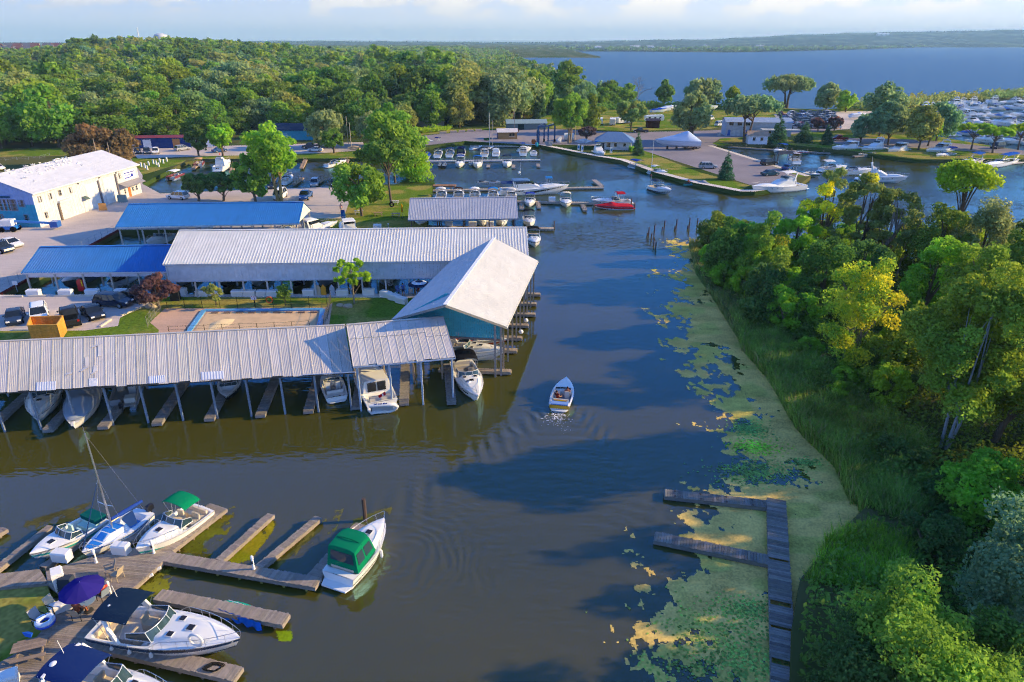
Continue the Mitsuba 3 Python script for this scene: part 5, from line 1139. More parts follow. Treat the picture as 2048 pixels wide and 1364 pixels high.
# ---------------------------------------------------------------- vehicles
def vehicle(kind, col, lite=False):
    L, Wd, H, cab, hood, zb = {'suv': (4.7, 1.9, 1.72, (-2.15, 1.0), .98, .30), 'sedan': (4.6, 1.82, 1.45, (-1.55, .85), .88, .25), 'pickup': (5.5, 1.95, 1.85, (-.6, 1.3), 1.08, .38), 'van': (5.2, 1.95, 2.1, (-2.5, 1.6), 1.15, .3)}[kind]
    p = {}; w = Wd / 2; x0, x1 = -L / 2, L / 2
    mb = MB(); mb.hull([(x, s * w * k, z) for s in (-1, 1) for x, k, z in ((x0 + .08, .92, zb), (x0, .94, .55), (x0 + .06, .94, hood), (x1 - .12, .86, zb), (x1, .86, .50), (x1 - .10, .84, hood * .80), (cab[1] + .35, .94, hood), (0, 1.0, .62), (0, .97, zb), (0, .98, hood))], col, 30)
    p['body'] = mb.shape('gloss')
    ra, rf = (.35 if kind in ('suv', 'van') else .75 if kind == 'sedan' else .15), (.75 if kind != 'van' else .5)
    cabf = lambda z0, z1, k0, k1, x: [(cab[0] + ra * k - x, s * w * (.95 - .17 * k) + s * x * .5, z0 + (z1 - z0) * k) for k in (k0, k1) for s in (-1, 1)] + [(cab[1] + .35 - rf * k + x, s * w * (.93 - .17 * k) + s * x * .5, z0 + (z1 - z0) * k) for k in (k0, k1) for s in (-1, 1)]
    p['window'] = MB().hull(cabf(hood - .02, H - .06, 0, 1, 0), C('0e1418'), 30).shape('glass')
    rm = MB().hull([(cab[0] + ra - .05, s * w * .77, H - .09) for s in (-1, 1)] + [(cab[1] + .35 - rf + .05, s * w * .75, H - .09) for s in (-1, 1)] + [(cab[0] + ra + .15, s * w * .6, H) for s in (-1, 1)] + [(cab[1] - rf + .1, s * w * .58, H) for s in (-1, 1)], col, 40)
    for s in (-1, 1):
        for u in (0, .36, .68, 1):
            xx0, xx1 = lerp(cab[0], cab[1] + .35, u), lerp(cab[0] + ra, cab[1] + .35 - rf, u); rm.beam((xx0, s * w * .955, hood - .02), (xx1, s * w * .785, H - .08), .07, .07, col)
    p['roof'] = rm.shape('gloss')
    if kind == 'pickup': p['bed'] = MB().box(((x0 + cab[0]) / 2 + .05, 0, hood + .01), (cab[0] - x0 - .35, Wd * .76, .03), C('15171a')).shape('matte')
    for i, (x, s) in enumerate(((x0 + .85, -1), (x0 + .85, 1), (x1 - .88, -1), (x1 - .88, 1))):
        g = np.arange(14) * 2 * math.pi / 14; r_ = .35 if kind != 'pickup' else .40
        mk = lambda rr, a, b, c: MB().hull([(x + rr * math.cos(t), s * y, r_ + rr * math.sin(t)) for t in g for y in (a, b)], c, 40)
        key = 'wheel' if i == 0 else f'wheel_{i:03d}'
        p[key] = mk(r_, w - .24, w + .01, C('101012')).shape('matte')
        if not lite: p[key + '__rim'] = mk(r_ * .62, w - .05, w + .025, C('9a9da2')).shape('metal')
    if not lite:
        for i, s in enumerate((-1, 1)):
            sf = f'_{i:03d}' if i else ''
            p['headlight' + sf] = MB().box((x1 - .06, s * w * .62, hood * .72), (.14, .38, .16), C('e8e8e6')).shape('gloss')
            p['taillight' + sf] = MB().box((x0 + .03, s * w * .74, hood * .84), (.10, .24, .22), C('a01418')).shape('gloss')
            p['mirror' + sf] = MB().box((cab[1] - .15, s * (w + .10), hood + .10), (.16, .20, .14), col).shape('gloss')
        p['bumper'] = MB().box((x0 + .02, 0, .45), (.12, Wd * .86, .2), col * .7).box((x1 - .04, 0, .42), (.14, Wd * .78, .2), col * .6).shape('gloss')
    return p
CARB, CARN, CARS, CARW, CARK, CARR, CARBL = C('1a1d24'), C('28364c'), C('a4a8ae'), C('e6e6e4'), C('202226'), C('9a1a24'), C('24508c')
def park(kind, col, rear, front, label, cat='car', name='parked_car', group=None, lite=False, z=1.012):
    a, b = np.array(rear, float), np.array(front, float); c = (a + b) / 2
    return place(vehicle(kind, col, lite), name, label, cat, group, xf(c[0], c[1], z, math.atan2(*(b - a)[::-1]), 1.06))
for k_, c_, a, b, lb in (('sedan', CARN, (-65.47,84.3), (-62.49,79.13), 'slate blue sedan leftmost in the lower lot'), ('suv', CARW, (-63.02,85.03), (-59.57,79.79), 'white crossover with sunroof behind the wooden enclosure'), ('pickup', CARK, (-54.69,78.48), (-58.49,83.93), 'black pickup with its tailgate to the camera'), ('sedan', CARK, (-57.09,85.4), (-52.47,80.79), 'black sedan between the pickup and the blue car'),
                     ('suv', CARN * .9, (-56.43,87.48), (-51.93,86.72), 'dark blue hatchback parked across the lower lot'), ('sedan', CARB, (-54.77,89.66), (-50.27,88.46), 'black car nearest the plum tree'),
                     ('suv', CARN, (-90.03,114.08), (-84.82,111.96), 'dark SUV at the left edge of the yard'), ('sedan', CARW, (-90.52,117.55), (-85.12,115.01), 'white sedan at the left edge of the yard'), ('suv', CARW, (-73.91,155.05), (-78.27,156.12), 'white crossover alone in the yard right of the workshop'),
                     ('van', CARW, (-53.25,161.14), (-52.85,151.38), 'white van under the lime green tree'), ('pickup', CARBL, (-47.36,161.14), (-46.95,151.38), 'blue pickup in the shaded car park'), ('suv', CARS, (-49.85,176.09), (-48.31,166.47), 'silver SUV in the shaded car park by the inlet'), ('suv', CARK, (-44.74,176.09), (-43.21,166.47), 'dark SUV in the shaded car park by the inlet'), ('sedan', CARB, (-59.58,172.12), (-58.11,165.25), 'black car half hidden by the lime tree trunk'),
                     ('suv', CARN, (-122.72,229.8), (-117.08,219.18), 'dark SUV left of three by the storage units'), ('suv', C('3c4658'), (-119.61,229.8), (-114.25,219.18), 'slate SUV middle of three by the storage units'), ('suv', CARW, (-116.5,229.8), (-111.75,219.18), 'white SUV right of three by the storage units'), ('suv', CARS, (-109.94,228.7), (-106.98,233.18), 'silver SUV driving past the storage units'), ('pickup', CARN, (-65.22,235.49), (-69.41,235.49), 'dark pickup in front of the teal shed'), ('sedan', CARW, (-62.63,228.7), (-65.57,228.7), 'white car in front of the teal shed'), ('sedan', CARBL, (-95.7,226.52), (-93.95,228.7), 'blue car beyond the old trawler'),
                     ('suv', CARS, (53.15,196.27), (57.53,196.27), 'silver SUV alone in the peninsula lot'), ('suv', CARK, (72.24,201.35), (77.06,203.1), 'black SUV in the peninsula lot by the wooden jetty'), ('sedan', C('1c4a5a'), (66.62,184.56), (71.56,186.05), 'dark teal car behind the bow of the large white yacht'), ('sedan', CARBL, (75.14,192.22), (79.47,197.1), 'blue car near the corner of the peninsula lot'), ('pickup', CARK, (62.71,235.49), (57.34,235.49), 'black pickup beside the shrink wrapped yacht'), ('pickup', CARK, (53.29,277.6), (47.87,279.2), 'black pickup on the harbour road by the field'),
                     ('suv', CARW, (-148.41,195.45), (-139.48,192.22), 'white vehicle at the left edge below the grass strip'), ('pickup', CARR * .6, (120.28,255.59), (116.66,255.59), 'maroon pickup with pale load by the right basin'), ('van', CARN, (165.08,236.65), (160.38,234.33), 'dark van by the twin white yachts')):
    park(k_, c_, a, b, lb, {'pickup': 'pickup', 'van': 'van'}.get(k_, 'car'))
crng = np.random.default_rng(5)
cols_ = [(CARK, 'black'), (CARN, 'dark blue'), (CARS, 'silver'), (CARW, 'white'), (CARR, 'red'), (CARBL, 'blue'), (C('5c6470'), 'grey')]
lot = {}
LOTROWS = [[(130.46,351.13),(159,353.63)], [(127.9,342.63),(155.52,345.01)], [(124.53,334.51),(152.2,336.79)], [(121.83,325.67),(148.55,327.84)], [(118.38,317.27),(145.08,319.33)], [(115.61,308.31),(141.36,310.26)], [(112.15,299.81),(137.83,301.66)], [(110,292.63),(134.87,294.39)]]
for ri in range(8):
    A_, B_ = LOTROWS[ri]; n = 15
    for i in range(n):
        if crng.random() < .10: continue
        ci = int(crng.choice(7, p=[.26, .2, .16, .18, .07, .07, .06])); kd_ = 'suv' if crng.random() < .5 else 'sedan'
        if (ci, kd_) not in lot: lot[(ci, kd_)] = vehicle(kd_, cols_[ci][0], True)
        q = lerp(A_, B_, (i + .5) / n)
        place(lot[(ci, kd_)], 'parked_car', f'{cols_[ci][1]} {"SUV" if kd_ == "suv" else "car"} in the crowded far car lot', 'car', f'{cols_[ci][1]} {kd_}s in the crowded far lot', xf(q[0] + crng.uniform(-.3, .3), q[1] + crng.uniform(-.5, .5), 1.012, math.radians(90 + 180 * (crng.random() < .5) + crng.uniform(-4, 4)), 1.05))
def caravan(L, col=WHITE):
    p = {'body': MB().hull([(x, s * 1.2, z) for s in (-1, 1) for x, z in ((-L / 2, .5), (-L / 2, 2.7), (L / 2 - .3, 2.8), (L / 2, 1.6), (L / 2 - .2, .5))], col, 20).shape('gloss')}
    for i, x in enumerate((-L * .3, 0, L * .28)): p['window' + (f'_{i:03d}' if i else '')] = MB().box((x, 0, 1.75), (.9, 2.44, .6), BLACK).shape('glass')
    p['wheel'] = MB().box((-.4, 0, .32), (1.3, 2.3, .62), BLACK).shape('matte'); p['stripe'] = MB().box((0, 0, 1.1), (L * .9, 2.43, .12), C('8a6a50')).shape('gloss'); p['hitch'] = MB().beam((L / 2 - .2, 0, .5), (L / 2 + 1, 0, .45), .12, .12, BLACK).shape('matte')
    return p
for (q, L_, r_, lb) in (((43.13,305.42), 6.5, 1.4, 'cream camper with dark rear window on the field'), ((48.5,311.24), 6.5, .5, 'pale camper behind the single park tree'), ((63.59,319.33), 8.5, .15, 'long white travel trailer behind the brown shed'), ((37.77,307.34), 5, 1.5, 'small white trailer beside the dark leafy tree'), ((51.43,313.23), 5.5, 1.2, 'white camper right of the single park tree')):
    place(caravan(L_, C('dcd6c8') if 'cream' in lb else WHITE), 'camper', lb, 'camper', to=xf(q[0], q[1], 1.0, r_))
for q, c, lb in (((72.59,353.63), C('2450b0'), 'boat under a blue tarp on the field'), ((81.36,369.41), C('e0e8f0'), 'large boat wrapped in white plastic behind the willow'), ((77.14,361.36), C('d0d8e4'), 'smaller wrapped boat beside the blue tarp'), ((101.96,369.41), C('e8ecf0'), 'white wrapped boat right of the willow'), ((159.67,330.03), C('dfe6ee'), 'white wrapped boat at the end of the far car lot'), ((164.49,325.67), C('e6ebf2'), 'long white wrapped boat by the dark willow')):
    p, h = speedboat(9.0, 3.0, C('dfe3e8'), None, cover=c, fs=1.1, fb=1.6); place(p, 'stored_boat', lb, 'boat', to=xf(q[0], q[1], 1.9, .3))
for q, lb in (((89.89,325.67), 'white van among the trees left of the clubhouse'), ((88.21,301.66), 'white truck left of the clubhouse')): place(vehicle('van', CARW), 'parked_van', lb, 'van', to=xf(q[0], q[1], 1.01, .6))
# boom lift by the workshop
p = {'base': MB().box((0, 0, .75), (2.6, 1.9, .6), C('1d6cc0')).shape('gloss'), 'engine_cover': MB().hull([(x, y, z) for x in (-1.2, .9) for y in (-.9, .9) for z in (1.1, 2.2)] + [(-1.4, 0, 1.6)], C('e8e8e8'), 30).shape('gloss'), 'boom': MB().beam((-.3, .3, 1.9), (7.2, .5, 1.2), .35, .4, C('2a78c8')).shape('gloss'), 'basket': MB().box((7.9, .5, 1.0), (1.4, 1.6, 1.1), C('1e58a8')).shape('gloss')}
for i, (x, y) in enumerate(((-1, -.9), (-1, .9), (1, -.9), (1, .9))): p['wheel' + (f'_{i:03d}' if i else '')] = MB().hull([(x + .5 * math.cos(t), y + o, .5 + .5 * math.sin(t)) for t in np.linspace(0, 6.28, 13) for o in (-.2, .2)], BLACK, 40).shape('matte')
place(p, 'boom_lift', 'blue and white boom lift parked under the blue end wall', 'boom lift', to=xf(*(-95.05,126.94), 1.01, .12))
p = {'trailer_box': MB().box((0, 0, 1.6), (5.5, 2.2, 1.6), C('2a78d8')).shape('gloss'), 'wheel': MB().box((-.8, 0, .4), (1.4, 2.0, .8), BLACK).shape('matte')}
place(p, 'skip_bin', 'blue container against the blue end wall behind the lift', 'container', to=xf(*(-96.78,131.55), 1.0, .06, .8))

# ---------------------------------------------------------------- vegetation
def leaf_mesh(r, P_, Nn, size, cols, aspect=.62, droop=0.0):
    n = len(P_)
    q = r.normal(size=(n, 3)); q[:, 2] -= droop
    a = np.cross(Nn, q); a /= np.linalg.norm(a, axis=1, keepdims=True) + 1e-9
    if droop: a = np.where((np.abs(a[:, 2:]) < .01), a, a)
    b = np.cross(Nn, a)
    s = (size * r.uniform(.65, 1.35, n))[:, None]
    if droop: a, b = b, a
    V = np.stack([P_ - a * s, P_ + b * s * aspect, P_ + a * s, P_ - b * s * aspect], 1).reshape(-1, 3)
    i = np.arange(n)[:, None] * 4
    F = np.vstack([i + [0, 1, 2], i + [0, 2, 3]])
    return V, F, np.repeat(cols, 4, 0)
def leaf_shape(parts, bsdf='leaf'):
    V, F, K, o = [], [], [], 0
    for v, f, k in parts: V.append(v); F.append(f + o); K.append(k); o += len(v)
    path = meshkit.write_ply((np.vstack(V), np.vstack(F)), False, enc(np.vstack(K)))
    return {'type': 'ply', 'filename': path, 'face_normals': True, 'bsdf': {'type': 'ref', 'id': bsdf}}
def unit(r, n):
    v = r.normal(size=(n, 3)); return v / np.linalg.norm(v, axis=1, keepdims=True)
def clump_leaves(r, cs, rs, n, size, c0, c1, flat=.8, droop=0.0, c2=None, fr2=0.0, aspect=.62):
    cs, rs = np.asarray(cs, float), np.asarray(rs, float)
    k = r.choice(len(cs), n, p=rs ** 2 / (rs ** 2).sum())
    d = unit(r, n); d[:, 2] += .25; d /= np.linalg.norm(d, axis=1, keepdims=True)
    rad = rs[k] * r.uniform(.45, 1.08, n) ** .6
    lump = 1 + .25 * np.sin(d[:, 0] * 5 + k) * np.cos(d[:, 1] * 6 + k * 2)
    P_ = cs[k] + d * (rad * lump)[:, None] * [1, 1, flat]
    if droop: P_[:, 2] -= droop * r.uniform(0, 1, n) ** 2 * rs[k]
    Nn = d * .8 + unit(r, n) * .75; Nn /= np.linalg.norm(Nn, axis=1, keepdims=True)
    tone = np.clip(r.uniform(0, 1, len(cs))[k] * .6 + r.uniform(0, 1, n) * .4, 0, 1)[:, None]
    cols = np.asarray(c0) * (1 - tone) + np.asarray(c1) * tone
    if c2 is not None:
        m = (r.uniform(0, 1, len(cs)) < fr2)[k] & (r.uniform(0, 1, n) < .85); cols[m] = np.asarray(c2) * r.uniform(.7, 1.2, (m.sum(), 1))
    return leaf_mesh(r, P_, Nn, size, cols, aspect, droop)
LEAF = {'green': ((.040, .066, .012), (.105, .145, .024)), 'bright': ((.075, .135, .012), (.165, .235, .020)), 'lime': ((.105, .140, .014), (.20, .235, .020)), 'dark': ((.032, .054, .016), (.075, .108, .024)),
        'olive': ((.080, .098, .026), (.160, .165, .048)), 'willow': ((.075, .100, .040), (.150, .175, .075)), 'silver': ((.070, .092, .040), (.140, .160, .080)), 'yellow': ((.17, .17, .014), (.32, .28, .02)), 'plum': ((.045, .022, .026), (.11, .055, .048)),
        'rust': ((.060, .040, .022), (.13, .085, .040)), 'spruce': ((.016, .040, .020), (.048, .085, .032)), 'maple': ((.060, .098, .014), (.150, .195, .026)), 'grey': ((.09, .085, .07), (.14, .13, .10))}
def tree(seed, H, Wd, kind, n, size, trunk=.28, bare=.25, shape='round', stems=1, lean=0.0, c2=None, fr2=0.0, bark=C('6d5f52'), limbs=14, clumps=None, gap=1.0):
    """(trunk mesh, crown mesh) of a tree H tall and Wd wide with its foot at the origin."""
    r = np.random.default_rng(seed); c0, c1 = LEAF[kind]
    tm = MB(); cs, rs = [], []
    if shape == 'cone':
        m = clumps or 46
        tm.tube([(0, 0, -.5), (0, 0, H * .96)], [trunk, .03], bark, 7)
        for i in range(m):
            f = i / m; z = H * (bare + (1 - bare) * f); w = Wd / 2 * (1 - f) ** .85 + .12
            for j in range(2):
                g = r.uniform(0, 6.283); cs.append((math.cos(g) * w * .62, math.sin(g) * w * .62, z - .18 * w)); rs.append(max(.18, w * .52))
        V = clump_leaves(r, cs, rs, n, size, c0, c1, .45, 0.35, aspect=.35)
        return tm.shape('wood'), leaf_shape([V])
    m = clumps or int(16 + Wd * 2.4)
    hc = H * (bare + 1) / 2; hz = H * (1 - bare) / 2
    for i in range(m):
        d = unit(r, 1)[0]; f = r.uniform(.35, 1) ** .5
        w = Wd / 2
        if shape == 'vase': w *= .55 + .45 * (d[2] * f + 1) / 2 * 1.6
        if shape == 'oval': w *= 1 - .35 * max(0, d[2])
        if shape == 'flat': d[2] = abs(d[2]) * .6 + .1
        c = np.array([d[0] * f * w * .82, d[1] * f * w * .82, hc + d[2] * f * hz * .84])
        cs.append(c); rs.append(min(w, hz) * r.uniform(.20, .40) * gap * .92)
    cs = np.array(cs); cs[:, 0] += lean * cs[:, 2]
    for sidx in range(stems):
        g = 6.283 * sidx / stems + .4; sp = 0 if stems == 1 else .05 * Wd
        top = np.array([math.cos(g) * sp * 2 + lean * hc, math.sin(g) * sp * 2, H * .72])
        base = np.array([math.cos(g) * sp * .4, math.sin(g) * sp * .4, -.5]); mid = lerp(base, top, .45) + np.append(r.normal(size=2) * .03 * H, 0)
        tm.tube([base, lerp(base, mid, .5), mid, lerp(mid, top, .5), top], np.array([1.25, 1, .8, .5, .18]) * trunk, bark, 7)
        for i in r.choice(m, min(m, limbs // stems), replace=False):
            t = np.clip((cs[i][2] - .25 * H) / (.8 * H), .2, .9); st = lerp(base, mid, t / .45) if t < .45 else lerp(mid, top, (t - .45) / .55)
            e = cs[i]; tm.tube([st, lerp(st, e, .5) + [0, 0, .04 * H], e], np.array([.42, .26, .08]) * trunk, bark, 5)
    droop = 1.1 if kind in ('willow', 'silver') and shape != 'oval' else 0.0
    V = [clump_leaves(r, cs, rs, n, size, c0, c1, .8, droop, c2, fr2)]
    return tm.shape('wood'), leaf_shape(V)
def dead_tree(seed, H, Wd, bark=C('8d8278')):
    r = np.random.default_rng(seed); tm = MB()
    def grow(p, d, L, rad, lv):
        q = p + d * L; tm.tube([p, lerp(p, q, .5) + r.normal(size=3) * .03 * L, q], [rad, rad * .8, rad * .6], bark, 5)
        if lv:
            for _ in range(3 if lv > 1 else 4):
                e = d + r.normal(size=3) * .48; e[2] = abs(e[2]) * .9 + .15; e /= np.linalg.norm(e); grow(q if r.random() < .6 else lerp(p, q, .7), e, L * r.uniform(.6, .8), rad * .55, lv - 1)
    grow(np.array([0, 0, -.4]), np.array([.03, 0, 1.0]), H * .36, .05 + .012 * H, 4)
    return tm.shape('wood')
def put_tree(tc, xy, label, cat='tree', group=None, rot=None, sc=1.0, z=1.0, name='tree'):
    k = thing(name, label, cat, group); to = xf(xy[0], xy[1], z, rng.uniform(0, 6.28) if rot is None else rot, sc)
    scene[k + '__trunk'] = {**tc[0], 'to_world': to}; scene[k + '__crown'] = {**tc[1], 'to_world': to}
    return k
def one(seed, bx, by_H, Wd, kind, label, n=None, size=.42, **kw):
    z = kw.pop('z', 1.0); grp = kw.pop('group', None); name = kw.pop('name', 'tree'); H = by_H
    n = n or int(900 + 42 * H * Wd)
    return put_tree(tree(seed, H, Wd, kind, n, size, **kw), bx, label, 'tree', grp, 0.0, 1.0, z, name)
# -- trees about the marina
one(1, (-51.94,152.41), 16.6, 14.0, 'lime', 'bright lime green tree with forked trunk behind the upper blue roof', 5200, .45, shape='vase', bare=.30, stems=2, trunk=.34, bark=C('a08a5a'))
one(2, (-57.32,152.41), 13.0, 8.5, 'maple', 'full green tree touching the lime tree on its left', 4200, .42, bare=.06, shape='oval')
one(3, (-70.52,153.46), 6.6, 8.0, 'dark', 'left one of two dark low trees in front of the upper blue roof', 2600, .36, bare=.22)
one(4, (-65,153.46), 6.3, 7.5, 'dark', 'right one of two dark low trees in front of the upper blue roof', 2400, .36, bare=.25)
one(5, (-30.9,139.06), 12.0, 13.0, 'maple', 'feathery green tree on the lawn right of the dark car park', 4800, .40, bare=.10, gap=.9)
one(6, (-26.65,150.37), 15.0, 15.0, 'green', 'tall spreading tree with bare trunk and tyre at its foot on the lawn', 5200, .42, bare=.32, gap=.85, shape='flat')
one(7, (-30.13,177.45), 19.8, 17.0, 'maple', 'tallest tree on the lawn with layered bright foliage', 9000, .48, bare=.08, shape='oval')
one(8, (-25.63,184.56), 12.5, 9.5, 'bright', 'layered spruce-like tree at the lawn edge by the basin', 3400, .5, shape='cone', bare=.06)
one(9, (-62.16,236.65), 13.0, 15.0, 'willow', 'olive willow behind the round maple in the back inlet', 3600, .6, bare=.15)
one(10, (-46.69,241.44), 12.0, 14.0, 'willow', 'grey green willow left of the harbour road hedge', 3400, .6, bare=.1)
one(11, (-57.29,225.44), 7.8, 9.0, 'green', 'round dark maple at the back inlet wall', 2400, .45, bare=.18)
one(12, (-120.25,200.49), 11.5, 15.0, 'rust', 'left one of two rusty maroon trees behind the workshop', 4200, .5, bare=.04)
one(13, (-114.25,202.22), 11.0, 12.5, 'rust', 'right one of two rusty maroon trees behind the workshop', 3600, .5, bare=.04)
one(14, (-98.11,219.18), 9.0, 7.5, 'dark', 'round dark tree right of the blue storage units', 2200, .45, bare=.18)
one(15, (-90.59,219.18), 10.0, 9.0, 'bright', 'bright vase shaped tree right of the blue storage units', 2600, .5, bare=.2, shape='vase')
one(16, (-47.57,85.96), 4.9, 6.6, 'plum', 'dark plum tree by the parked cars', 3600, .20, bare=.16, trunk=.14)
one(17, (-21.59,87.68), 6.6, 6.6, 'bright', 'lone small tree with thin crown on the lawn before the silver shed', 2600, .20, bare=.38, trunk=.12, gap=.72, bark=C('9a8a74'))
one(18, (-40.05,86.53), 3.4, 3.4, 'olive', 'young yellowish tree by the pool fence', 1100, .17, bare=.2, trunk=.06, gap=.8)
one(19, (-30.81,86.91), 3.3, 2.6, 'green', 'thin young tree by the pool fence near the ring buoy', 900, .17, bare=.3, trunk=.05)
one(20, (20.05,247.68), 16.7, 14.4, 'maple', 'tall green maple with pale twin trunk by the boat lift', 5980, .5, bare=.30, stems=2, trunk=.35, bark=C('a08c74'))
one(21, (30.01,276.03), 16.2, 12.6, 'green', 'dark leafy tree just right of the tall green maple', 4680, .5, bare=.05, shape='oval')
one(22, (26.99,255.59), 5.2, 8.0, 'plum', 'purple leaved low tree behind the fuel house', 2000, .35, bare=.2)
one(23, (47.66,284.1), 12.4, 13.2, 'olive', 'single park tree on the green field', 4420, .5, bare=.24)
one(24, (64.56,252.9), 18.4, 16.2, 'willow', 'tall willow behind the stern of the shrink wrapped yacht', 6240, .55, bare=.18, stems=2, trunk=.4, shape='oval')
one(25, (82.75,250.26), 17.3, 22.8, 'willow', 'wide leaning willow over the clubhouse', 7800, .55, bare=.38, shape='flat', stems=2, trunk=.45, lean=.06)
one(26, (102.49,386.6), 15.7, 22.8, 'willow', 'big round willow at the lake shore behind the yacht', 4940, .8, bare=.1)
one(27, (122.01,398.94), 10.8, 8.4, 'maple', 'small round tree at the lake shore', 1950, .7, bare=.2)
one(28, (85.61,405.4), 14.0, 10.2, 'green', 'narrow tree at the lake shore left of the round willow', 2600, .8, bare=.05, shape='oval')
one(29, (147.42,386.6), 18.9, 30.0, 'willow', 'great weeping willow alone at the lake shore', 6760, .8, bare=.22, stems=3, trunk=.6, shape='flat')
one(30, (164.04,374.97), 15.1, 13.2, 'willow', 'upright willow at the lake shore right of the great one', 3120, .8, bare=.05, shape='oval')
one(31, (169.07,364), 10.3, 9.6, 'bright', 'light green shrub-like tree behind the car lot', 2080, .7, bare=.0)
for i, (x, y, H, w, l) in enumerate([(1555,288,9.5,6.5,'left'), (1607,284,8.0,6.5,'middle'), (1652,290,7.0,4.2,'right')]):
    pass
one(32, (92.92,246.41), 10.0, 6.8, 'spruce', 'dark cedar left of three at the right basin', 2400, .4, shape='cone', bare=.05)
one(33, (103.53,250.26), 7.5, 6.8, 'spruce', 'dark cedar middle of three at the right basin', 2000, .4, shape='cone', bare=.12)
one(34, (109.36,245.15), 7.0, 4.0, 'spruce', 'slim dark cedar right of three at the right basin', 1500, .4, shape='cone', bare=.12)
one(35, (39.68,221.23), 7.2, 3.8, 'spruce', 'small spruce on the quay lawn by the light pole', 2000, .3, shape='cone', bare=.06)
one(36, (55.57,179.53), 7.4, 4.2, 'spruce', 'small spruce on the lawn by the parking lot corner', 2200, .3, shape='cone', bare=.06)
one(37, (122.56,284.1), 5.5, 7.5, 'plum', 'left purple tree in front of the car lot', 1200, .5, bare=.25); one(38, (128.97,284.1), 5.5, 7.0, 'plum', 'right purple tree in front of the car lot', 1200, .5, bare=.25)
one(39, (123.59,250.26), 9.5, 10.2, 'silver', 'small grey willow left of the tall willows', 2600, .5, bare=.15)
one(40, (139.26,268.38), 20.0, 19.2, 'willow', 'tall dark willow, back one of the right basin pair', 6240, .6, bare=.12, shape='oval')
one(41, (130.32,243.9), 16.2, 14.4, 'willow', 'tall willow, front one of the right basin pair', 5460, .55, bare=.12, shape='oval')
one(42, (134.27,232.05), 14.6, 11.4, 'olive', 'yellow green tree right of the tall willows', 3900, .5, bare=.15)
one(43, (152.84,254.24), 14.0, 14.4, 'willow', 'round willow before the far marina', 4160, .55, bare=.15)
one(44, (151.8,232.05), 9.5, 13.0, 'bright', 'spreading locust tree, left one near the twin yachts', 3000, .45, bare=.3, shape='flat', gap=.8); one(45, (154.65,225.44), 9.0, 12.0, 'bright', 'spreading locust tree, right one near the twin yachts', 2800, .45, bare=.3, shape='flat', gap=.8)
one(46, (167.34,232.05), 9.2, 10.8, 'bright', 'locust tree at the right edge above the twin yachts', 2860, .45, bare=.35, shape='flat', gap=.8)
one(47, (142.64,241.44), 9.2, 7.8, 'bright', 'thin young tree by the basin road', 2340, .4, bare=.35)
# -- trees of the right bank, near the camera
one(100, (32.3,97.9), 11.5, 7.5, 'green', 'leafy tree at the tip of the right bank', 12600, 0.170, bare=.02,shape='oval', z=.3)
one(101, (36.3,94.5), 12.7, 8, 'maple', 'second tree from the tip of the right bank', 12600, 0.170, bare=.02,shape='oval',c2=(.20,.17,.02),fr2=.12, z=.3)
one(102, (41.9,97.9), 12.7, 8, 'bright', 'bright crowned tree behind the tip of the right bank', 11700, 0.185, bare=.1, z=.3)
one(103, (47.3,101.6), 18.4, 8.5, 'olive', 'tall thin tree with yellow top on the right bank', 10800, 0.192, bare=.2,gap=.72,c2=(.40,.33,.02),fr2=.5,stems=2, z=.3)
one(104, (52.7,100.8), 17.4, 8.5, 'olive', 'tall thin olive tree right of the yellow topped one', 10800, 0.192, bare=.2,gap=.72,c2=(.30,.27,.03),fr2=.3,stems=2, z=.3)
one(105, (55.9,97.9), 16.0, 8, 'olive', 'grey twiggy tree before the big hidden yacht', 7560, 0.185, bare=.25,gap=.68,stems=2,bark=C('8d8278'), z=.3)
one(106, (66.7,100.8), 18.7, 9.5, 'bright', 'round lime coloured tree standing against the right basin', 9360, 0.222, bare=.52,shape='flat', z=.3)
one(107, (60.5,93.4), 14.5, 9.5, 'green', 'dense tree below the round lime coloured tree', 15300, 0.185, bare=.05, z=.3)
one(108, (64.6,91.3), 15.6, 9.5, 'willow', 'rounded willow at the back of the right bank', 15300, 0.185, bare=.05, z=.3)
one(109, (74.4,93.4), 13.4, 10, 'dark', 'dark tree at the right edge of the right bank', 11700, 0.200, bare=.05, z=.3)
one(110, (38.5,80.1), 13.5, 8, 'green', 'shaded dense tree in the middle of the right bank', 14400, 0.170, bare=.0, z=.3)
one(111, (43.7,81.8), 13.7, 7.5, 'dark', 'dark tree behind the yellow tree on the right bank', 12600, 0.170, bare=.05, z=.3)
one(112, (32.7,77.2), 7.0, 4.6, 'bright', 'small bright green tree at the water edge of the right bank', 7560, 0.126, bare=.05,shape='vase', z=.3)
one(113, (36.3,66.4), 14.6, 9.6, 'yellow', 'golden yellow tree with bare forked trunks on the right bank', 13000, 0.148, bare=.02,gap=.78,clumps=60,stems=3,trunk=.2,c2=(.13,.18,.02),fr2=.45,bark=C('8a8078'),limbs=30, z=.3)
one(114, (48.1,73.9), 15.0, 7, 'bright', 'young upright tree beside the dead twigs on the right bank', 11700, 0.155, bare=.05,shape='vase', z=.3)
one(115, (49.8,69.7), 15.5, 9, 'maple', 'leafy maple behind the largest one on the right bank', 16200, 0.170, bare=.05, z=.3)
one(116, (58.5,73.9), 16.1, 9, 'green', 'dense green tree far back at the right edge', 14400, 0.185, bare=.05, z=.3)
one(117, (38.3,51.6), 19.0, 10.5, 'maple', 'largest tall maple with slim grey trunks on the right bank', 30000, 0.148, bare=.20,stems=3,trunk=.13,bark=C('9a9aa0'),shape='oval', z=.3)
one(118, (43.4,52.8), 18.5, 10, 'maple', 'light green maple at the right, beside the largest one', 27000, 0.148, bare=.12,shape='oval', z=.3)
one(119, (48.7,54.6), 18.5, 10, 'maple', 'maple cut off by the right edge', 19800, 0.163, bare=.12, z=.3)
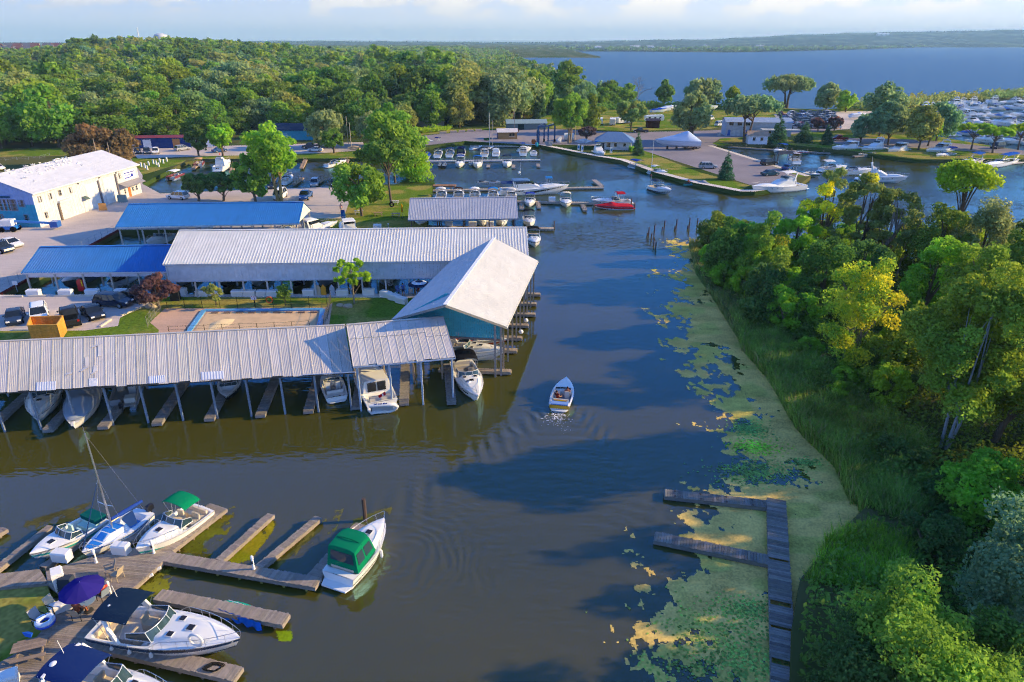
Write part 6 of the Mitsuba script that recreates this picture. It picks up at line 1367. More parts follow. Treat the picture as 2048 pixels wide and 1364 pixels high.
one(120, (35.2,41.6), 6.8, 7, 'bright', 'sunlit shrub with big bright leaves at the right edge', 9360, 0.155, bare=.0,shape='oval', z=.3)
one(121, (29.2,28.6), 14.4, 9.5, 'silver', 'silvery willow at the right edge low in the picture', 28800, 0.126, bare=.0,shape='oval', z=.3)
one(122, (20.0,23.9), 11.2, 8, 'maple', 'spiky bright green shrub tree at the bottom right', 25200, 0.111, bare=.0,shape='vase', z=.3)
one(123, (17.3,24.2), 8.6, 5.5, 'dark', 'dark round shrub beside the old pier at the bottom', 11700, 0.104, bare=.0, z=.3)
one(124, (23.9,23.9), 8.6, 6.5, 'green', 'dark green shrub in the bottom right corner', 12600, 0.118, bare=.0, z=.3)
one(125, (34.2,43.4), 3.7, 5.5, 'dark', 'dark shrub below the sunlit big leaved one', 9000, 0.133, bare=.0, z=.3)
one(126, (28.8,37.8), 4.3, 4.5, 'dark', 'low dark shrub among the reeds', 8100, 0.118, bare=.0, z=.3)
for i, (x, y, H, W_) in enumerate([(43, 37, 15, 9), (50, 43, 19, 10), (47, 31, 17, 9), (56, 36, 19, 11), (60, 47, 20, 11), (40, 27, 14, 8), (53, 24, 18, 10), (66, 58, 20, 11), (64, 40, 19, 10)]):
    one(140 + i, (x, y), H, W_, ['maple', 'green', 'dark'][i % 3], 'tall tree of the right bank wood just beyond the right edge', 5200, .26, bare=.12, z=.3, shape='oval', group='right bank trees beyond the right edge')
for i, (xy, H) in enumerate([((57.53,97.47), 13.18), ((47.47,80.12), 8.29), ((45.36,79.3), 7.6)]):
    k = thing('dead_tree', ['bare dead tree with thin limbs against the right basin water', 'pale bare brush between the green trees of the right bank', 'smaller bare brush left of the pale one on the right bank'][i], 'tree'); scene[k + '__limbs'] = {**dead_tree(300 + i, H - 1, 4), 'to_world': xf(xy[0], xy[1], .3)}
k = thing('dead_tree', 'leafless tree rising over the shore woods left of the lake', 'tree'); scene[k + '__limbs'] = {**dead_tree(311, 19, 6), 'to_world': xf(*(66.71,386.6), 1.0)}
# -- terrain of the hill on the left, and far land
def terrain(x, y):
    h = 24 * np.exp(-((x + 470) / 250) ** 2 - ((y - 960) / 300) ** 2) + 19 * np.exp(-((x + 960) / 300) ** 2 - ((y - 1560) / 280) ** 2)
    return h + 14 * np.clip((y - 1500) / 3000, 0, 1)
X, Y = np.meshgrid(np.linspace(-3000, 200, 90), np.linspace(330, 4200, 110), indexing='ij'); Zt = terrain(X, Y) + .85
mb = MB().grid(np.stack([X, Y, np.where(Zt > 1.6, Zt, -4)], -1), (0, 0, 0), True); solo('hill', mb, 'soil', kind='structure')
FS = [(-107.09,2480.11),(225.16,2649.67),(479.25,2574.26),(696.97,2424.67),(796.48,2480.11),(1193.48,2874.05),(1693.35,3415.71),(2247.76,4143.4),(2985.86,5067.45),(3926.61,5702.73),(5423.63,6083.9)]
far = Polygon(FS + [(9000, 7000), (11000, 12500), (-4000, 12500), (-600, 3000)])
mb = MB(); mb.sheet(far, .3, (0, 0, 0)); solo('far_shore', mb, 'hillside', kind='structure')
PRX = np.array([-1500, -300, 0, 300, 450, 600, 700, 1000, 1060, 1150, 1250, 1330, 1400, 1500, 1560, 1700, 1800, 1900, 2000, 2100, 3200]); PRY = np.array([84, 85, 85, 84, 82.5, 81.5, 82, 84.3, 84.5, 83, 80.8, 79.3, 79.8, 75.5, 73, 69, 67, 65.5, 63.5, 63, 63])
cols_ = np.linspace(-280, 2900, 220); topy = np.interp(cols_, PRX, PRY) + (meshkit.fbm(np.stack([cols_ * .03, cols_ * 0, cols_ * 0], -1), 4, seed=3) - .5) * 2.4
rows = []
for D, f in ((4300, 0), (5400, .30), (6200, .62), (7000, 1.0), (8200, .95), (10500, .2)):
    x = (cols_ - 1024) / 1365 * D * .916; hh = (34 + (82 - topy) / 1365 * 7000) * f + (meshkit.fbm(np.stack([cols_ * .05, cols_ * 0 + D, cols_ * 0], -1), 3, seed=5) - .5) * 9 * (0 < f < 1)
    rows.append(np.stack([x, np.full_like(x, D), np.maximum(hh, .2)], -1))
solo('far_hills', MB().grid(np.stack(rows, 1), (0, 0, 0), True, flip=False), 'hillside', kind='structure')
# -- the woods
FOREST = Polygon([(-313.82,228.7),(-170.1,233.18),(-148.61,239.02),(-131.43,242.66),(-134.55,251.58),(-98.54,255.59),(-96.93,284.1),(-74.42,274.46),(-55.37,262.55),(-38.42,280.81),(-24.37,290.88),(-5.15,305.42),(8.3,311.24),(17.56,330.03),(40.75,374.97),(61.34,418.95),(78.1,392.68)] + shore[4::-1] + [(-100, 2600), (-3400, 2600)]).buffer(0)
kinds = [('green', 'round'), ('dark', 'round'), ('maple', 'oval'), ('olive', 'round'), ('green', 'oval'), ('willow', 'round'), ('spruce', 'cone'), ('maple', 'round')]
def group_of(name, tc, only_crown=False):
    scene[name] = {'type': 'shapegroup', **({} if only_crown else {'trunk': tc[0]}), 'crown': tc[1]}
for i, (kd_, sh) in enumerate(kinds):
    cone = sh == 'cone'
    group_of(f'wood_near_{i}', tree(500 + i, 16, 6 if cone else 14, kd_, 3400, .50 if not cone else .5, shape=sh, bare=.04, limbs=5, clumps=40 if not cone else 30))
    group_of(f'wood_mid_{i}', tree(520 + i, 16, 6 if cone else 14, kd_, 560, 1.05, shape=sh, bare=.05, limbs=0, clumps=16 if not cone else 16), True)
    group_of(f'wood_far_{i}', tree(540 + i, 15, 8 if cone else 15, kd_, 110, 2.0, shape='round', bare=.1, limbs=0, clumps=9), True)
frng = np.random.default_rng(77)
def scatter(d0, d1, sp):
    out = []
    for y in np.arange(d0 * .6, d1, sp):
        for x in np.arange(-.92 * y - 60, .28 * y + 60, sp):
            p_ = (x + frng.uniform(-.45, .45) * sp, y + frng.uniform(-.45, .45) * sp)
            dd = math.hypot(*p_)
            if d0 <= dd < d1 and abs(p_[0]) < .80 * p_[1] + 20: out.append(p_)
    import shapely as sl
    out = np.array(out); m = sl.contains_xy(FOREST, out[:, 0], out[:, 1]); return out[m]
def inst(key, g, x, y, s, sx=1.0):
    if x > -.06 * y and y > 400: s *= .58
    if x < -.60 * y and y > 420: s *= .62
    z = max(1.0, float(terrain(x, y)) + .9 if y > 330 else 1.0) - .3
    scene[key] = {'type': 'instance', 'g': {'type': 'ref', 'id': g}, 'to_world': xf(x, y, z, frng.uniform(0, 6.28), (s * sx, s * sx, s))}
pts = scatter(150, 470, 10.4); pts = pts[np.argsort(np.hypot(pts[:, 0], pts[:, 1]))]
def kind_at(x, y):
    if frng.random() < .10: return 6
    v = meshkit.noise(np.array([x * .03, y * .03, 2.0]), 5) + frng.normal() * .22
    return int(np.clip(v * 8, 0, 7.99)) if int(np.clip(v * 8, 0, 7.99)) != 6 else 7
WOODLAB = ['broad mid green tree in the woods behind the marina', 'dark broad tree in the woods behind the marina', 'tall oval light green tree in the woods behind the marina', 'olive tinged broad tree in the woods behind the marina', 'tall oval mid green tree in the woods behind the marina', 'greyish willow in the woods behind the marina', 'pointed dark spruce in the woods behind the marina', 'light green round tree in the woods behind the marina']
WOODGRP = ['broad mid green trees of the woods', 'dark broad trees of the woods', 'tall light green trees of the woods', 'olive trees of the woods', 'tall mid green trees of the woods', 'willows of the woods', 'spruces of the woods', 'light round trees of the woods']
wi = 0
for i, (x, y) in enumerate(pts):
    kd_ = kind_at(x, y); s = (.72 + .72 * meshkit.noise(np.array([x * .035, y * .035, 7.0]), 8)) * frng.uniform(.72, 1.25); front = i < 40
    if front: s *= .85
    if i < 300:
        inst(thing('woodland_tree', WOODLAB[kd_], 'tree', WOODGRP[kd_]), f'wood_near_{kd_}', x, y, s, frng.uniform(.85, 1.45))
    else: wi += 1; inst(f'woods__{wi:03d}', f'wood_near_{kd_}', x, y, s, frng.uniform(.85, 1.45))
for x, y in scatter(470, 900, 13): wi += 1; inst(f'woods__{wi:03d}', f'wood_mid_{kind_at(x, y)}', x, y, (.62 + .85 * meshkit.noise(np.array([x * .02, y * .02, 7.0]), 8)) * frng.uniform(.75, 1.25), frng.uniform(.9, 1.5))
TOWN = Polygon([(-1180, 1300), (-790, 1300), (-850, 1750), (-1300, 1750)])
for x, y in scatter(900, 2500, 14.5):
    if TOWN.contains(Point(x, y)) and frng.random() < .93: continue
    wi += 1; inst(f'woods__{wi:03d}', f'wood_far_{kind_at(x, y)}', x, y, frng.uniform(.55, 1.15), frng.uniform(.95, 1.3))
labels['woods'] = {'label': 'distant mass of mixed green woodland beyond the nearer trees', 'category': 'woods', 'kind': 'stuff'}
fw = 0
for j in range(700):
    u = frng.uniform(0, 1); t = frng.random() ** 1.6
    a = lerp(FS[int(u * 9.99)], FS[int(u * 9.99) + 1], (u * 9.99) % 1); d = 1.02 + .7 * t + (.03 if u < .6 else 0); x, y = a[0] * d, a[1] * d
    fw += 1; scene[f'far_trees__{fw:03d}'] = {'type': 'instance', 'g': {'type': 'ref', 'id': f'wood_far_{int(frng.integers(0, 5))}'}, 'to_world': xf(x, y, 0, frng.uniform(0, 6), (1.5, 1.5, frng.uniform(.5, .95)))}
labels['far_trees'] = {'label': 'scattered tree lines along the far shore of the lake', 'category': 'trees', 'kind': 'stuff'}
# -- shrubs: breakwater scrub, hedge, undergrowth
def scrub(name, label, cat, poly, n, size, kind, h, seed, z0=1.0):
    r = np.random.default_rng(seed); poly = Polygon(poly).buffer(0); mx = poly.bounds; P_ = []
    while len(P_) < n:
        q = np.column_stack([r.uniform(mx[0], mx[2], n), r.uniform(mx[1], mx[3], n)]); q = q[shapely.contains_xy(poly, q[:, 0], q[:, 1])]
        P_ += q.tolist()
    P_ = np.array(P_[:n]); hh = h * (.35 + 1.1 * meshkit.noise(np.column_stack([P_ * .35, np.zeros(n)]), seed)) * r.uniform(.25, 1, n)
    Nn = unit(r, n) * .8 + [0, 0, .7]; Nn /= np.linalg.norm(Nn, axis=1, keepdims=True); c0, c1 = LEAF[kind]; t = np.clip(meshkit.noise(np.column_stack([P_ * .25, np.zeros(n)]), seed + 1) * .7 + r.uniform(0, .4, n), 0, 1)[:, None]
    k = thing(name, label, cat, kind='stuff'); scene[k] = leaf_shape([leaf_mesh(r, np.column_stack([P_, z0 + hh]), Nn, size, np.array(c0) * (1 - t) + np.array(c1) * t)])
scrub('breakwater_scrub', 'low scrub along the breakwater by the lake', 'scrub', [(159.75,372.17),(197.02,395.79),(238.15,426.05),(269.89,444.88),(352.31,492.55),(330.49,461.14),(254.66,418.95),(229.04,398.94),(199.81,369.41)], 5200, .8, 'olive', 4.2, 61)
scrub('shore_scrub', 'low bushes along the lake shore by the field', 'scrub', [(40.17,369.41),(61.34,418.95),(79.3,398.94),(102.68,392.68),(137.78,383.63),(134.79,374.97),(99.66,380.7),(76.37,383.63)], 2400, .8, 'green', 2.6, 62)
scrub('undergrowth', 'bushy green undergrowth covering the right bank', 'undergrowth', list(Polygon([(34.15,114.08),(39.4,117.23),(56.28,109.62),(83.77,101.58),(46.18,44.04),(27.35,23.4),(14.34,23.4),(17.78,31.51),(19.57,35.12),(23.82,38.82),(29.17,43.41),(30.12,50.02),(29.29,56.4),(30.77,66.56),(30,73.9),(31.04,89.26)]).exterior.coords), 52000, .19, 'green', 2.2, 63, .3)
for i, (q, kd_, lb, h) in enumerate([([(-37.96,271.39),(-24.83,284.1),(-24.51,292.63),(-39.22,280.81)], 'bright', 'clipped hedge along the harbour road', 2.2), ([(38.47,226.52),(40.64,229.8),(40.53,233.18),(38.34,229.8)], 'bright', 'rounded bush by the fuel house', 1.5)]): scrub('hedge', lb, 'hedge', q, 900, .45, kd_, h, 70 + i)
# -- shrubs filling the right bank wood
for i, kd_ in enumerate(('green', 'maple', 'dark', 'bright')): group_of(f'bank_shrub_{i}', tree(560 + i, 6, 5.2, kd_, 4200, .16, bare=.0, trunk=.07, limbs=6, shape=['round', 'vase', 'round', 'oval'][i], clumps=30))
SHR = Polygon([(32.41,116.5),(37.91,121.05),(56.81,110.5),(81.49,102.47),(56.75,63.82),(47.99,61.63),(39.49,53.97),(36.72,56.66),(36.19,62.71),(34.2,67.97),(31.76,68.86),(30.94,75.46),(29.27,78.85),(29.86,93.23)]); b_ = SHR.bounds; n_ = 0
while n_ < 70:
    q = (frng.uniform(b_[0], b_[2]), frng.uniform(b_[1], b_[3]))
    if not SHR.contains(Point(q)): continue
    n_ += 1; j = int(frng.integers(0, 4)); s = frng.uniform(.6, 1.35)
    scene[thing('shrub', ['mid green', 'light green', 'dark green', 'bright green'][j] + ' shrub filling the gaps of the right bank wood', 'shrub', ['mid green', 'light green', 'dark green', 'bright green'][j] + ' shrubs of the right bank wood')] = {'type': 'instance', 'g': {'type': 'ref', 'id': f'bank_shrub_{j}'}, 'to_world': xf(q[0], q[1], .25, frng.uniform(0, 6), (s, s, s * frng.uniform(.8, 1.3)))}
SHR = Polygon([(31.24,75.46),(34.36,68.35),(36.71,61.63),(35.41,50.69),(32.77,44.33),(30.78,44.33),(31.95,49.91),(31.99,55.74),(31.58,61.63),(31.02,69.89)]); b_ = SHR.bounds; n_ = 0
while n_ < 22:
    q = (frng.uniform(b_[0], b_[2]), frng.uniform(b_[1], b_[3]))
    if not SHR.contains(Point(q)): continue
    n_ += 1; j = int(frng.integers(0, 4)); s = frng.uniform(.32, .62)
    scene[thing('shrub', ['mid green', 'light green', 'dark green', 'bright green'][j] + ' low bush among the reeds of the right bank', 'shrub', ['mid green', 'light green', 'dark green', 'bright green'][j] + ' low bushes among the reeds')] = {'type': 'instance', 'g': {'type': 'ref', 'id': f'bank_shrub_{j}'}, 'to_world': xf(q[0], q[1], .1, frng.uniform(0, 6), s)}
# -- reeds on the right bank
r = np.random.default_rng(15)
def reeds(name, label, poly, n, h, seed, cols):
    r = np.random.default_rng(seed); poly = Polygon(poly).buffer(0); b = poly.bounds; P_ = np.empty((0, 2))
    while len(P_) < n:
        q = np.column_stack([r.uniform(b[0], b[2], n), r.uniform(b[1], b[3], n)]); P_ = np.vstack([P_, q[shapely.contains_xy(poly, q[:, 0], q[:, 1])]])
    P_ = P_[:n]; hh = h * r.uniform(.55, 1.15, n) * (.6 + .7 * meshkit.noise(np.column_stack([P_ * .5, np.zeros(n)]), seed)); g = r.uniform(0, 6.283, n); lean = r.normal(size=(n, 2)) * .22
    w = np.column_stack([np.cos(g), np.sin(g)]) * .04; z0 = .0
    base = np.column_stack([P_, np.full(n, z0)]); mid = base + np.column_stack([lean * hh[:, None] * .35, hh * .6]); top = base + np.column_stack([lean * hh[:, None], hh])
    W3 = np.column_stack([w, np.zeros(n)])
    V = np.stack([base - W3, base + W3, mid + W3 * .9, mid - W3 * .9, top], 1).reshape(-1, 3); i = np.arange(n)[:, None] * 5
    F = np.vstack([i + [0, 1, 2], i + [0, 2, 3], i + [3, 2, 4]]); t = r.uniform(0, 1, n)[:, None]
    K0 = np.array(cols[0]) * (1 - t) + np.array(cols[1]) * t; K0[r.random(n) < .13] = (.17, .13, .06); K = np.repeat(K0, 5, 0)
    k = thing(name, label, 'reeds', kind='stuff'); scene[k] = leaf_shape([(V, F, K)])
reeds('reeds', 'tall green reeds along the edge of the right bank', [(29.33,81.82),(31.83,79.3),(33.75,67.18),(34.94,60.35),(36.4,51.2),(32.51,42.8),(29.2,41.6),(27.28,43.1),(28.05,49.63),(27.13,56.22),(28.05,66.56),(27.54,74.78)], 42000, 2.3, 31, ((.05, .095, .014), (.15, .19, .035)))
reeds('reeds', 'bright clump of reeds beside the old pier', [(22.91,39.4),(26.52,40.5),(29.26,39.4),(25.86,34.97),(22.33,34.52),(19.67,35.33)], 14000, 1.9, 32, ((.06, .12, .010), (.19, .24, .02)))
reeds('reeds', 'ragged front fringe of reeds standing in the duckweed', [(29.83,91.96),(30.44,87.99),(29.62,80.86),(30.41,74.66),(30.2,69.86),(29.43,63.27),(28.89,58.3),(29.33,56.05),(30.05,52.34),(29.53,48.13),(28.74,44.73),(27.05,44.73),(28.11,50.75),(27.27,54.45),(27.17,57.92),(27.88,64.39),(27.91,68.96),(27.85,76.14)], 6500, 1.7, 34, ((.06, .10, .014), (.17, .19, .04)))
reeds('reeds', 'low rushes at the water edge near the tip of the right bank', [(32.1,120.38),(29.26,103.74),(28.77,90.34),(28.01,76.36),(31.68,78.53),(33.77,93.23),(34.18,107.71),(35.73,119.72)], 15000, 1.5, 33, ((.05, .08, .02), (.12, .13, .04)))
# -- duckweed, lily pads, yellow weed
def mat(name, label, poly, cell, thr, col, seed, edge=6.0, z=.012, fr=(.35, .8), cat='duckweed', stretch=1.0):
    poly = Polygon(poly).buffer(0); b = poly.bounds
    xs, ys = np.arange(b[0], b[2], cell), np.arange(b[1], b[3], cell * stretch); Xg, Yg = np.meshgrid(xs, ys, indexing='ij')
    ins = shapely.contains_xy(poly, Xg, Yg); pts_ = shapely.points(Xg[ins], Yg[ins]); dist = np.zeros_like(Xg); dist[ins] = shapely.distance(pts_, LineString(EDGE_IN))
    q = np.stack([Xg, Yg * .75, Xg * 0], -1); nz = .58 * meshkit.fbm(q * fr[0], 4, seed) + .42 * meshkit.fbm(q * fr[1] * 2.2, 3, seed + 3)
    far_ = dist - edge - (-0.9 * np.clip((47 - Yg) / 8, 0, 1) - 3.5 * np.clip((Yg - 88) / 10, 0, 1) if cat == 'duckweed' else 0); m = ins & (nz > thr + np.where(far_ < 0, .040 * far_, .045 * far_)); m = m[:-1, :-1]
    j = (meshkit.noise(np.stack([Xg * 7.3, Yg * 7.3, Xg * 0], -1), 2) - .5) * cell * 1.1; j2 = (meshkit.noise(np.stack([Xg * 7.3, Yg * 7.3, Xg * 0 + 9], -1), 3) - .5) * cell * 1.1
    Vg = np.stack([Xg + j, Yg + j2, np.full_like(Xg, z)], -1); n_, m_ = Xg.shape; idx = np.arange(n_ * m_).reshape(n_, m_)
    F = np.stack([idx[:-1, :-1][m], idx[1:, :-1][m], idx[1:, 1:][m], idx[:-1, 1:][m]], -1); F = np.vstack([F[:, [0, 1, 2]], F[:, [0, 2, 3]]])
    u_, inv = np.unique(F, return_inverse=True); V = Vg.reshape(-1, 3)[u_]; F = inv.reshape(-1, 3)
    k = thing(name, label, cat, kind='stuff'); path = meshkit.write_ply((V, F), False, np.broadcast_to(enc(np.asarray(col)[None]), (len(V), 2)))
    scene[k] = {'type': 'ply', 'filename': path, 'face_normals': True, 'bsdf': {'type': 'ref', 'id': 'weed'}}
EDGE_IN = [(33.37,119.36),(30.13,104.72),(29.48,90.88),(28.6,76.75),(28.84,67.77),(27.89,57.43),(28.9,50.93),(28.12,44.2),(22.43,39.52),(18.76,36),(17.31,32.08),(14.26,23.82)]
mat('duckweed', 'tan duckweed carpet along the whole right bank', [(24.5,127.78),(35.09,124.19),(30.49,105.97),(29.83,91.96),(28.94,77.66),(29.19,68.58),(28.22,58.11),(29.25,51.53),(28.46,44.73),(23.55,40.27),(19.84,36.43),(17.84,32.47),(14.77,24.67),(4.68,24.67),(4.81,28.25),(5.23,32.06),(6.51,34.59),(7.37,38.4),(8.58,41.68),(9.67,48.85),(11.59,55.33),(13.48,66.73),(16.25,76.14),(17.67,87.99),(18.34,100.91),(19.19,117.54)], .11, .50, (.76, .53, .15), 41, 7.0)
r = np.random.default_rng(51)
def lilies(label, c, rx, ry, n, col=(.06, .17, .06), name='lily_pads'):
    g = np.arange(7) * 2 * math.pi / 7; mb_v, mb_f, o = [], [], 0; K = []
    for _ in range(int(n * 1.6)):
        q = np.array(c) + r.normal(size=2) * [rx, ry]; s = r.uniform(.05, .11); z = .02 + r.uniform(0, .03); tl = r.normal(size=2) * .12
        v = np.column_stack([q[0] + s * np.cos(g), q[1] + s * np.sin(g), z + s * (np.cos(g) * tl[0] + np.sin(g) * tl[1])]); mb_v.append(v); mb_f.append(np.array([[0, i, i + 1] for i in range(1, 6)]) + o); o += 7
        K.append(np.repeat([np.array(col) * r.uniform(.6, 1.5)], 7, 0))
    k = thing(name, label, 'lily pads', kind='stuff'); scene[k] = leaf_shape([(np.vstack(mb_v), np.vstack(mb_f), np.vstack(K))])
for c, rx, ry, n, lb in (((22.78,56.42), .9, .8, 330, 'pale lily pads on the sunlit duckweed'), ((22.2,53.17), 1.2, .6, 260, 'bright lily pads below the pale ones'), ((20.92,49.22), 1.8, .9, 480, 'blue green lily pads above the old finger pier'), ((25.82,50.75), 1.0, .35, 130, 'lily pads by the reeds'),
                         ((15.21,33.72), .9, .6, 200, 'lily pads on the shaded duckweed left of the old pier'), ((13.55,32.47), 2.2, 1.2, 300, 'scattered lily pads in the lower duckweed'), ((14.28,29.79), 1.6, .8, 260, 'lily pads near the bottom of the old pier'), ((11.78,29.43), 2.0, .6, 160, 'lily pads at the bottom edge')):
    lilies(lb, c, rx, ry, n, (.13, .19, .05) if 'bright' not in lb else (.20, .29, .03))
YEL = (.27, .24, .012)
def weeds(label, poly, thr, seed, col=YEL, cell=.09):
    global EDGE_IN
    EDGE_IN = list(Polygon(poly).centroid.coords) + [(c + .01) for c in ()] ; c = EDGE_IN[0]; EDGE_IN = [c, (c[0] + .1, c[1])]
    mat('water_weed', label, poly, cell, thr, col, seed, 1.2, .008, (.9, 1.6), 'water weed')
weeds('bright yellow weed beside the first empty finger dock', [(-20.65,38.51),(-18.67,43.16),(-18.08,41.68),(-18.75,38.4),(-19.63,37.9)], .34, 81)
weeds('olive weed between the wide finger dock and the first empty one', [(-24.42,39.24),(-22.88,43.47),(-22.17,44.73),(-21.42,41.68),(-21.78,38.82)], .44, 82, (.15, .14, .015))
weeds('dull weed around the tip of the second empty finger dock', [(-16.18,41.97),(-15.12,43.78),(-13.3,44.41),(-13.44,41.68),(-16.44,37.9),(-17.15,37.9)], .50, 83, (.14, .13, .03))
weeds('green weed along the lawn bank and under the near docks', [(-34.7,35.58),(-32.65,37.3),(-31.98,35.03),(-29.48,38.4),(-29.35,36.91),(-29.57,33.29),(-33.65,35.03)], .42, 84, (.17, .18, .02))
weeds('yellow weed beside the boardwalk edge near the large cruiser', [(-25.6,34.37),(-24.83,38.4),(-23.61,36.91),(-23.05,34.59),(-21.59,35.03),(-20.78,33.93),(-24.5,33.5)], .52, 85, (.2, .2, .02))
weeds('small patch of weed floating off the blue tarp dock', [(-14.92,31.98),(-14,32.06),(-13.59,31.2),(-14.45,31.09)], .30, 86, (.22, .28, .01))
weeds('dark weed drifting behind the near-left boats', [(-38.89,41.68),(-37.37,42.86),(-33.96,45.05),(-32.85,43.78),(-36.24,41.1),(-37.92,40.27)], .53, 87, (.09, .085, .03))
weeds('brown weed around the bow of the green canvas boat', [(-12.88,42.56),(-10.45,44.09),(-8.96,44.73),(-9.41,42.56),(-12.3,41.68)], .54, 88, (.12, .11, .03))

# ---------------------------------------------------------------- smaller buildings
def simple_house(name, label, cat, c, L, Wd, hw, hr, rot, wall, roof, hip=0.0, windows=(), doors=(), z=1.0, over=.4, group=None, wl=None):
    k = thing(name, label, cat, group); to = xf(c[0], c[1], z, rot); ep = np.array([[-1, -1], [1, -1], [1, 1], [-1, 1]]) * [L / 2, Wd / 2]
    part(k, 'wall', MB().hull([(x, y, zz) for x, y in ep for zz in (0, hw)] + ([(s * L / 2, 0, hr - .05) for s in (-1, 1)] if not hip else []), wall), 'matte', to)
    e = [(x + np.sign(x) * over, y + np.sign(y) * over) for x, y in ep]; r0, r1 = (-L / 2 - over + hip, 0), (L / 2 + over - hip, 0); mb = MB()
    zl = hw - over * (hr - hw) / (Wd / 2) + .03; top = [np.array([*q, zl]) for q in e]; A_, B_ = np.array([*r0, hr + .05]), np.array([*r1, hr + .05])
    slope(mb, A_, B_, top[1], top[0], .5, .02, roof); slope(mb, A_, B_, top[2], top[3], .5, .02, roof)
    if hip: mb.add([top[1], top[2], B_], [[0, 1, 2]], roof); mb.add([top[3], top[0], A_], [[0, 1, 2]], roof)
    part(k, 'roof', mb, 'roofing', to)
    for n_, lst, bs, cc in (('window', windows, 'glass', BLACK), ('door', doors, 'matte', None)):
        for side, u, z0, w_, h_, *col in lst:
            q = {'f': (u * L / 2, -Wd / 2, 0), 'b': (u * L / 2, Wd / 2, 0), 'l': (-L / 2, u * Wd / 2, 1), 'r': (L / 2, u * Wd / 2, 1)}[side]; sz = (w_, .1, h_) if not q[2] else (.1, w_, h_)
            part(k, n_, MB().box((q[0], q[1], z0 + h_ / 2), sz, col[0] if col else BLACK), bs, to)
            if n_ == 'window': part(k, 'sill', MB().box((q[0], q[1], z0 - .05), (sz[0] + .12, sz[1] + .12, .1), WHITE), 'matte', to)
    return k
WD_ = C('e8e8e8')
simple_house('storage_units', 'row of navy storage units with white roller doors behind the yard', 'storage units', (-115.45,239.02), 27, 5, 3.4, 3.9, .10, C('26407a'), C('7a2a2a'), doors=[('f', u, .1, 2.6, 2.7, WD_) for u in (-.88, -.52, .62, .94)] + [('f', .18, .1, 2.4, 2.9, C('c08a58'))])
simple_house('shed', 'low teal shed with dark roof half hidden by the willow', 'shed', (-79.45,259.72), 15, 6, 3.6, 5.6, -.05, C('3fa0b8'), C('2a3448'), doors=[('f', -.4, .1, 2.4, 2.4, C('8ac0c8'))])
simple_house('house', 'pale house deep between the trees above the teal shed', 'house', (-99.23,294.39), 9, 7, 4, 6, .2, C('b8c4d4'), C('33405a'), windows=[('f', -.4, 1.4, 1.2, 1.2), ('f', .4, 1.4, 1.2, 1.2)])
simple_house('house', 'house gable glimpsed above the harbour road hedge', 'house', (-34.35,301.66), 8, 8, 4.5, 7.5, 1.0, C('b0aca4'), C('8a7a70'), windows=[('f', 0, 1.6, 1.4, 1.3)])
simple_house('fuel_house', 'small fuel dock house with grey blue hipped roof', 'fuel house', (34.36,236.65), 11.5, 9, 3.0, 5.2, -.18, C('c8c8c8'), C('64809f'), 4.2, [('f', -.3, .9, 1.2, 1.4), ('f', .1, 1.0, .9, 1.2), ('f', .62, 1.2, .8, .9), ('r', 0, 1.2, 1.2, 1)], [('f', -.62, .1, 1, 2.1, C('303a44'))], over=.9)
k = simple_house('clubhouse', 'two storey white clubhouse with blue doors under the leaning willow', 'clubhouse', (93.19,271.39), 24, 9, 5.2, 6.4, -.1, C('b8c0cc'), C('9aa8b8'), 0, [('f', u, 3.9, 1.6, 1.3) for u in (-.85, -.6, -.35)] + [('f', .35, 1.2, 1.0, 1.2)], [('f', u, .1, 1, 2.2, C('2a6ac0')) for u in (-.9, -.4)] + [('f', u, .1, .9, 2.2, C('c8d0d8')) for u in (-.75, -.6)])
to = xf(*(94.13,263.98), 1.0, -.1)
part(k, 'deck', MB().box((4.5, -3.0, 3.2), (13, 5, .25), C('d8d4cc')), 'wood', to); part(k, 'balcony', MB().box((4.5, -5.4, 3.8), (13, .08, .08), WHITE).box((4.5, -5.4, 3.35), (13, .08, .08), WHITE), 'matte', to)
for i in range(22): part(k, 'baluster', MB().box((-1.9 + i * .61, -5.4, 3.6), (.09, .06, .5), WHITE), 'matte', to)
simple_house('shed', 'little white annex with brown roof in front of the clubhouse', 'shed', (85.81,247.68), 6.5, 4, 3.0, 4.3, -.1, C('dde0e6'), C('b8a090'), 0, [('f', -.4, 1.2, .9, 1.1), ('f', .4, 1.2, .9, 1.1)])
simple_house('shed', 'small dark brown shed on the field', 'shed', (58.55,296.18), 5, 4, 3.0, 3.6, .0, C('4a2c24'), C('3a2622'), doors=[('f', 0, .1, 1.2, 2.1, C('38201a'))])
simple_house('shack', 'dockside shack with blue door and pale roof by the boat lift', 'shack', (-1.85,261.13), 7, 4, 2.6, 3.6, .12, C('a8845c'), C('d8d0cc'), 0, [('f', .3, 1.0, .8, 1.1), ('f', .62, 1.0, .8, 1.1)], [('l', 0, .1, 1.2, 2.1, C('2a4a90'))])
simple_house('boat_trailer_shed', 'long low green and grey shed at the end of the harbour road', 'shed', (5.73,290.88), 16, 6, 2.6, 3.8, .1, C('6a7e80'), C('8aa0a0'), doors=[('f', -.3, .1, 2.4, 2.2, C('203838'))])
hr_ = np.random.default_rng(3)
for i in range(34):
    x, y = -1050 + i % 12 * 18.5 + hr_.uniform(-3, 3), 1380 + (i // 12) * 60 + hr_.uniform(-12, 12)
    c = [C('8a4a3c'), C('7a4438'), C('b8a8a0')][i % 3]; z = float(terrain(x, y)) + .6
    simple_house('brick_house', 'brick townhouse with dark roof on the far left hill', 'house', (x, y), 15, 11, 8.5, 12, .35, c, C('6a3a34') if i % 2 else C('5a5560'), 0, [('f', u, zz, 1.6, 1.6) for u in (-.5, .5) for zz in (1.5, 5)], z=z, group='brick townhouses on the far left hill')
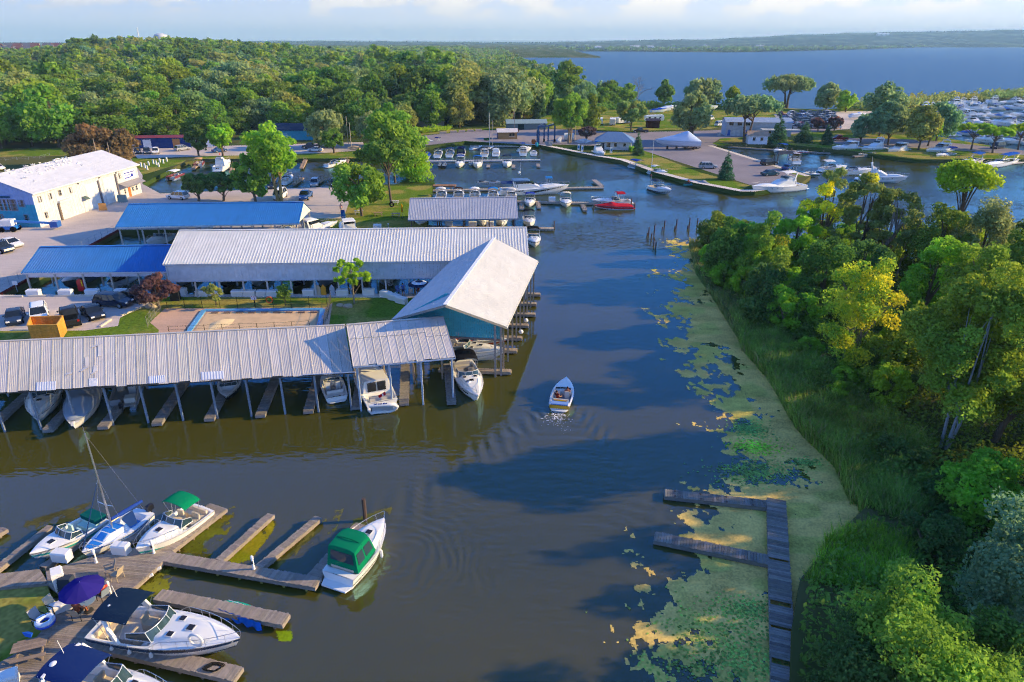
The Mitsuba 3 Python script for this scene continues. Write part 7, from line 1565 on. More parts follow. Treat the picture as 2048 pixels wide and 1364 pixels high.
for i, (px, L_) in enumerate([((709.41,4285.36), 60), ((765.31,4119.98), 40), ((1264.93,4871.7), 30), ((1462.49,5104.38), 40), ((1554.74,4659.26), 50), ((1894.25,5254.94), 40), ((-43.26,3568.71), 50), ((442.87,3824.66), 35)]):
    simple_house('farm_building', 'pale farm building on the flat far shore', 'farm building', px, L_, 18, 6, 10, hr_.uniform(-.2, .2), C('d8d4cc'), C('c8c4c0'), 0, [('f', 0, 1, L_ * .3, 2)], z=.5, group='farm buildings on the far shore')
for (x, y, z) in ((3170, 6350, 104), (3130, 6350, 104)): simple_house('farm_building', 'white building high on the hills across the lake', 'building', (x, y), 60, 25, 12, 18, .1, WHITE, WHITE, 0, [('f', 0, 2, 20, 4)], z=z - 26, group='white buildings on the far hills')
k = thing('radio_mast', 'white mast beside the dome on the wooded hill at left', 'mast'); part(k, 'pole', MB().tube([(-492, 985, 20), (-492, 985, 50)], [.9, .5], WHITE, 6), 'matte')
k = thing('water_tank', 'pale dome showing above the trees on the left hill', 'dome'); part(k, 'dome', MB().lathe([(9, 30), (9.5, 38), (8, 41.5), (4, 43.2), (0, 43.6)], C('c8ccd4'), (-470, 1000, 0), 20), 'matte')

# ---------------------------------------------------------------- fences, walls, poles
def fence(name, label, path, h, n, col, wires=3, z=1.0, cat='fence', r=.035, mesh=None):
    k = thing(name, label, cat); l = LineString(path); pts = [np.array(l.interpolate(i / n, normalized=True).coords[0]) for i in range(n + 1)]
    for q in pts: part(k, 'post', MB().tube([(*q, z - .1), (*q, z + h)], r, col, 5), 'matte')
    co = [np.array(c) for c in path]
    for i in range(wires):
        zz = z + h * (i + 1) / wires - .05; part(k, 'rail', MB().tube([(*c, zz) for c in co], .016, col, 4), 'matte')
    if mesh is not None:
        mb = MB()
        for a, b in zip(pts[:-1], pts[1:]):
            d = np.linalg.norm(b - a)
            for j in range(int(d / mesh)):
                for s in (-1, 1):
                    u0, u1 = j * mesh / d, min(1, max(0, (j * mesh + s * h) / d)); hh = abs(u1 - u0) * d
                    if hh < .05: continue
                    mb.beam((*lerp(a, b, u0), z + .05), (*lerp(a, b, u1), z + .05 + hh), .008, .008, col)
        part(k, 'wire_mesh', mb, 'matte', kind='stuff')
    return k
FK = C('2c2a26')
fence('fence', 'thin dark wire fence along the far side of the pool', [(-46.51,86.15),(-36.65,85.96),(-28.62,86.15),(-24.96,86.34)], 1.7, 9, FK, 3)
fence('fence', 'wire fence running down the right side of the pool', [(-25.19,89.26),(-23.84,81.82),(-23.62,77.22)], 1.5, 5, C('6a6458'), 3, mesh=.25)
fence('fence', 'low dark fence in front of the pool behind the grey roof', [(-41.79,76.59),(-35.92,77.22),(-28.74,77.85),(-25.2,78.48)], 1.3, 8, FK, 3)
fence('fence', 'grey chain link fence by the pool gate', [(-45.8,79.3),(-46.66,83.22),(-46.86,85.03)], 1.5, 3, C('8a8a80'), 3, mesh=.25)
fence('fence', 'chain link fence along the red edged wall in the yard', [(-74.12,93.42),(-75.16,128.44)], 1.2, 16, C('8a94a0'), 2)
fence('fence', 'long low rail and pipe along the grass strip at left', [(-160.8,206.68),(-144.19,213.24),(-144.82,219.18)], .9, 8, C('a8b0b8'), 2)
k = thing('edge_beam', 'dark red timber edging of the yard wall', 'timber edging'); a, b = [(-72.66,91.51),(-74.75,126.94)]; part(k, 'beam', MB().beam((*a, 1.06), (*b, 1.06), .4, .3, C('6a2a26')), 'wood')
k = thing('fence', 'new orange wooden enclosure open at the top beside the lower lot', 'enclosure')
E0, E1, E2, E3 = (-57.68,75.08), (-54.31,75.37), (-55.31,78.16), (-59.09,77.85)
for a, b in ((E0, E1), (E1, E2), (E2, E3), (E3, E0)):
    n = max(6, int(math.dist(a, b) / .3))
    for i in range(n): part(k, 'board', MB().hull([(*(lerp(a, b, u)), z) for u in ((i + .03) / n, (i + .97) / n) for z in (1.0, 3.0)] + [(*(lerp(a, b, u) + [.02, .04]), z) for u in ((i + .03) / n, (i + .97) / n) for z in (1.0, 3.0)], C('d89a48') * rng.uniform(.85, 1.1)), 'wood')
    part(k, 'cap_rail', MB().beam((*a, 3.03), (*b, 3.03), .16, .06, C('e0a858')), 'wood')
def pole(label, q, h, arm=0, col=C('b0a090'), r=.13, cat='pole', name='utility_pole'):
    k = thing(name, label, cat); part(k, 'post', MB().tube([(*q, .6), (*q, 1 + h)], [r, r * .7], col, 7), 'wood')
    if arm: part(k, 'crossarm', MB().box((*q, h + .4), (arm, .12, .14), col), 'wood')
pole('tall pale pole by the cluttered dock, left of two', (-7.72,241.44), 11, col=C('d8d0c4')); pole('slim mast pole in front of the tall pale pole', (-6.55,235.56), 9, col=C('b8b0a8'), r=.09); pole('pole left of two by the grey green willow', (-53.57,234.33), 8.5, col=C('c8bca8')); pole('pole right of two by the grey green willow', (-56.67,243.9), 9.5, col=C('c8bca8'))
pole('pale pole right of the tall green maple', (22.48,251.58), 8, col=C('c8b898')); pole('white flag pole on the quay lawn', (39.6,197.1), 7.5, col=C('d8d8d8'), r=.07); pole('wooden pole behind the workshop roof', (-112.67,189.86), 9, .0, C('a09080')); pole('second pole behind the workshop roof', (-109.1,189.86), 8, 0, C('a09080')); pole('pole at the end of the harbour road', (1,284.1), 9, 1.6, C('8a8078'))
for q, h, w in (((-260.73,389.62), 14, 'left'), ((-258.94,395.79), 14, 'middle'), ((-232.25,369.41), 13, 'right')): pole(f'utility pole among the woods at left, {w} one', q, h, 2.4, C('a8a098'), .22)
for i, q in enumerate(((-106,198.78), (-104.17,197.1), (-105.1,201.35), (-105.06,203.98), (-103.35,202.22), (-104.43,206.68), (-102.55,204.88), (-103.21,208.52), (-101.85,193.82), (-100.99,198.78))): solo('bollard', MB().box((*q, 1.6), (.35, .35, 1.3), WHITE), 'matte', 'white service post in the row on the inlet grass', 'post', 'white posts on the inlet grass')
# ---------------------------------------------------------------- boat lift
k = thing('boat_lift', 'tall blue steel boat lift frame at the basin', 'boat lift'); LB = C('27527e'); q0, q1, q2, q3 = [np.array(v) for v in [(8.97,242.66),(12.54,245.15),(15.17,251.58),(11.42,251.58)]]
for q in (q0, q1, q2, q3): part(k, 'leg', MB().beam((*q, 1.3), (*q, 7.2), .5, .5, LB), 'gloss'); part(k, 'wheel', MB().box((*q, 1.5), (.6, 1.4, 1.0), BLACK), 'matte')
for a, b in ((q0, q1), (q1, q2), (q3, q0)): part(k, 'beam', MB().beam((*a, 7.2), (*b, 7.2), .45, .55, LB), 'gloss')
part(k, 'engine_box', MB().box((*(q0 + [0, .8]), 3.6), (1, 1.4, 4.6), C('203a5c')), 'gloss')
solo('tank', MB().tube([(*(18.84,255.59), 2.3), (*(22.28,255.59), 2.3)], 1.3, WHITE, 14), 'gloss', 'white cylindrical tank behind the twin trunk maple', 'tank')
for i, (q, c, s, lb) in enumerate((((7.7,246.41), C('c86a3a'), (2, 1.4, 1.6), 'heap of orange gear left of the boat lift'), ((8.54,240.23), C('3aa0b0'), (1.2, 1, 1.5), 'teal drum by the boat lift'), ((12.7,241.44), C('8a929a'), (3, 1.6, 1.6), 'row of parked outboard motors by the lift'), ((16.69,250.26), C('d8dce4'), (2.2, 2, 2.2), 'white covered dinghy by the lift'), ((24.92,248.97), C('cfd8e2'), (4, 1.4, 1.5), 'pale blue upturned boat by the purple tree'), ((1.57,277.6), C('d05030'), (2.4, 1.6, 1.7), 'orange machine by the dockside shack'), ((-9.06,255.59), C('2a5a3a'), (2.4, 1.6, 1.0), 'green skiff on the cluttered quay'), ((-51.92,232.05), C('c8b090'), (4, 2, 1.5), 'tan shed box by the inlet fence'))):
    mb = MB()
    for j in range(5): mb.hull([(*(np.array(q) + rng.normal(size=2) * [s[0] * .25, s[1] * .2]), 1 + s[2] * rng.uniform(.2, 1)) for _ in range(9)] + [(q[0] + a * s[0] * .3, q[1] + b * s[1] * .3, 1) for a in (-1, 1) for b in (-1, 1)], c * rng.uniform(.7, 1.15), 30)
    solo('gear', mb, 'matte', lb, 'gear')
for i, (q, lb) in enumerate((((21.99,232.05), 'left'), ((22.84,228.7), 'right'), ((31.86,225.44), 'lone'))):
    k = thing('fuel_pump', f'white and blue fuel pump on the quay, {lb} one', 'fuel pump'); part(k, 'cabinet', MB().box((*q, 1.9), (.7, .5, 1.8), WHITE), 'gloss'); part(k, 'panel', MB().box((q[0], q[1] - .26, 2.0), (.5, .03, .8), C('2a7ab0')), 'gloss'); part(k, 'hose', MB().tube([(q[0] + .36, q[1], 2.4), (q[0] + .6, q[1], 1.6), (q[0] + .4, q[1], 1.3)], .03, BLACK, 5), 'matte')
for i, x in enumerate((886, 907, 924, 941, 957)): q = [(-26.74,274.46),(-22.92,277.6),(-19.7,279.2),(-16.44,280.81),(-13.34,282.45)][i]; solo('concrete_block', MB().box((*q, 1.45), (2.6, .9, .9), C('cbb49a'), .1), 'matte', 'tan concrete block in the row beside the harbour road', 'concrete block', 'concrete blocks by the harbour road')

# ---------------------------------------------------------------- pool
PO = [(-41.12,85.03),(-25.39,85.4),(-22.86,72.47),(-39.2,72.47)]; pool = Polygon(PO)
cover('pool_deck', [(-46.76,85.96),(-25.16,86.34),(-24.74,88.26),(-21.61,71.63),(-39.97,67.8),(-44.03,78.48),(-46.36,80.96)], 1.012, 'asphalt', C('cba890'))
solo('pool_cover', MB().sheet(pool.buffer(-.6), 1.05, C('d8b890')).hull([(*lerp((-38.33,80.12), (-35.79,81.82), u), 1.06 + .35 * math.sin(3.1 * u)) for u in np.linspace(0, 1, 6)] + [(*lerp((-37.72,77.85), (-35.67,80.12), u), 1.06) for u in (0, 1)], C('e8cfa0'), 30), 'matte', 'tan cover sagging over the drained pool', 'pool cover')
k = thing('pool', 'drained pool with bright blue rim beside the grey roof', 'pool')
for a, b in zip(PO, PO[1:] + PO[:1]): part(k, 'coping', MB().beam((*a, 1.10), (*b, 1.10), .62, .16, C('5f9fcc')), 'gloss')
for i in range(9): q = lerp((-39.29,84.12), (-26.24,84.3), i / 8); part(k, 'sandbag', MB().box((*q, 1.12), (.9, .35, .14), C('8a7464')), 'matte')
k = thing('ring_buoy', 'orange ring buoy on the pool fence', 'ring buoy'); q = np.array((-32.79,86.72)); part(k, 'ring', MB().tube([(q[0] + .42 * math.cos(t), q[1] - .08, 2.0 + .42 * math.sin(t)) for t in np.linspace(0, 6.283, 17)], .10, C('e06a20'), 6), 'gloss')
k = thing('sign', 'small white sign on the pool fence', 'sign'); q = (-34.89,86.72); part(k, 'board', MB().box((q[0], q[1] - .05, 2.25), (.75, .03, .5), C('e4dce4')), 'canvas'); part(k, 'post', MB().box((*q, 1.6), (.05, .05, 1.4), FK), 'matte')
k = thing('sign', 'round white sign on a post by the walkway at left', 'sign'); q = (-71.16,92.78); part(k, 'disc', MB().box((q[0], q[1] - .05, 2.3), (.7, .04, .6), C('d8dce4')), 'canvas'); part(k, 'post', MB().box((*q, 1.7), (.07, .07, 1.4), C('a0a8b0')), 'matte')
for i, (q, s, lb) in enumerate((((-48.85,86.53), .9, 'pale boulder under the plum tree'), ((-23.4,86.91), .55, 'left boulder at the foot of the lone lawn tree'), ((-22.22,86.53), .75, 'right boulder at the foot of the lone lawn tree'))):
    if s: v = unit(rng, 30) * [s, s * .8, s * .55]; solo('boulder', MB().hull(v + [*q, 1.1], C('b8a890'), 30), 'matte', lb, 'boulder')
for i, (a, b) in enumerate([[(-71.39,90.47),(-68.86,90.47)], [(-68.15,90.57),(-65.75,90.68)], [(-64.48,90.68),(-61.65,90.68)], [(-61.28,90.88),(-58.24,90.88)], [(-56.63,89.86),(-54.88,89.86)], [(-62.01,78.32),(-60.02,78.32)], [(-51.84,79.3),(-51.81,81.82)], [(-51.19,83.22),(-49.83,86.72)]]): solo('parking_curb', MB().beam((*a, 1.1), (*b, 1.1), .28, .2, C('d8ccb8')), 'matte', 'pale concrete parking curb in the lower lot', 'parking curb', 'parking curbs in the lower lot')
# ---------------------------------------------------------------- boxes
def dock_box(q, w, d, h, rot, label, z, group=None, col=C('e4e4e2')):
    k = thing('dock_box', label, 'dock box', group); to = xf(q[0], q[1], z, rot); part(k, 'chest', MB().box((0, 0, h * .42), (w * .94, d * .94, h * .84), col), 'gloss', to); part(k, 'lid', MB().hull([(a * w / 2, b * d / 2, h * .85) for a in (-1, 1) for b in (-1, 1)] + [(a * w * .45, -d * .40, h) for a in (-1, 1)] + [(a * w * .45, d * .45, h * 1.03) for a in (-1, 1)], col), 'gloss', to)
dock_box((-31.57,37.75), 1.25, .7, .75, -.13, 'white dock box between the speedboat and the sailboat', .62); dock_box((-27.8,38.47), 1.2, .65, .75, -.13, 'white dock box between the sailboat and the white cruiser', .62)
dock_box((-28.66,27.47), 1.5, .8, .8, .5, 'white dock box at the bottom left corner', .62); dock_box((-30.17,35.21), 1.0, .7, 1.3, 2.2, 'tall white cabinet with slanted lid by the purple umbrella', .62); dock_box((-28.68,33.27), 1.7, .6, .55, .62, 'long white bench box by the seated people', .62)
for i, (q, w, r_) in enumerate([((-67.63,91.09), 1.9, 0), ((-63.1,91.09), 1.9, 0), ((-59.46,91.3), 1.9, 0), ((-55.47,91.4), 1.6, 0), ((-53.56,91.4), 1.6, 0), ((-47.09,91.72), 1.6, 0), ((-43.75,90.88), 1.8, 0), ((-41.77,90.88), 1.9, 0), ((-38.73,90.88), 1.7, 0), ((-37.04,90.88), 1.7, 0), ((-35.34,90.88), 1.4, 0), ((-33.79,90.88), 1.7, 0), ((-32.44,90.88), 1.4, 0), ((-28.81,91.3), 1.7, 0), ((-24.06,91.3), 1.7, 0), ((-20.33,91.51), 1.7, 0), ((-17.74,90.47), 1.8, -.55), ((-16.42,89.26), 1.8, -.55), ((-15.2,88.07), 1.8, -.55)]):
    dock_box(q, w, .8, .85, r_, 'white dock box in the angled run beside the white gabled shed' if r_ else 'white dock box in the row before the long silver shed', 1.016, 'angled dock boxes by the white gabled shed' if r_ else 'dock boxes before the long silver shed')
for q, lb in (((-18.15,130.78), ''), ((-12.46,132.74), 'white dock box under the left half of the small grey shed'), ((-7.81,132.74), 'white dock box under the middle of the small grey shed'), ((-4.35,132.74), 'white dock box under the right half of the small grey shed'), ((9.15,155.78), 'white dock box on the red speedboat dock'), ((-25.79,128.44), 'white dock box on the lawn edge behind the silver roof')):
    if lb: dock_box(q, 1.6, .8, .9, 0, lb, 1.0 if 'lawn' in lb else .5)
def pedestal(q, label, z=.62, h=1.15):
    k = thing('service_pedestal', label, 'dock pedestal'); part(k, 'post', MB().lathe([(.11, 0), (.10, .08), (.085, .1), (.085, h * .8), (.11, h * .82), (.11, h * .93), (.06, h), (0, h)], C('e8e8ea'), (*q, z), 10), 'gloss'); part(k, 'outlet', MB().box((q[0], q[1] - .1, z + h * .55), (.12, .05, .22), C('404850')), 'matte')
for q, lb in (((-29.05,37.45), 'white service pedestal at the bow of the sailboat'), ((-25.5,38.42), 'white service pedestal at the bow of the green topped cruiser'), ((-17.82,36.81), 'white service pedestal on the narrow cross dock'), ((-26.39,34.4), 'white service pedestal beside the reclining woman'), ((-23.68,128.44), 'white service post on the lawn edge')): pedestal(q, lb, 1.0 if 'lawn' in lb else .62)
# ---------------------------------------------------------------- outdoor furniture
def table(label, q, z, rot, col=C('8a7866'), s=1.0):
    k = thing('picnic_table', label, 'picnic table'); to = xf(q[0], q[1], z, rot, s)
    for i in range(5): part(k, 'top_board', MB().box((0, -.32 + i * .16, .75), (1.8, .14, .04), col * rng.uniform(.85, 1.1)), 'wood', to)
    for s_ in (-1, 1): part(k, 'seat_board', MB().box((0, s_ * .72, .45), (1.8, .26, .04), col), 'wood', to)
    for x in (-.65, .65): part(k, 'leg_frame', MB().beam((x, -.75, 0), (x, .25, .74), .09, .05, col).beam((x, .75, 0), (x, -.25, .74), .09, .05, col).beam((x, -.78, .4), (x, .78, .4), .09, .05, col), 'wood', to)
table('wooden picnic table on the boardwalk at the lower left', (-28.49,29.67), .62, .35, C('9a8878')); table('picnic table with white bench on the lawn by the tyre tree', (-25.87,150.37), 1, .05, C('d0ccc4')); table('picnic table beside the closed yellow umbrella', (-23.76,138.19), 1, .05, C('b0a090')); table('picnic table in the middle of the lawn', (-27.5,139.06), 1, .3, C('a08c70')); table('grey picnic table left of the lawn', (-31.88,140.84), 1, .2, C('c8c8d0'))
def chair(label, q, z, rot, col=C('b8a890'), name='patio_chair', wood=False):
    k = thing(name, label, 'chair'); to = xf(q[0], q[1], z, rot, 1.1); fr_ = MB()
    part(k, 'seat', MB().box((0, 0, .42), (.5, .52, .05), col), 'canvas', to); part(k, 'backrest', MB().hull([(-.24 - .22 * b, s * .26, .44 + .55 * b) for s in (-1, 1) for b in (0, 1)] + [(-.20 - .22 * b, s * .26, .44 + .55 * b) for s in (-1, 1) for b in (0, 1)], col), 'canvas', to)
    for x in (-.24, .24):
        for s in (-1, 1): part(k, 'leg', MB().tube([(x, s * .27, 0), (x, s * .27, .62 if x > 0 else .42)], .022, C('4a4036') if not wood else col, 5), 'matte', to)
    for s in (-1, 1): part(k, 'armrest', MB().beam((-.3, s * .28, .62), (.28, s * .28, .62), .05, .03, C('4a4036') if not wood else col), 'matte', to)
chair('tan patio chair with the seated man, back to the camera', (-27.3,32.44), .62, 1.5); chair('empty tan patio chair left of the seated man', (-29.17,33.02), .62, -.3, C('c8bca4')); chair('small folding chair beside the blue ring float', (-29.43,31.91), .62, -.4, C('b0a8a4')); chair('wooden armchair on the boardwalk, left of two', (-27.38,36.23), .62, -2.6, C('a89886'), 'wooden_armchair', True); chair('wooden armchair on the boardwalk, right of two', (-26.7,35.85), .62, 2.9, C('b8a890'), 'wooden_armchair', True); chair('reclining chair of the woman under the umbrella edge', (-26.63,34.04), .62, 2.7, C('8a98a8'))
def parasol(label, q, z, h, r_, cols, closed=False, n=8, base=True):
    k = thing('parasol', label, 'parasol'); to = xf(q[0], q[1], z, .3); part(k, 'pole', MB().tube([(0, 0, 0), (0, 0, h)], .03, C('3a3a3a'), 6), 'metal', to)
    if closed: part(k, 'canopy', MB().lathe([(.05, h * .38), (.2, h * .45), (.14, h * .8), (.02, h)], cols[0], (0, 0, 0), 8), 'canvas', to)
    else:
        g = np.arange(n + 1) * 2 * math.pi / n
        for i in range(n):
            pts = [np.array([(rr * math.cos(t), rr * math.sin(t), h - .55 * (rr / r_) ** 1.15 - (.06 if (j == 1 and rr == r_) else 0)) for j, t in enumerate((g[i], (g[i] + g[i + 1]) / 2, g[i + 1]))]) for rr in (.02, r_ * .34, r_ * .67, r_)]
            if len(cols) == 1: part(k, 'canopy_panel', MB().grid(np.array(pts), cols[0] * (1 if i % 2 else .9), None), 'canvas', to)
            else:
                mb = MB()
                for j in range(3): mb.grid(np.array(pts[j:j + 2]), cols[j % 2], None)
                part(k, 'canopy_panel', mb, 'canvas', to)
        part(k, 'rib', MB().tube([(r_ * .9, 0, h - .5), (0, 0, h - .05)], .012, BLACK, 4), 'metal', to)
    part(k, 'base', MB().lathe([(.28, 0), (.28, .06), (.05, .1)], C('404040'), (0, 0, 0), 10), 'matte', to)
parasol('purple blue parasol over the boardwalk seats', (-27.06,33.02), .62, 2.4, 1.3, [C('322a80')], n=6); parasol('navy and white striped parasol by the white gabled shed', (-12.9,90.06), 1.02, 2.6, 1.6, [C('20304c'), C('e0e4ea')]); parasol('closed orange yellow parasol on the lawn', (-22.3,137.33), 1, 3.0, 1, [C('e89a10')], True)
k = thing('patio_table', 'round patio table under the purple parasol', 'table'); q = np.array((-27.22,33.19)); part(k, 'top', MB().lathe([(0, .70), (.6, .70), (.6, .73), (0, .73)], C('7f98b0'), (*q, .62), 16), 'gloss'); part(k, 'leg', MB().tube([(*q, .62), (*q, 1.3)], .05, BLACK, 6), 'matte')
k = thing('barbecue', 'covered black barbecue beside the white cabinet', 'barbecue'); q = (-29.48,34.93); part(k, 'cover', MB().hull([(q[0] + a * .55, q[1] + b * .3, .65) for a in (-1, 1) for b in (-1, 1)] + [(q[0] + a * .4, q[1] + b * .25, 1.65) for a in (-1, 1) for b in (-1, 1)], C('3a4250'), 30), 'canvas'); part(k, 'foot', MB().box((*q, .64), (1.0, .5, .06), BLACK), 'matte')
q = np.array((-28.93,31.72)); solo('ring_float', MB().tube([(q[0] + .42 * math.cos(t), q[1] + .42 * math.sin(t), .62 + .55) for t in np.linspace(0, 6.283, 17)], .15, C('d8e4f4'), 8).tube([(q[0] + .42 * math.cos(t), q[1] + .42 * math.sin(t), .62 + .38) for t in np.linspace(0, 6.283, 17)], .15, C('2a5ad0'), 8), 'gloss', 'white and blue inflatable ring by the folding chair', 'inflatable ring')
q = (-28.86,30.33); solo('towel', MB().hull([(q[0] + rng.normal() * .25, q[1] + rng.normal() * .12, 1.42 + rng.uniform(0, .25)) for _ in range(14)], C('2458b8'), 30), 'canvas', 'crumpled blue towel on the boardwalk picnic table', 'towel')
a, b = np.array((-18.87,33.25)), np.array((-15.73,32.05)); mb = MB(); us = np.linspace(0, 1, 22); mb.grid(np.array([[(*(lerp(a, b, u) + [-.02, -.06 + .04 * math.sin(u * 40)]), .66), (*(lerp(a, b, u) + [0, -.12 + .07 * math.sin(u * 33)]), .3), (*(lerp(a, b, u) + [0, -.10 + .10 * math.sin(u * 26)]), .02)] for u in us]), C('1f6ad8'), 30); solo('tarp', mb, 'canvas', 'bright blue tarp hanging along the dock edge', 'tarp')
def kayak(label, a, b, col, z=.75):
    a, b = np.array(a), np.array(b); L_ = math.dist(a, b); mb = MB(); n = 14; g = np.arange(10) * 2 * math.pi / 10; rows = [[(L_ * (t - .5), (.48 * math.sin(math.pi * t) ** .6 + .01) * math.cos(q), (.16 * math.sin(math.pi * t) ** .5 + .01) * math.sin(q) + .14 * (2 * t - 1) ** 2) for q in np.append(g, g[0])] for t in np.linspace(0, 1, n)]
    k = thing('kayak', label, 'kayak'); c = (a + b) / 2; to = xf(c[0], c[1], z, math.atan2(*(b - a)[::-1])); part(k, 'hull', mb.grid(np.array(rows), col, 50), 'gloss', to); part(k, 'cockpit', MB().lathe([(.26, .15), (.28, .19), (.22, .19), (.20, .12)], C('1c2020'), (0, 0, 0), 12), 'matte', to)
    part(k, 'paddle', MB().tube([(-.9, .2, .25), (1.0, .1, .25)], .02, WHITE, 5), 'gloss', to)
kayak('dark teal kayak moored beside the dock with the blue tarp', (-19.04,33.98), (-16.41,33.17), C('18a080'), .30)
q = (-17.33,28.68); mb = MB(); [mb.tube([(q[0] + (.25 + .05 * j) * math.cos(t) * 1.4 + .1 * math.sin(3 * t), q[1] + (.2 + .04 * j) * math.sin(t), .64 + .03 * j) for t in np.linspace(0, 6, 18)], .025, C('22221f'), 5) for j in range(4)]; solo('rope_coil', mb, 'matte', 'coil of dark rope on the outer end of the lower dock', 'rope')
for q, lb in (((-24.74,36.99), 'white fender hanging at the boardwalk edge, upper one'), ((-24.97,36.32), 'white fender hanging at the boardwalk edge, lower one')): solo('fender', MB().tube([(q[0] - .3, q[1] - .15, .3), (q[0] + .3, q[1] + .15, .45)], [.12, .12], C('e0e0e0'), 8), 'gloss', lb, 'fender')
for q, lb in (((1.82,82.19), 'white round buoy on the fourth gabled shed finger dock'), ((1.12,78.39), 'white round buoy on the fifth gabled shed finger dock')): solo('buoy', MB().ball((*q, .8), .3, WHITE, 2).tube([(*q, .5), (*q, .9)], .04, C('a08060'), 5), 'gloss', lb, 'buoy')
q = (-61.81,92.78); k = thing('inflatable_kayak', 'red inflatable propped on end under the blue roofed shed', 'inflatable'); part(k, 'tube', MB().hull([(q[0] + a * .45, q[1] + b * .15, z) for a in (-1, 1) for b in (-1, 1) for z in (1.1, 2.6)] + [(q[0], q[1], 3.0), (q[0] - .1, q[1], 1.0)], C('c01828'), 40), 'gloss'); part(k, 'strap', MB().box((q[0] + .3, q[1] - .16, 2.3), (.12, .05, .9), C('e0d020')), 'canvas')
for q, c, s, lb in (((-86.88,144.04), C('d8a060'), (1.6, .12, 1.5), 'plywood sheet leaning by the workshop garage doors'), ((-87.1,152.41), C('7a949a'), (1.8, .9, 1.5), 'teal machine by the workshop awning'), ((-34.12,136.47), C('2458a0'), (.8, .7, 1.7), 'blue bin on the lawn edge'), ((78.36,268.38), C('b0b4b8'), (1, 1, 1.2), 'grey utility box by the clubhouse'), ((-46.76,89.26), C('2a2e34'), (1.2, .9, 1.3), 'dark bin beside the plum tree')):
    k = thing('box', lb, 'box'); part(k, 'body', MB().box((*q, 1 + s[2] / 2), s, c, .15, .92), 'matte'); part(k, 'rim', MB().box((*q, 1 + s[2] + .03), (s[0] * .96, s[1] * .96, .06), c * .8, .15), 'matte')
for q, c, lb in (((-27.46,91.3), C('c8b8a0'), 'left of two upright paddle boards before the silver shed'), ((-26.68,91.3), C('e0a030'), 'orange topped paddle board right of two before the silver shed'), ((-25.47,91.3), C('a8b8cc'), 'pale covered personal watercraft before the silver shed')): solo('paddle_board', MB().hull([(q[0] + a * .36, q[1] + .05 * b, z) for a in (-1, 1) for b in (-1, 1) for z in (1.0, 2.1)] + [(q[0], q[1], 2.6)], c, 40), 'gloss', lb, 'board')
q = np.array((-26.14,147.88)); solo('tyre', MB().tube([(q[0] + .42 * math.cos(t), q[1] - .35, 1.5 + .42 * math.sin(t)) for t in np.linspace(0, 6.283, 15)], .14, BLACK, 7), 'matte', 'black tyre leaning on the bare trunk of the lawn tree', 'tyre')
for q, lb in (((-17.66,94.3), 'left plastic chair by the striped parasol'), ((-14.33,91.3), 'right plastic chair by the striped parasol'), ((-16.17,91.72), 'blue plastic chair by the striped parasol')): chair(lb, q, 1.016, rng.uniform(0, 6), C('5a78b0') if 'blue' in lb else C('c8ccd4'))
q = (90.28,232.05); k = thing('shelter', 'small dark roofed shelter by the right basin walk', 'shelter'); q = (81.41,209.45)
part(k, 'roof', MB().hull([(q[0] + a * 2.6, q[1] + b * 1.8, 3.3) for a in (-1, 1) for b in (-1, 1)] + [(q[0] + a * 1.4, q[1], 4.1) for a in (-1, 1)], C('3a3838')), 'roofing')
for a in (-1, 1):
    for b in (-1, 1): part(k, 'post', MB().box((q[0] + a * 2.2, q[1] + b * 1.4, 2.2), (.16, .16, 2.4), C('6a5040')), 'wood')

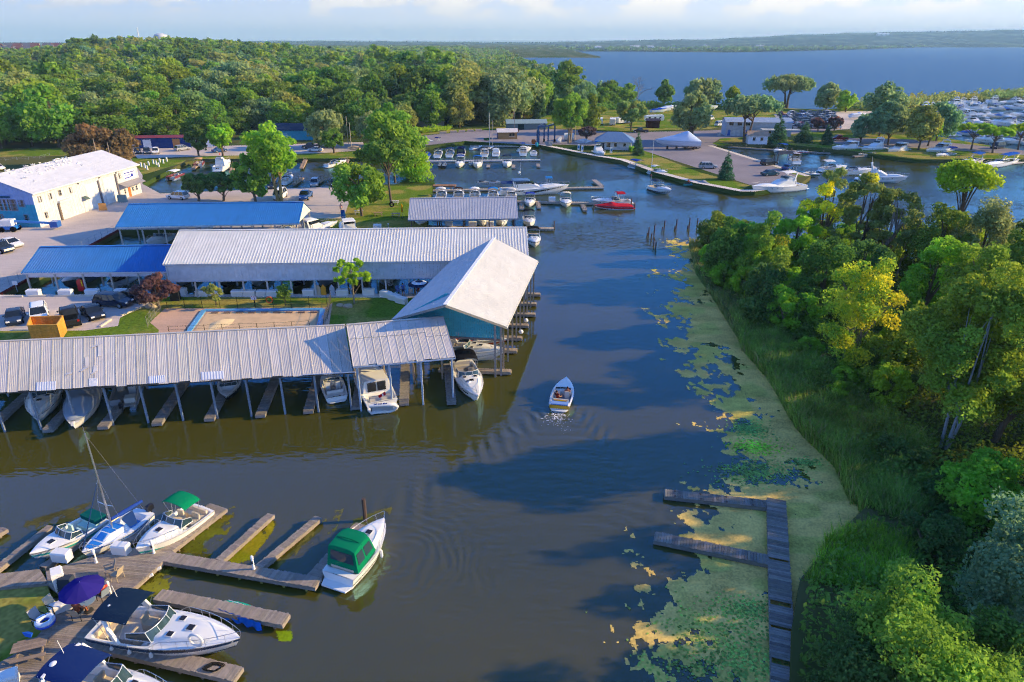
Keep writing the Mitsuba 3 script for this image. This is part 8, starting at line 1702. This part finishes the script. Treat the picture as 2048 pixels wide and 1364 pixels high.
# ---------------------------------------------------------------- people
SKIN, SKIN2 = C('c08a6c'), C('a86a50')
def person(label, pos, rot, pose, skin, top, legs, hair, hat=None, long_hair=False):
    """Joints (x forward, y left) joined as one smooth body; clothes and hair are children."""
    sit = pose != 'stand'; hz = .50 if sit else .93; rec = -.22 if pose == 'recline' else (.10 if pose == 'drive' else .0)
    J = {'pel': (0, 0, hz), 'wst': (rec * .4, 0, hz + .20), 'chs': (rec, 0, hz + .42), 'nck': (rec * 1.1, 0, hz + .56), 'hed': (rec * 1.1 + .03, 0, hz + .70)}
    R_ = {'pel': .135, 'wst': .12, 'chs': .135, 'nck': .055, 'hed': .095}; B_ = [('pel', 'wst'), ('wst', 'chs'), ('chs', 'nck'), ('nck', 'hed')]
    for s, t in ((1, 'l'), (-1, 'r')):
        J['sh' + t] = (rec, s * .19, hz + .48); J['hp' + t] = (0, s * .09, hz - .02)
        if sit:
            J['kn' + t] = (.42, s * .13, hz + (.02 if pose != 'recline' else .06)); J['an' + t] = (.50 if pose != 'recline' else .78, s * .13, hz - .40 if pose != 'recline' else hz - .12); J['to' + t] = (J['an' + t][0] + .16, s * .15, J['an' + t][2] - (.05 if pose != 'recline' else -.1))
            J['el' + t] = (.10 + rec, s * .28, hz + .22); J['wr' + t] = (.34 + rec, s * .20, hz + (.30 if pose == 'drive' else .14))
        else:
            J['kn' + t] = (.03, s * .11, .50); J['an' + t] = (0, s * .12, .09); J['to' + t] = (.16, s * .14, .05); J['el' + t] = (-.03, s * .27, hz + .22); J['wr' + t] = (.08, s * .27, hz - .02)
        w = np.array(J['wr' + t]); R_.update({'sh' + t: .065, 'hp' + t: .095, 'kn' + t: .06, 'an' + t: .042, 'to' + t: .035, 'el' + t: .045, 'wr' + t: .032})
        J['pm' + t] = tuple(w + [.07, 0, -.03]); R_['pm' + t] = .034; B_ += [('chs', 'sh' + t), ('sh' + t, 'el' + t), ('el' + t, 'wr' + t), ('wr' + t, 'pm' + t), ('pel', 'hp' + t), ('hp' + t, 'kn' + t), ('kn' + t, 'an' + t), ('an' + t, 'to' + t)]
        for fi in range(4): J[f'f{fi}{t}'] = tuple(w + [.16 + .012 * (fi in (1, 2)), (-.027 + .018 * fi), -.055]); R_[f'f{fi}{t}'] = .011; B_.append(('pm' + t, f'f{fi}{t}'))
        J['th' + t] = tuple(w + [.08, -s * .06, -.02]); R_['th' + t] = .013; B_.append(('wr' + t, 'th' + t))
    def ball(j, g=0.0): return m3.Manifold.sphere(R_[j] + g, 14).translate(J[j])
    def limbs(bs, g=0.0):
        m = m3.Manifold()
        for a, b in bs: m = m + m3.Manifold.batch_hull([ball(a, g), ball(b, g)])
        return m
    def mesh(m, col, sm=True):
        mm = m.refine_to_length(.05).to_mesh(); t_ = trimesh.Trimesh(mm.vert_properties[:, :3], mm.tri_verts); trimesh.smoothing.filter_taubin(t_, iterations=6); return MB().add(t_.vertices, t_.faces, col, True)
    hx, hzz = J['hed'][0], J['hed'][2]; body = limbs(B_) + m3.Manifold.sphere(.03, 8).translate((hx + .10, 0, hzz - .01)) + m3.Manifold.sphere(.10, 14).scale((1, .86, 1.18)).translate((hx, 0, hzz + .01))
    for s in (-1, 1): body = body + m3.Manifold.sphere(.022, 8).translate((hx, s * .088, hzz))
    k = thing('person', label, 'person'); to = xf(pos[0], pos[1], pos[2], rot, 1.08)
    part(k, 'body', mesh(body, skin), 'canvas', to)
    hm = MB().ball((hx - .02, 0, hzz + .045), (.108, .095, .10), hair, 2)
    if long_hair: hm.ball((hx - .07, 0, hzz - .06), (.06, .09, .14), hair, 2)
    part(k, 'hair', hm, 'canvas', to); f = MB()
    for s in (-1, 1): f.ball((hx + .087, s * .034, hzz + .015), (.012, .014, .01), C('201814'), 1)
    f.box((hx + .093, 0, hzz - .055), (.012, .045, .012), C('8a4038')); part(k, 'face', f, 'canvas', to)
    if top is not None: part(k, 'shirt', mesh(limbs([('pel', 'wst'), ('wst', 'chs'), ('chs', 'shl'), ('chs', 'shr')], .018) + limbs([('shl', 'shl'), ('shr', 'shr')], .02), top), 'canvas', to)
    part(k, 'shorts', mesh(limbs([('pel', 'hpl'), ('pel', 'hpr')], .02) + m3.Manifold.batch_hull([ball('hpl', .02), m3.Manifold.sphere(.09, 12).translate(tuple(lerp(J['hpl'], J['knl'], .6)))]) + m3.Manifold.batch_hull([ball('hpr', .02), m3.Manifold.sphere(.09, 12).translate(tuple(lerp(J['hpr'], J['knr'], .6)))]), legs), 'canvas', to)
    if hat is not None: part(k, 'hat', MB().lathe([(.17, 0), (.10, .02), (.095, .10), (0, .12)], hat, (hx, 0, hzz + .06), 12), 'canvas', to)
    return k
q = (-27.3,32.44); person('bare backed man seated in a tan chair facing away', (*q, .62), 1.5, 'sit', SKIN2, C('a05a44'), C('3a3a44'), C('4a2c1c'))
q = (-26.63,34.04); person('woman in red swimsuit leaning back beside the parasol', (*q, .62), 2.7, 'recline', SKIN, C('c04a40'), C('b04038'), C('c8a060'), long_hair=True)
rc, rr_, rh = RUN; d_ = np.array([math.cos(rr_), math.sin(rr_)]); n_ = np.array([-d_[1], d_[0]])
q = rc + d_ * rh.x(.43, 1) - n_ * .5; person('shirtless driver at the helm of the moving runabout', (*q, .12), rr_, 'drive', SKIN2, None, C('8a3a34'), C('38241a'))
q = rc + d_ * rh.x(.30, 1) + n_ * .35; person('passenger leaning in the left seat of the moving runabout', (*q, .12), rr_ - .5, 'recline', SKIN, C('6a2a24'), C('2a2a30'), C('2a1c14'))
q = (45.36,176.67); person('rider in dark vest on the teal personal watercraft', (q[0] - .2, q[1], .25), -.2, 'drive', SKIN, C('c05028'), C('202830'), C('3a2418'))
q = (-35.84,142.2); person('person in pink top standing at the car park edge', (*q, 1.0), -1.4, 'stand', SKIN, C('d8a0a0'), C('c8b8a8'), C('6a4a30'))
q = (-15.34,90.88); person('person in blue standing among the chairs by the striped parasol', (*q, 1.02), -1.2, 'stand', SKIN, C('4a6ab0'), C('2a3850'), C('2a1c14'))
q = (-13.32,91.72); person('seated person in red under the striped parasol', (*q, 1.02), -2.0, 'sit', SKIN, C('a03030'), C('303848'), C('3a2a1c'))

r = np.random.default_rng(91); vs, fs, ks, o = [], [], [], 0; g = np.arange(6) * math.pi / 3
for i in range(260):
    d = abs(r.normal()) * 1.5; u = r.normal() * (.35 + .22 * d); c = rc - d_ * (3.15 + d) + n_ * u; sz = r.uniform(.02, .085) * math.exp(-d / 4)
    vs.append(np.column_stack([c[0] + sz * np.cos(g) * r.uniform(.6, 1.8), c[1] + sz * np.sin(g), np.full(6, .035)])); fs.append(np.array([[0, j, j + 1] for j in range(1, 5)]) + o); o += 6; ks.append(np.full((6, 3), .72))
scene[thing('wake_foam', 'white foam churned up behind the moving runabout', 'foam', kind='stuff')] = leaf_shape([(np.vstack(vs), np.vstack(fs), np.vstack(ks))], 'canvas')

# ---------------------------------------------------------------- air
scene['air'] = {'type': 'homogeneous', 'albedo': {'type': 'rgb', 'value': [0.5, 0.80, 1.0]}, 'sigma_t': 0.00011}
labels['haze'] = {'kind': 'stuff'}
scene['haze'] = {'type': 'cube', 'to_world': T4().translate([3500, 8200, 110.0]) @ T4().scale([13500, 8700, 115.0]), 'bsdf': {'type': 'null'},
                 'interior': {'type': 'ref', 'id': 'air'}}
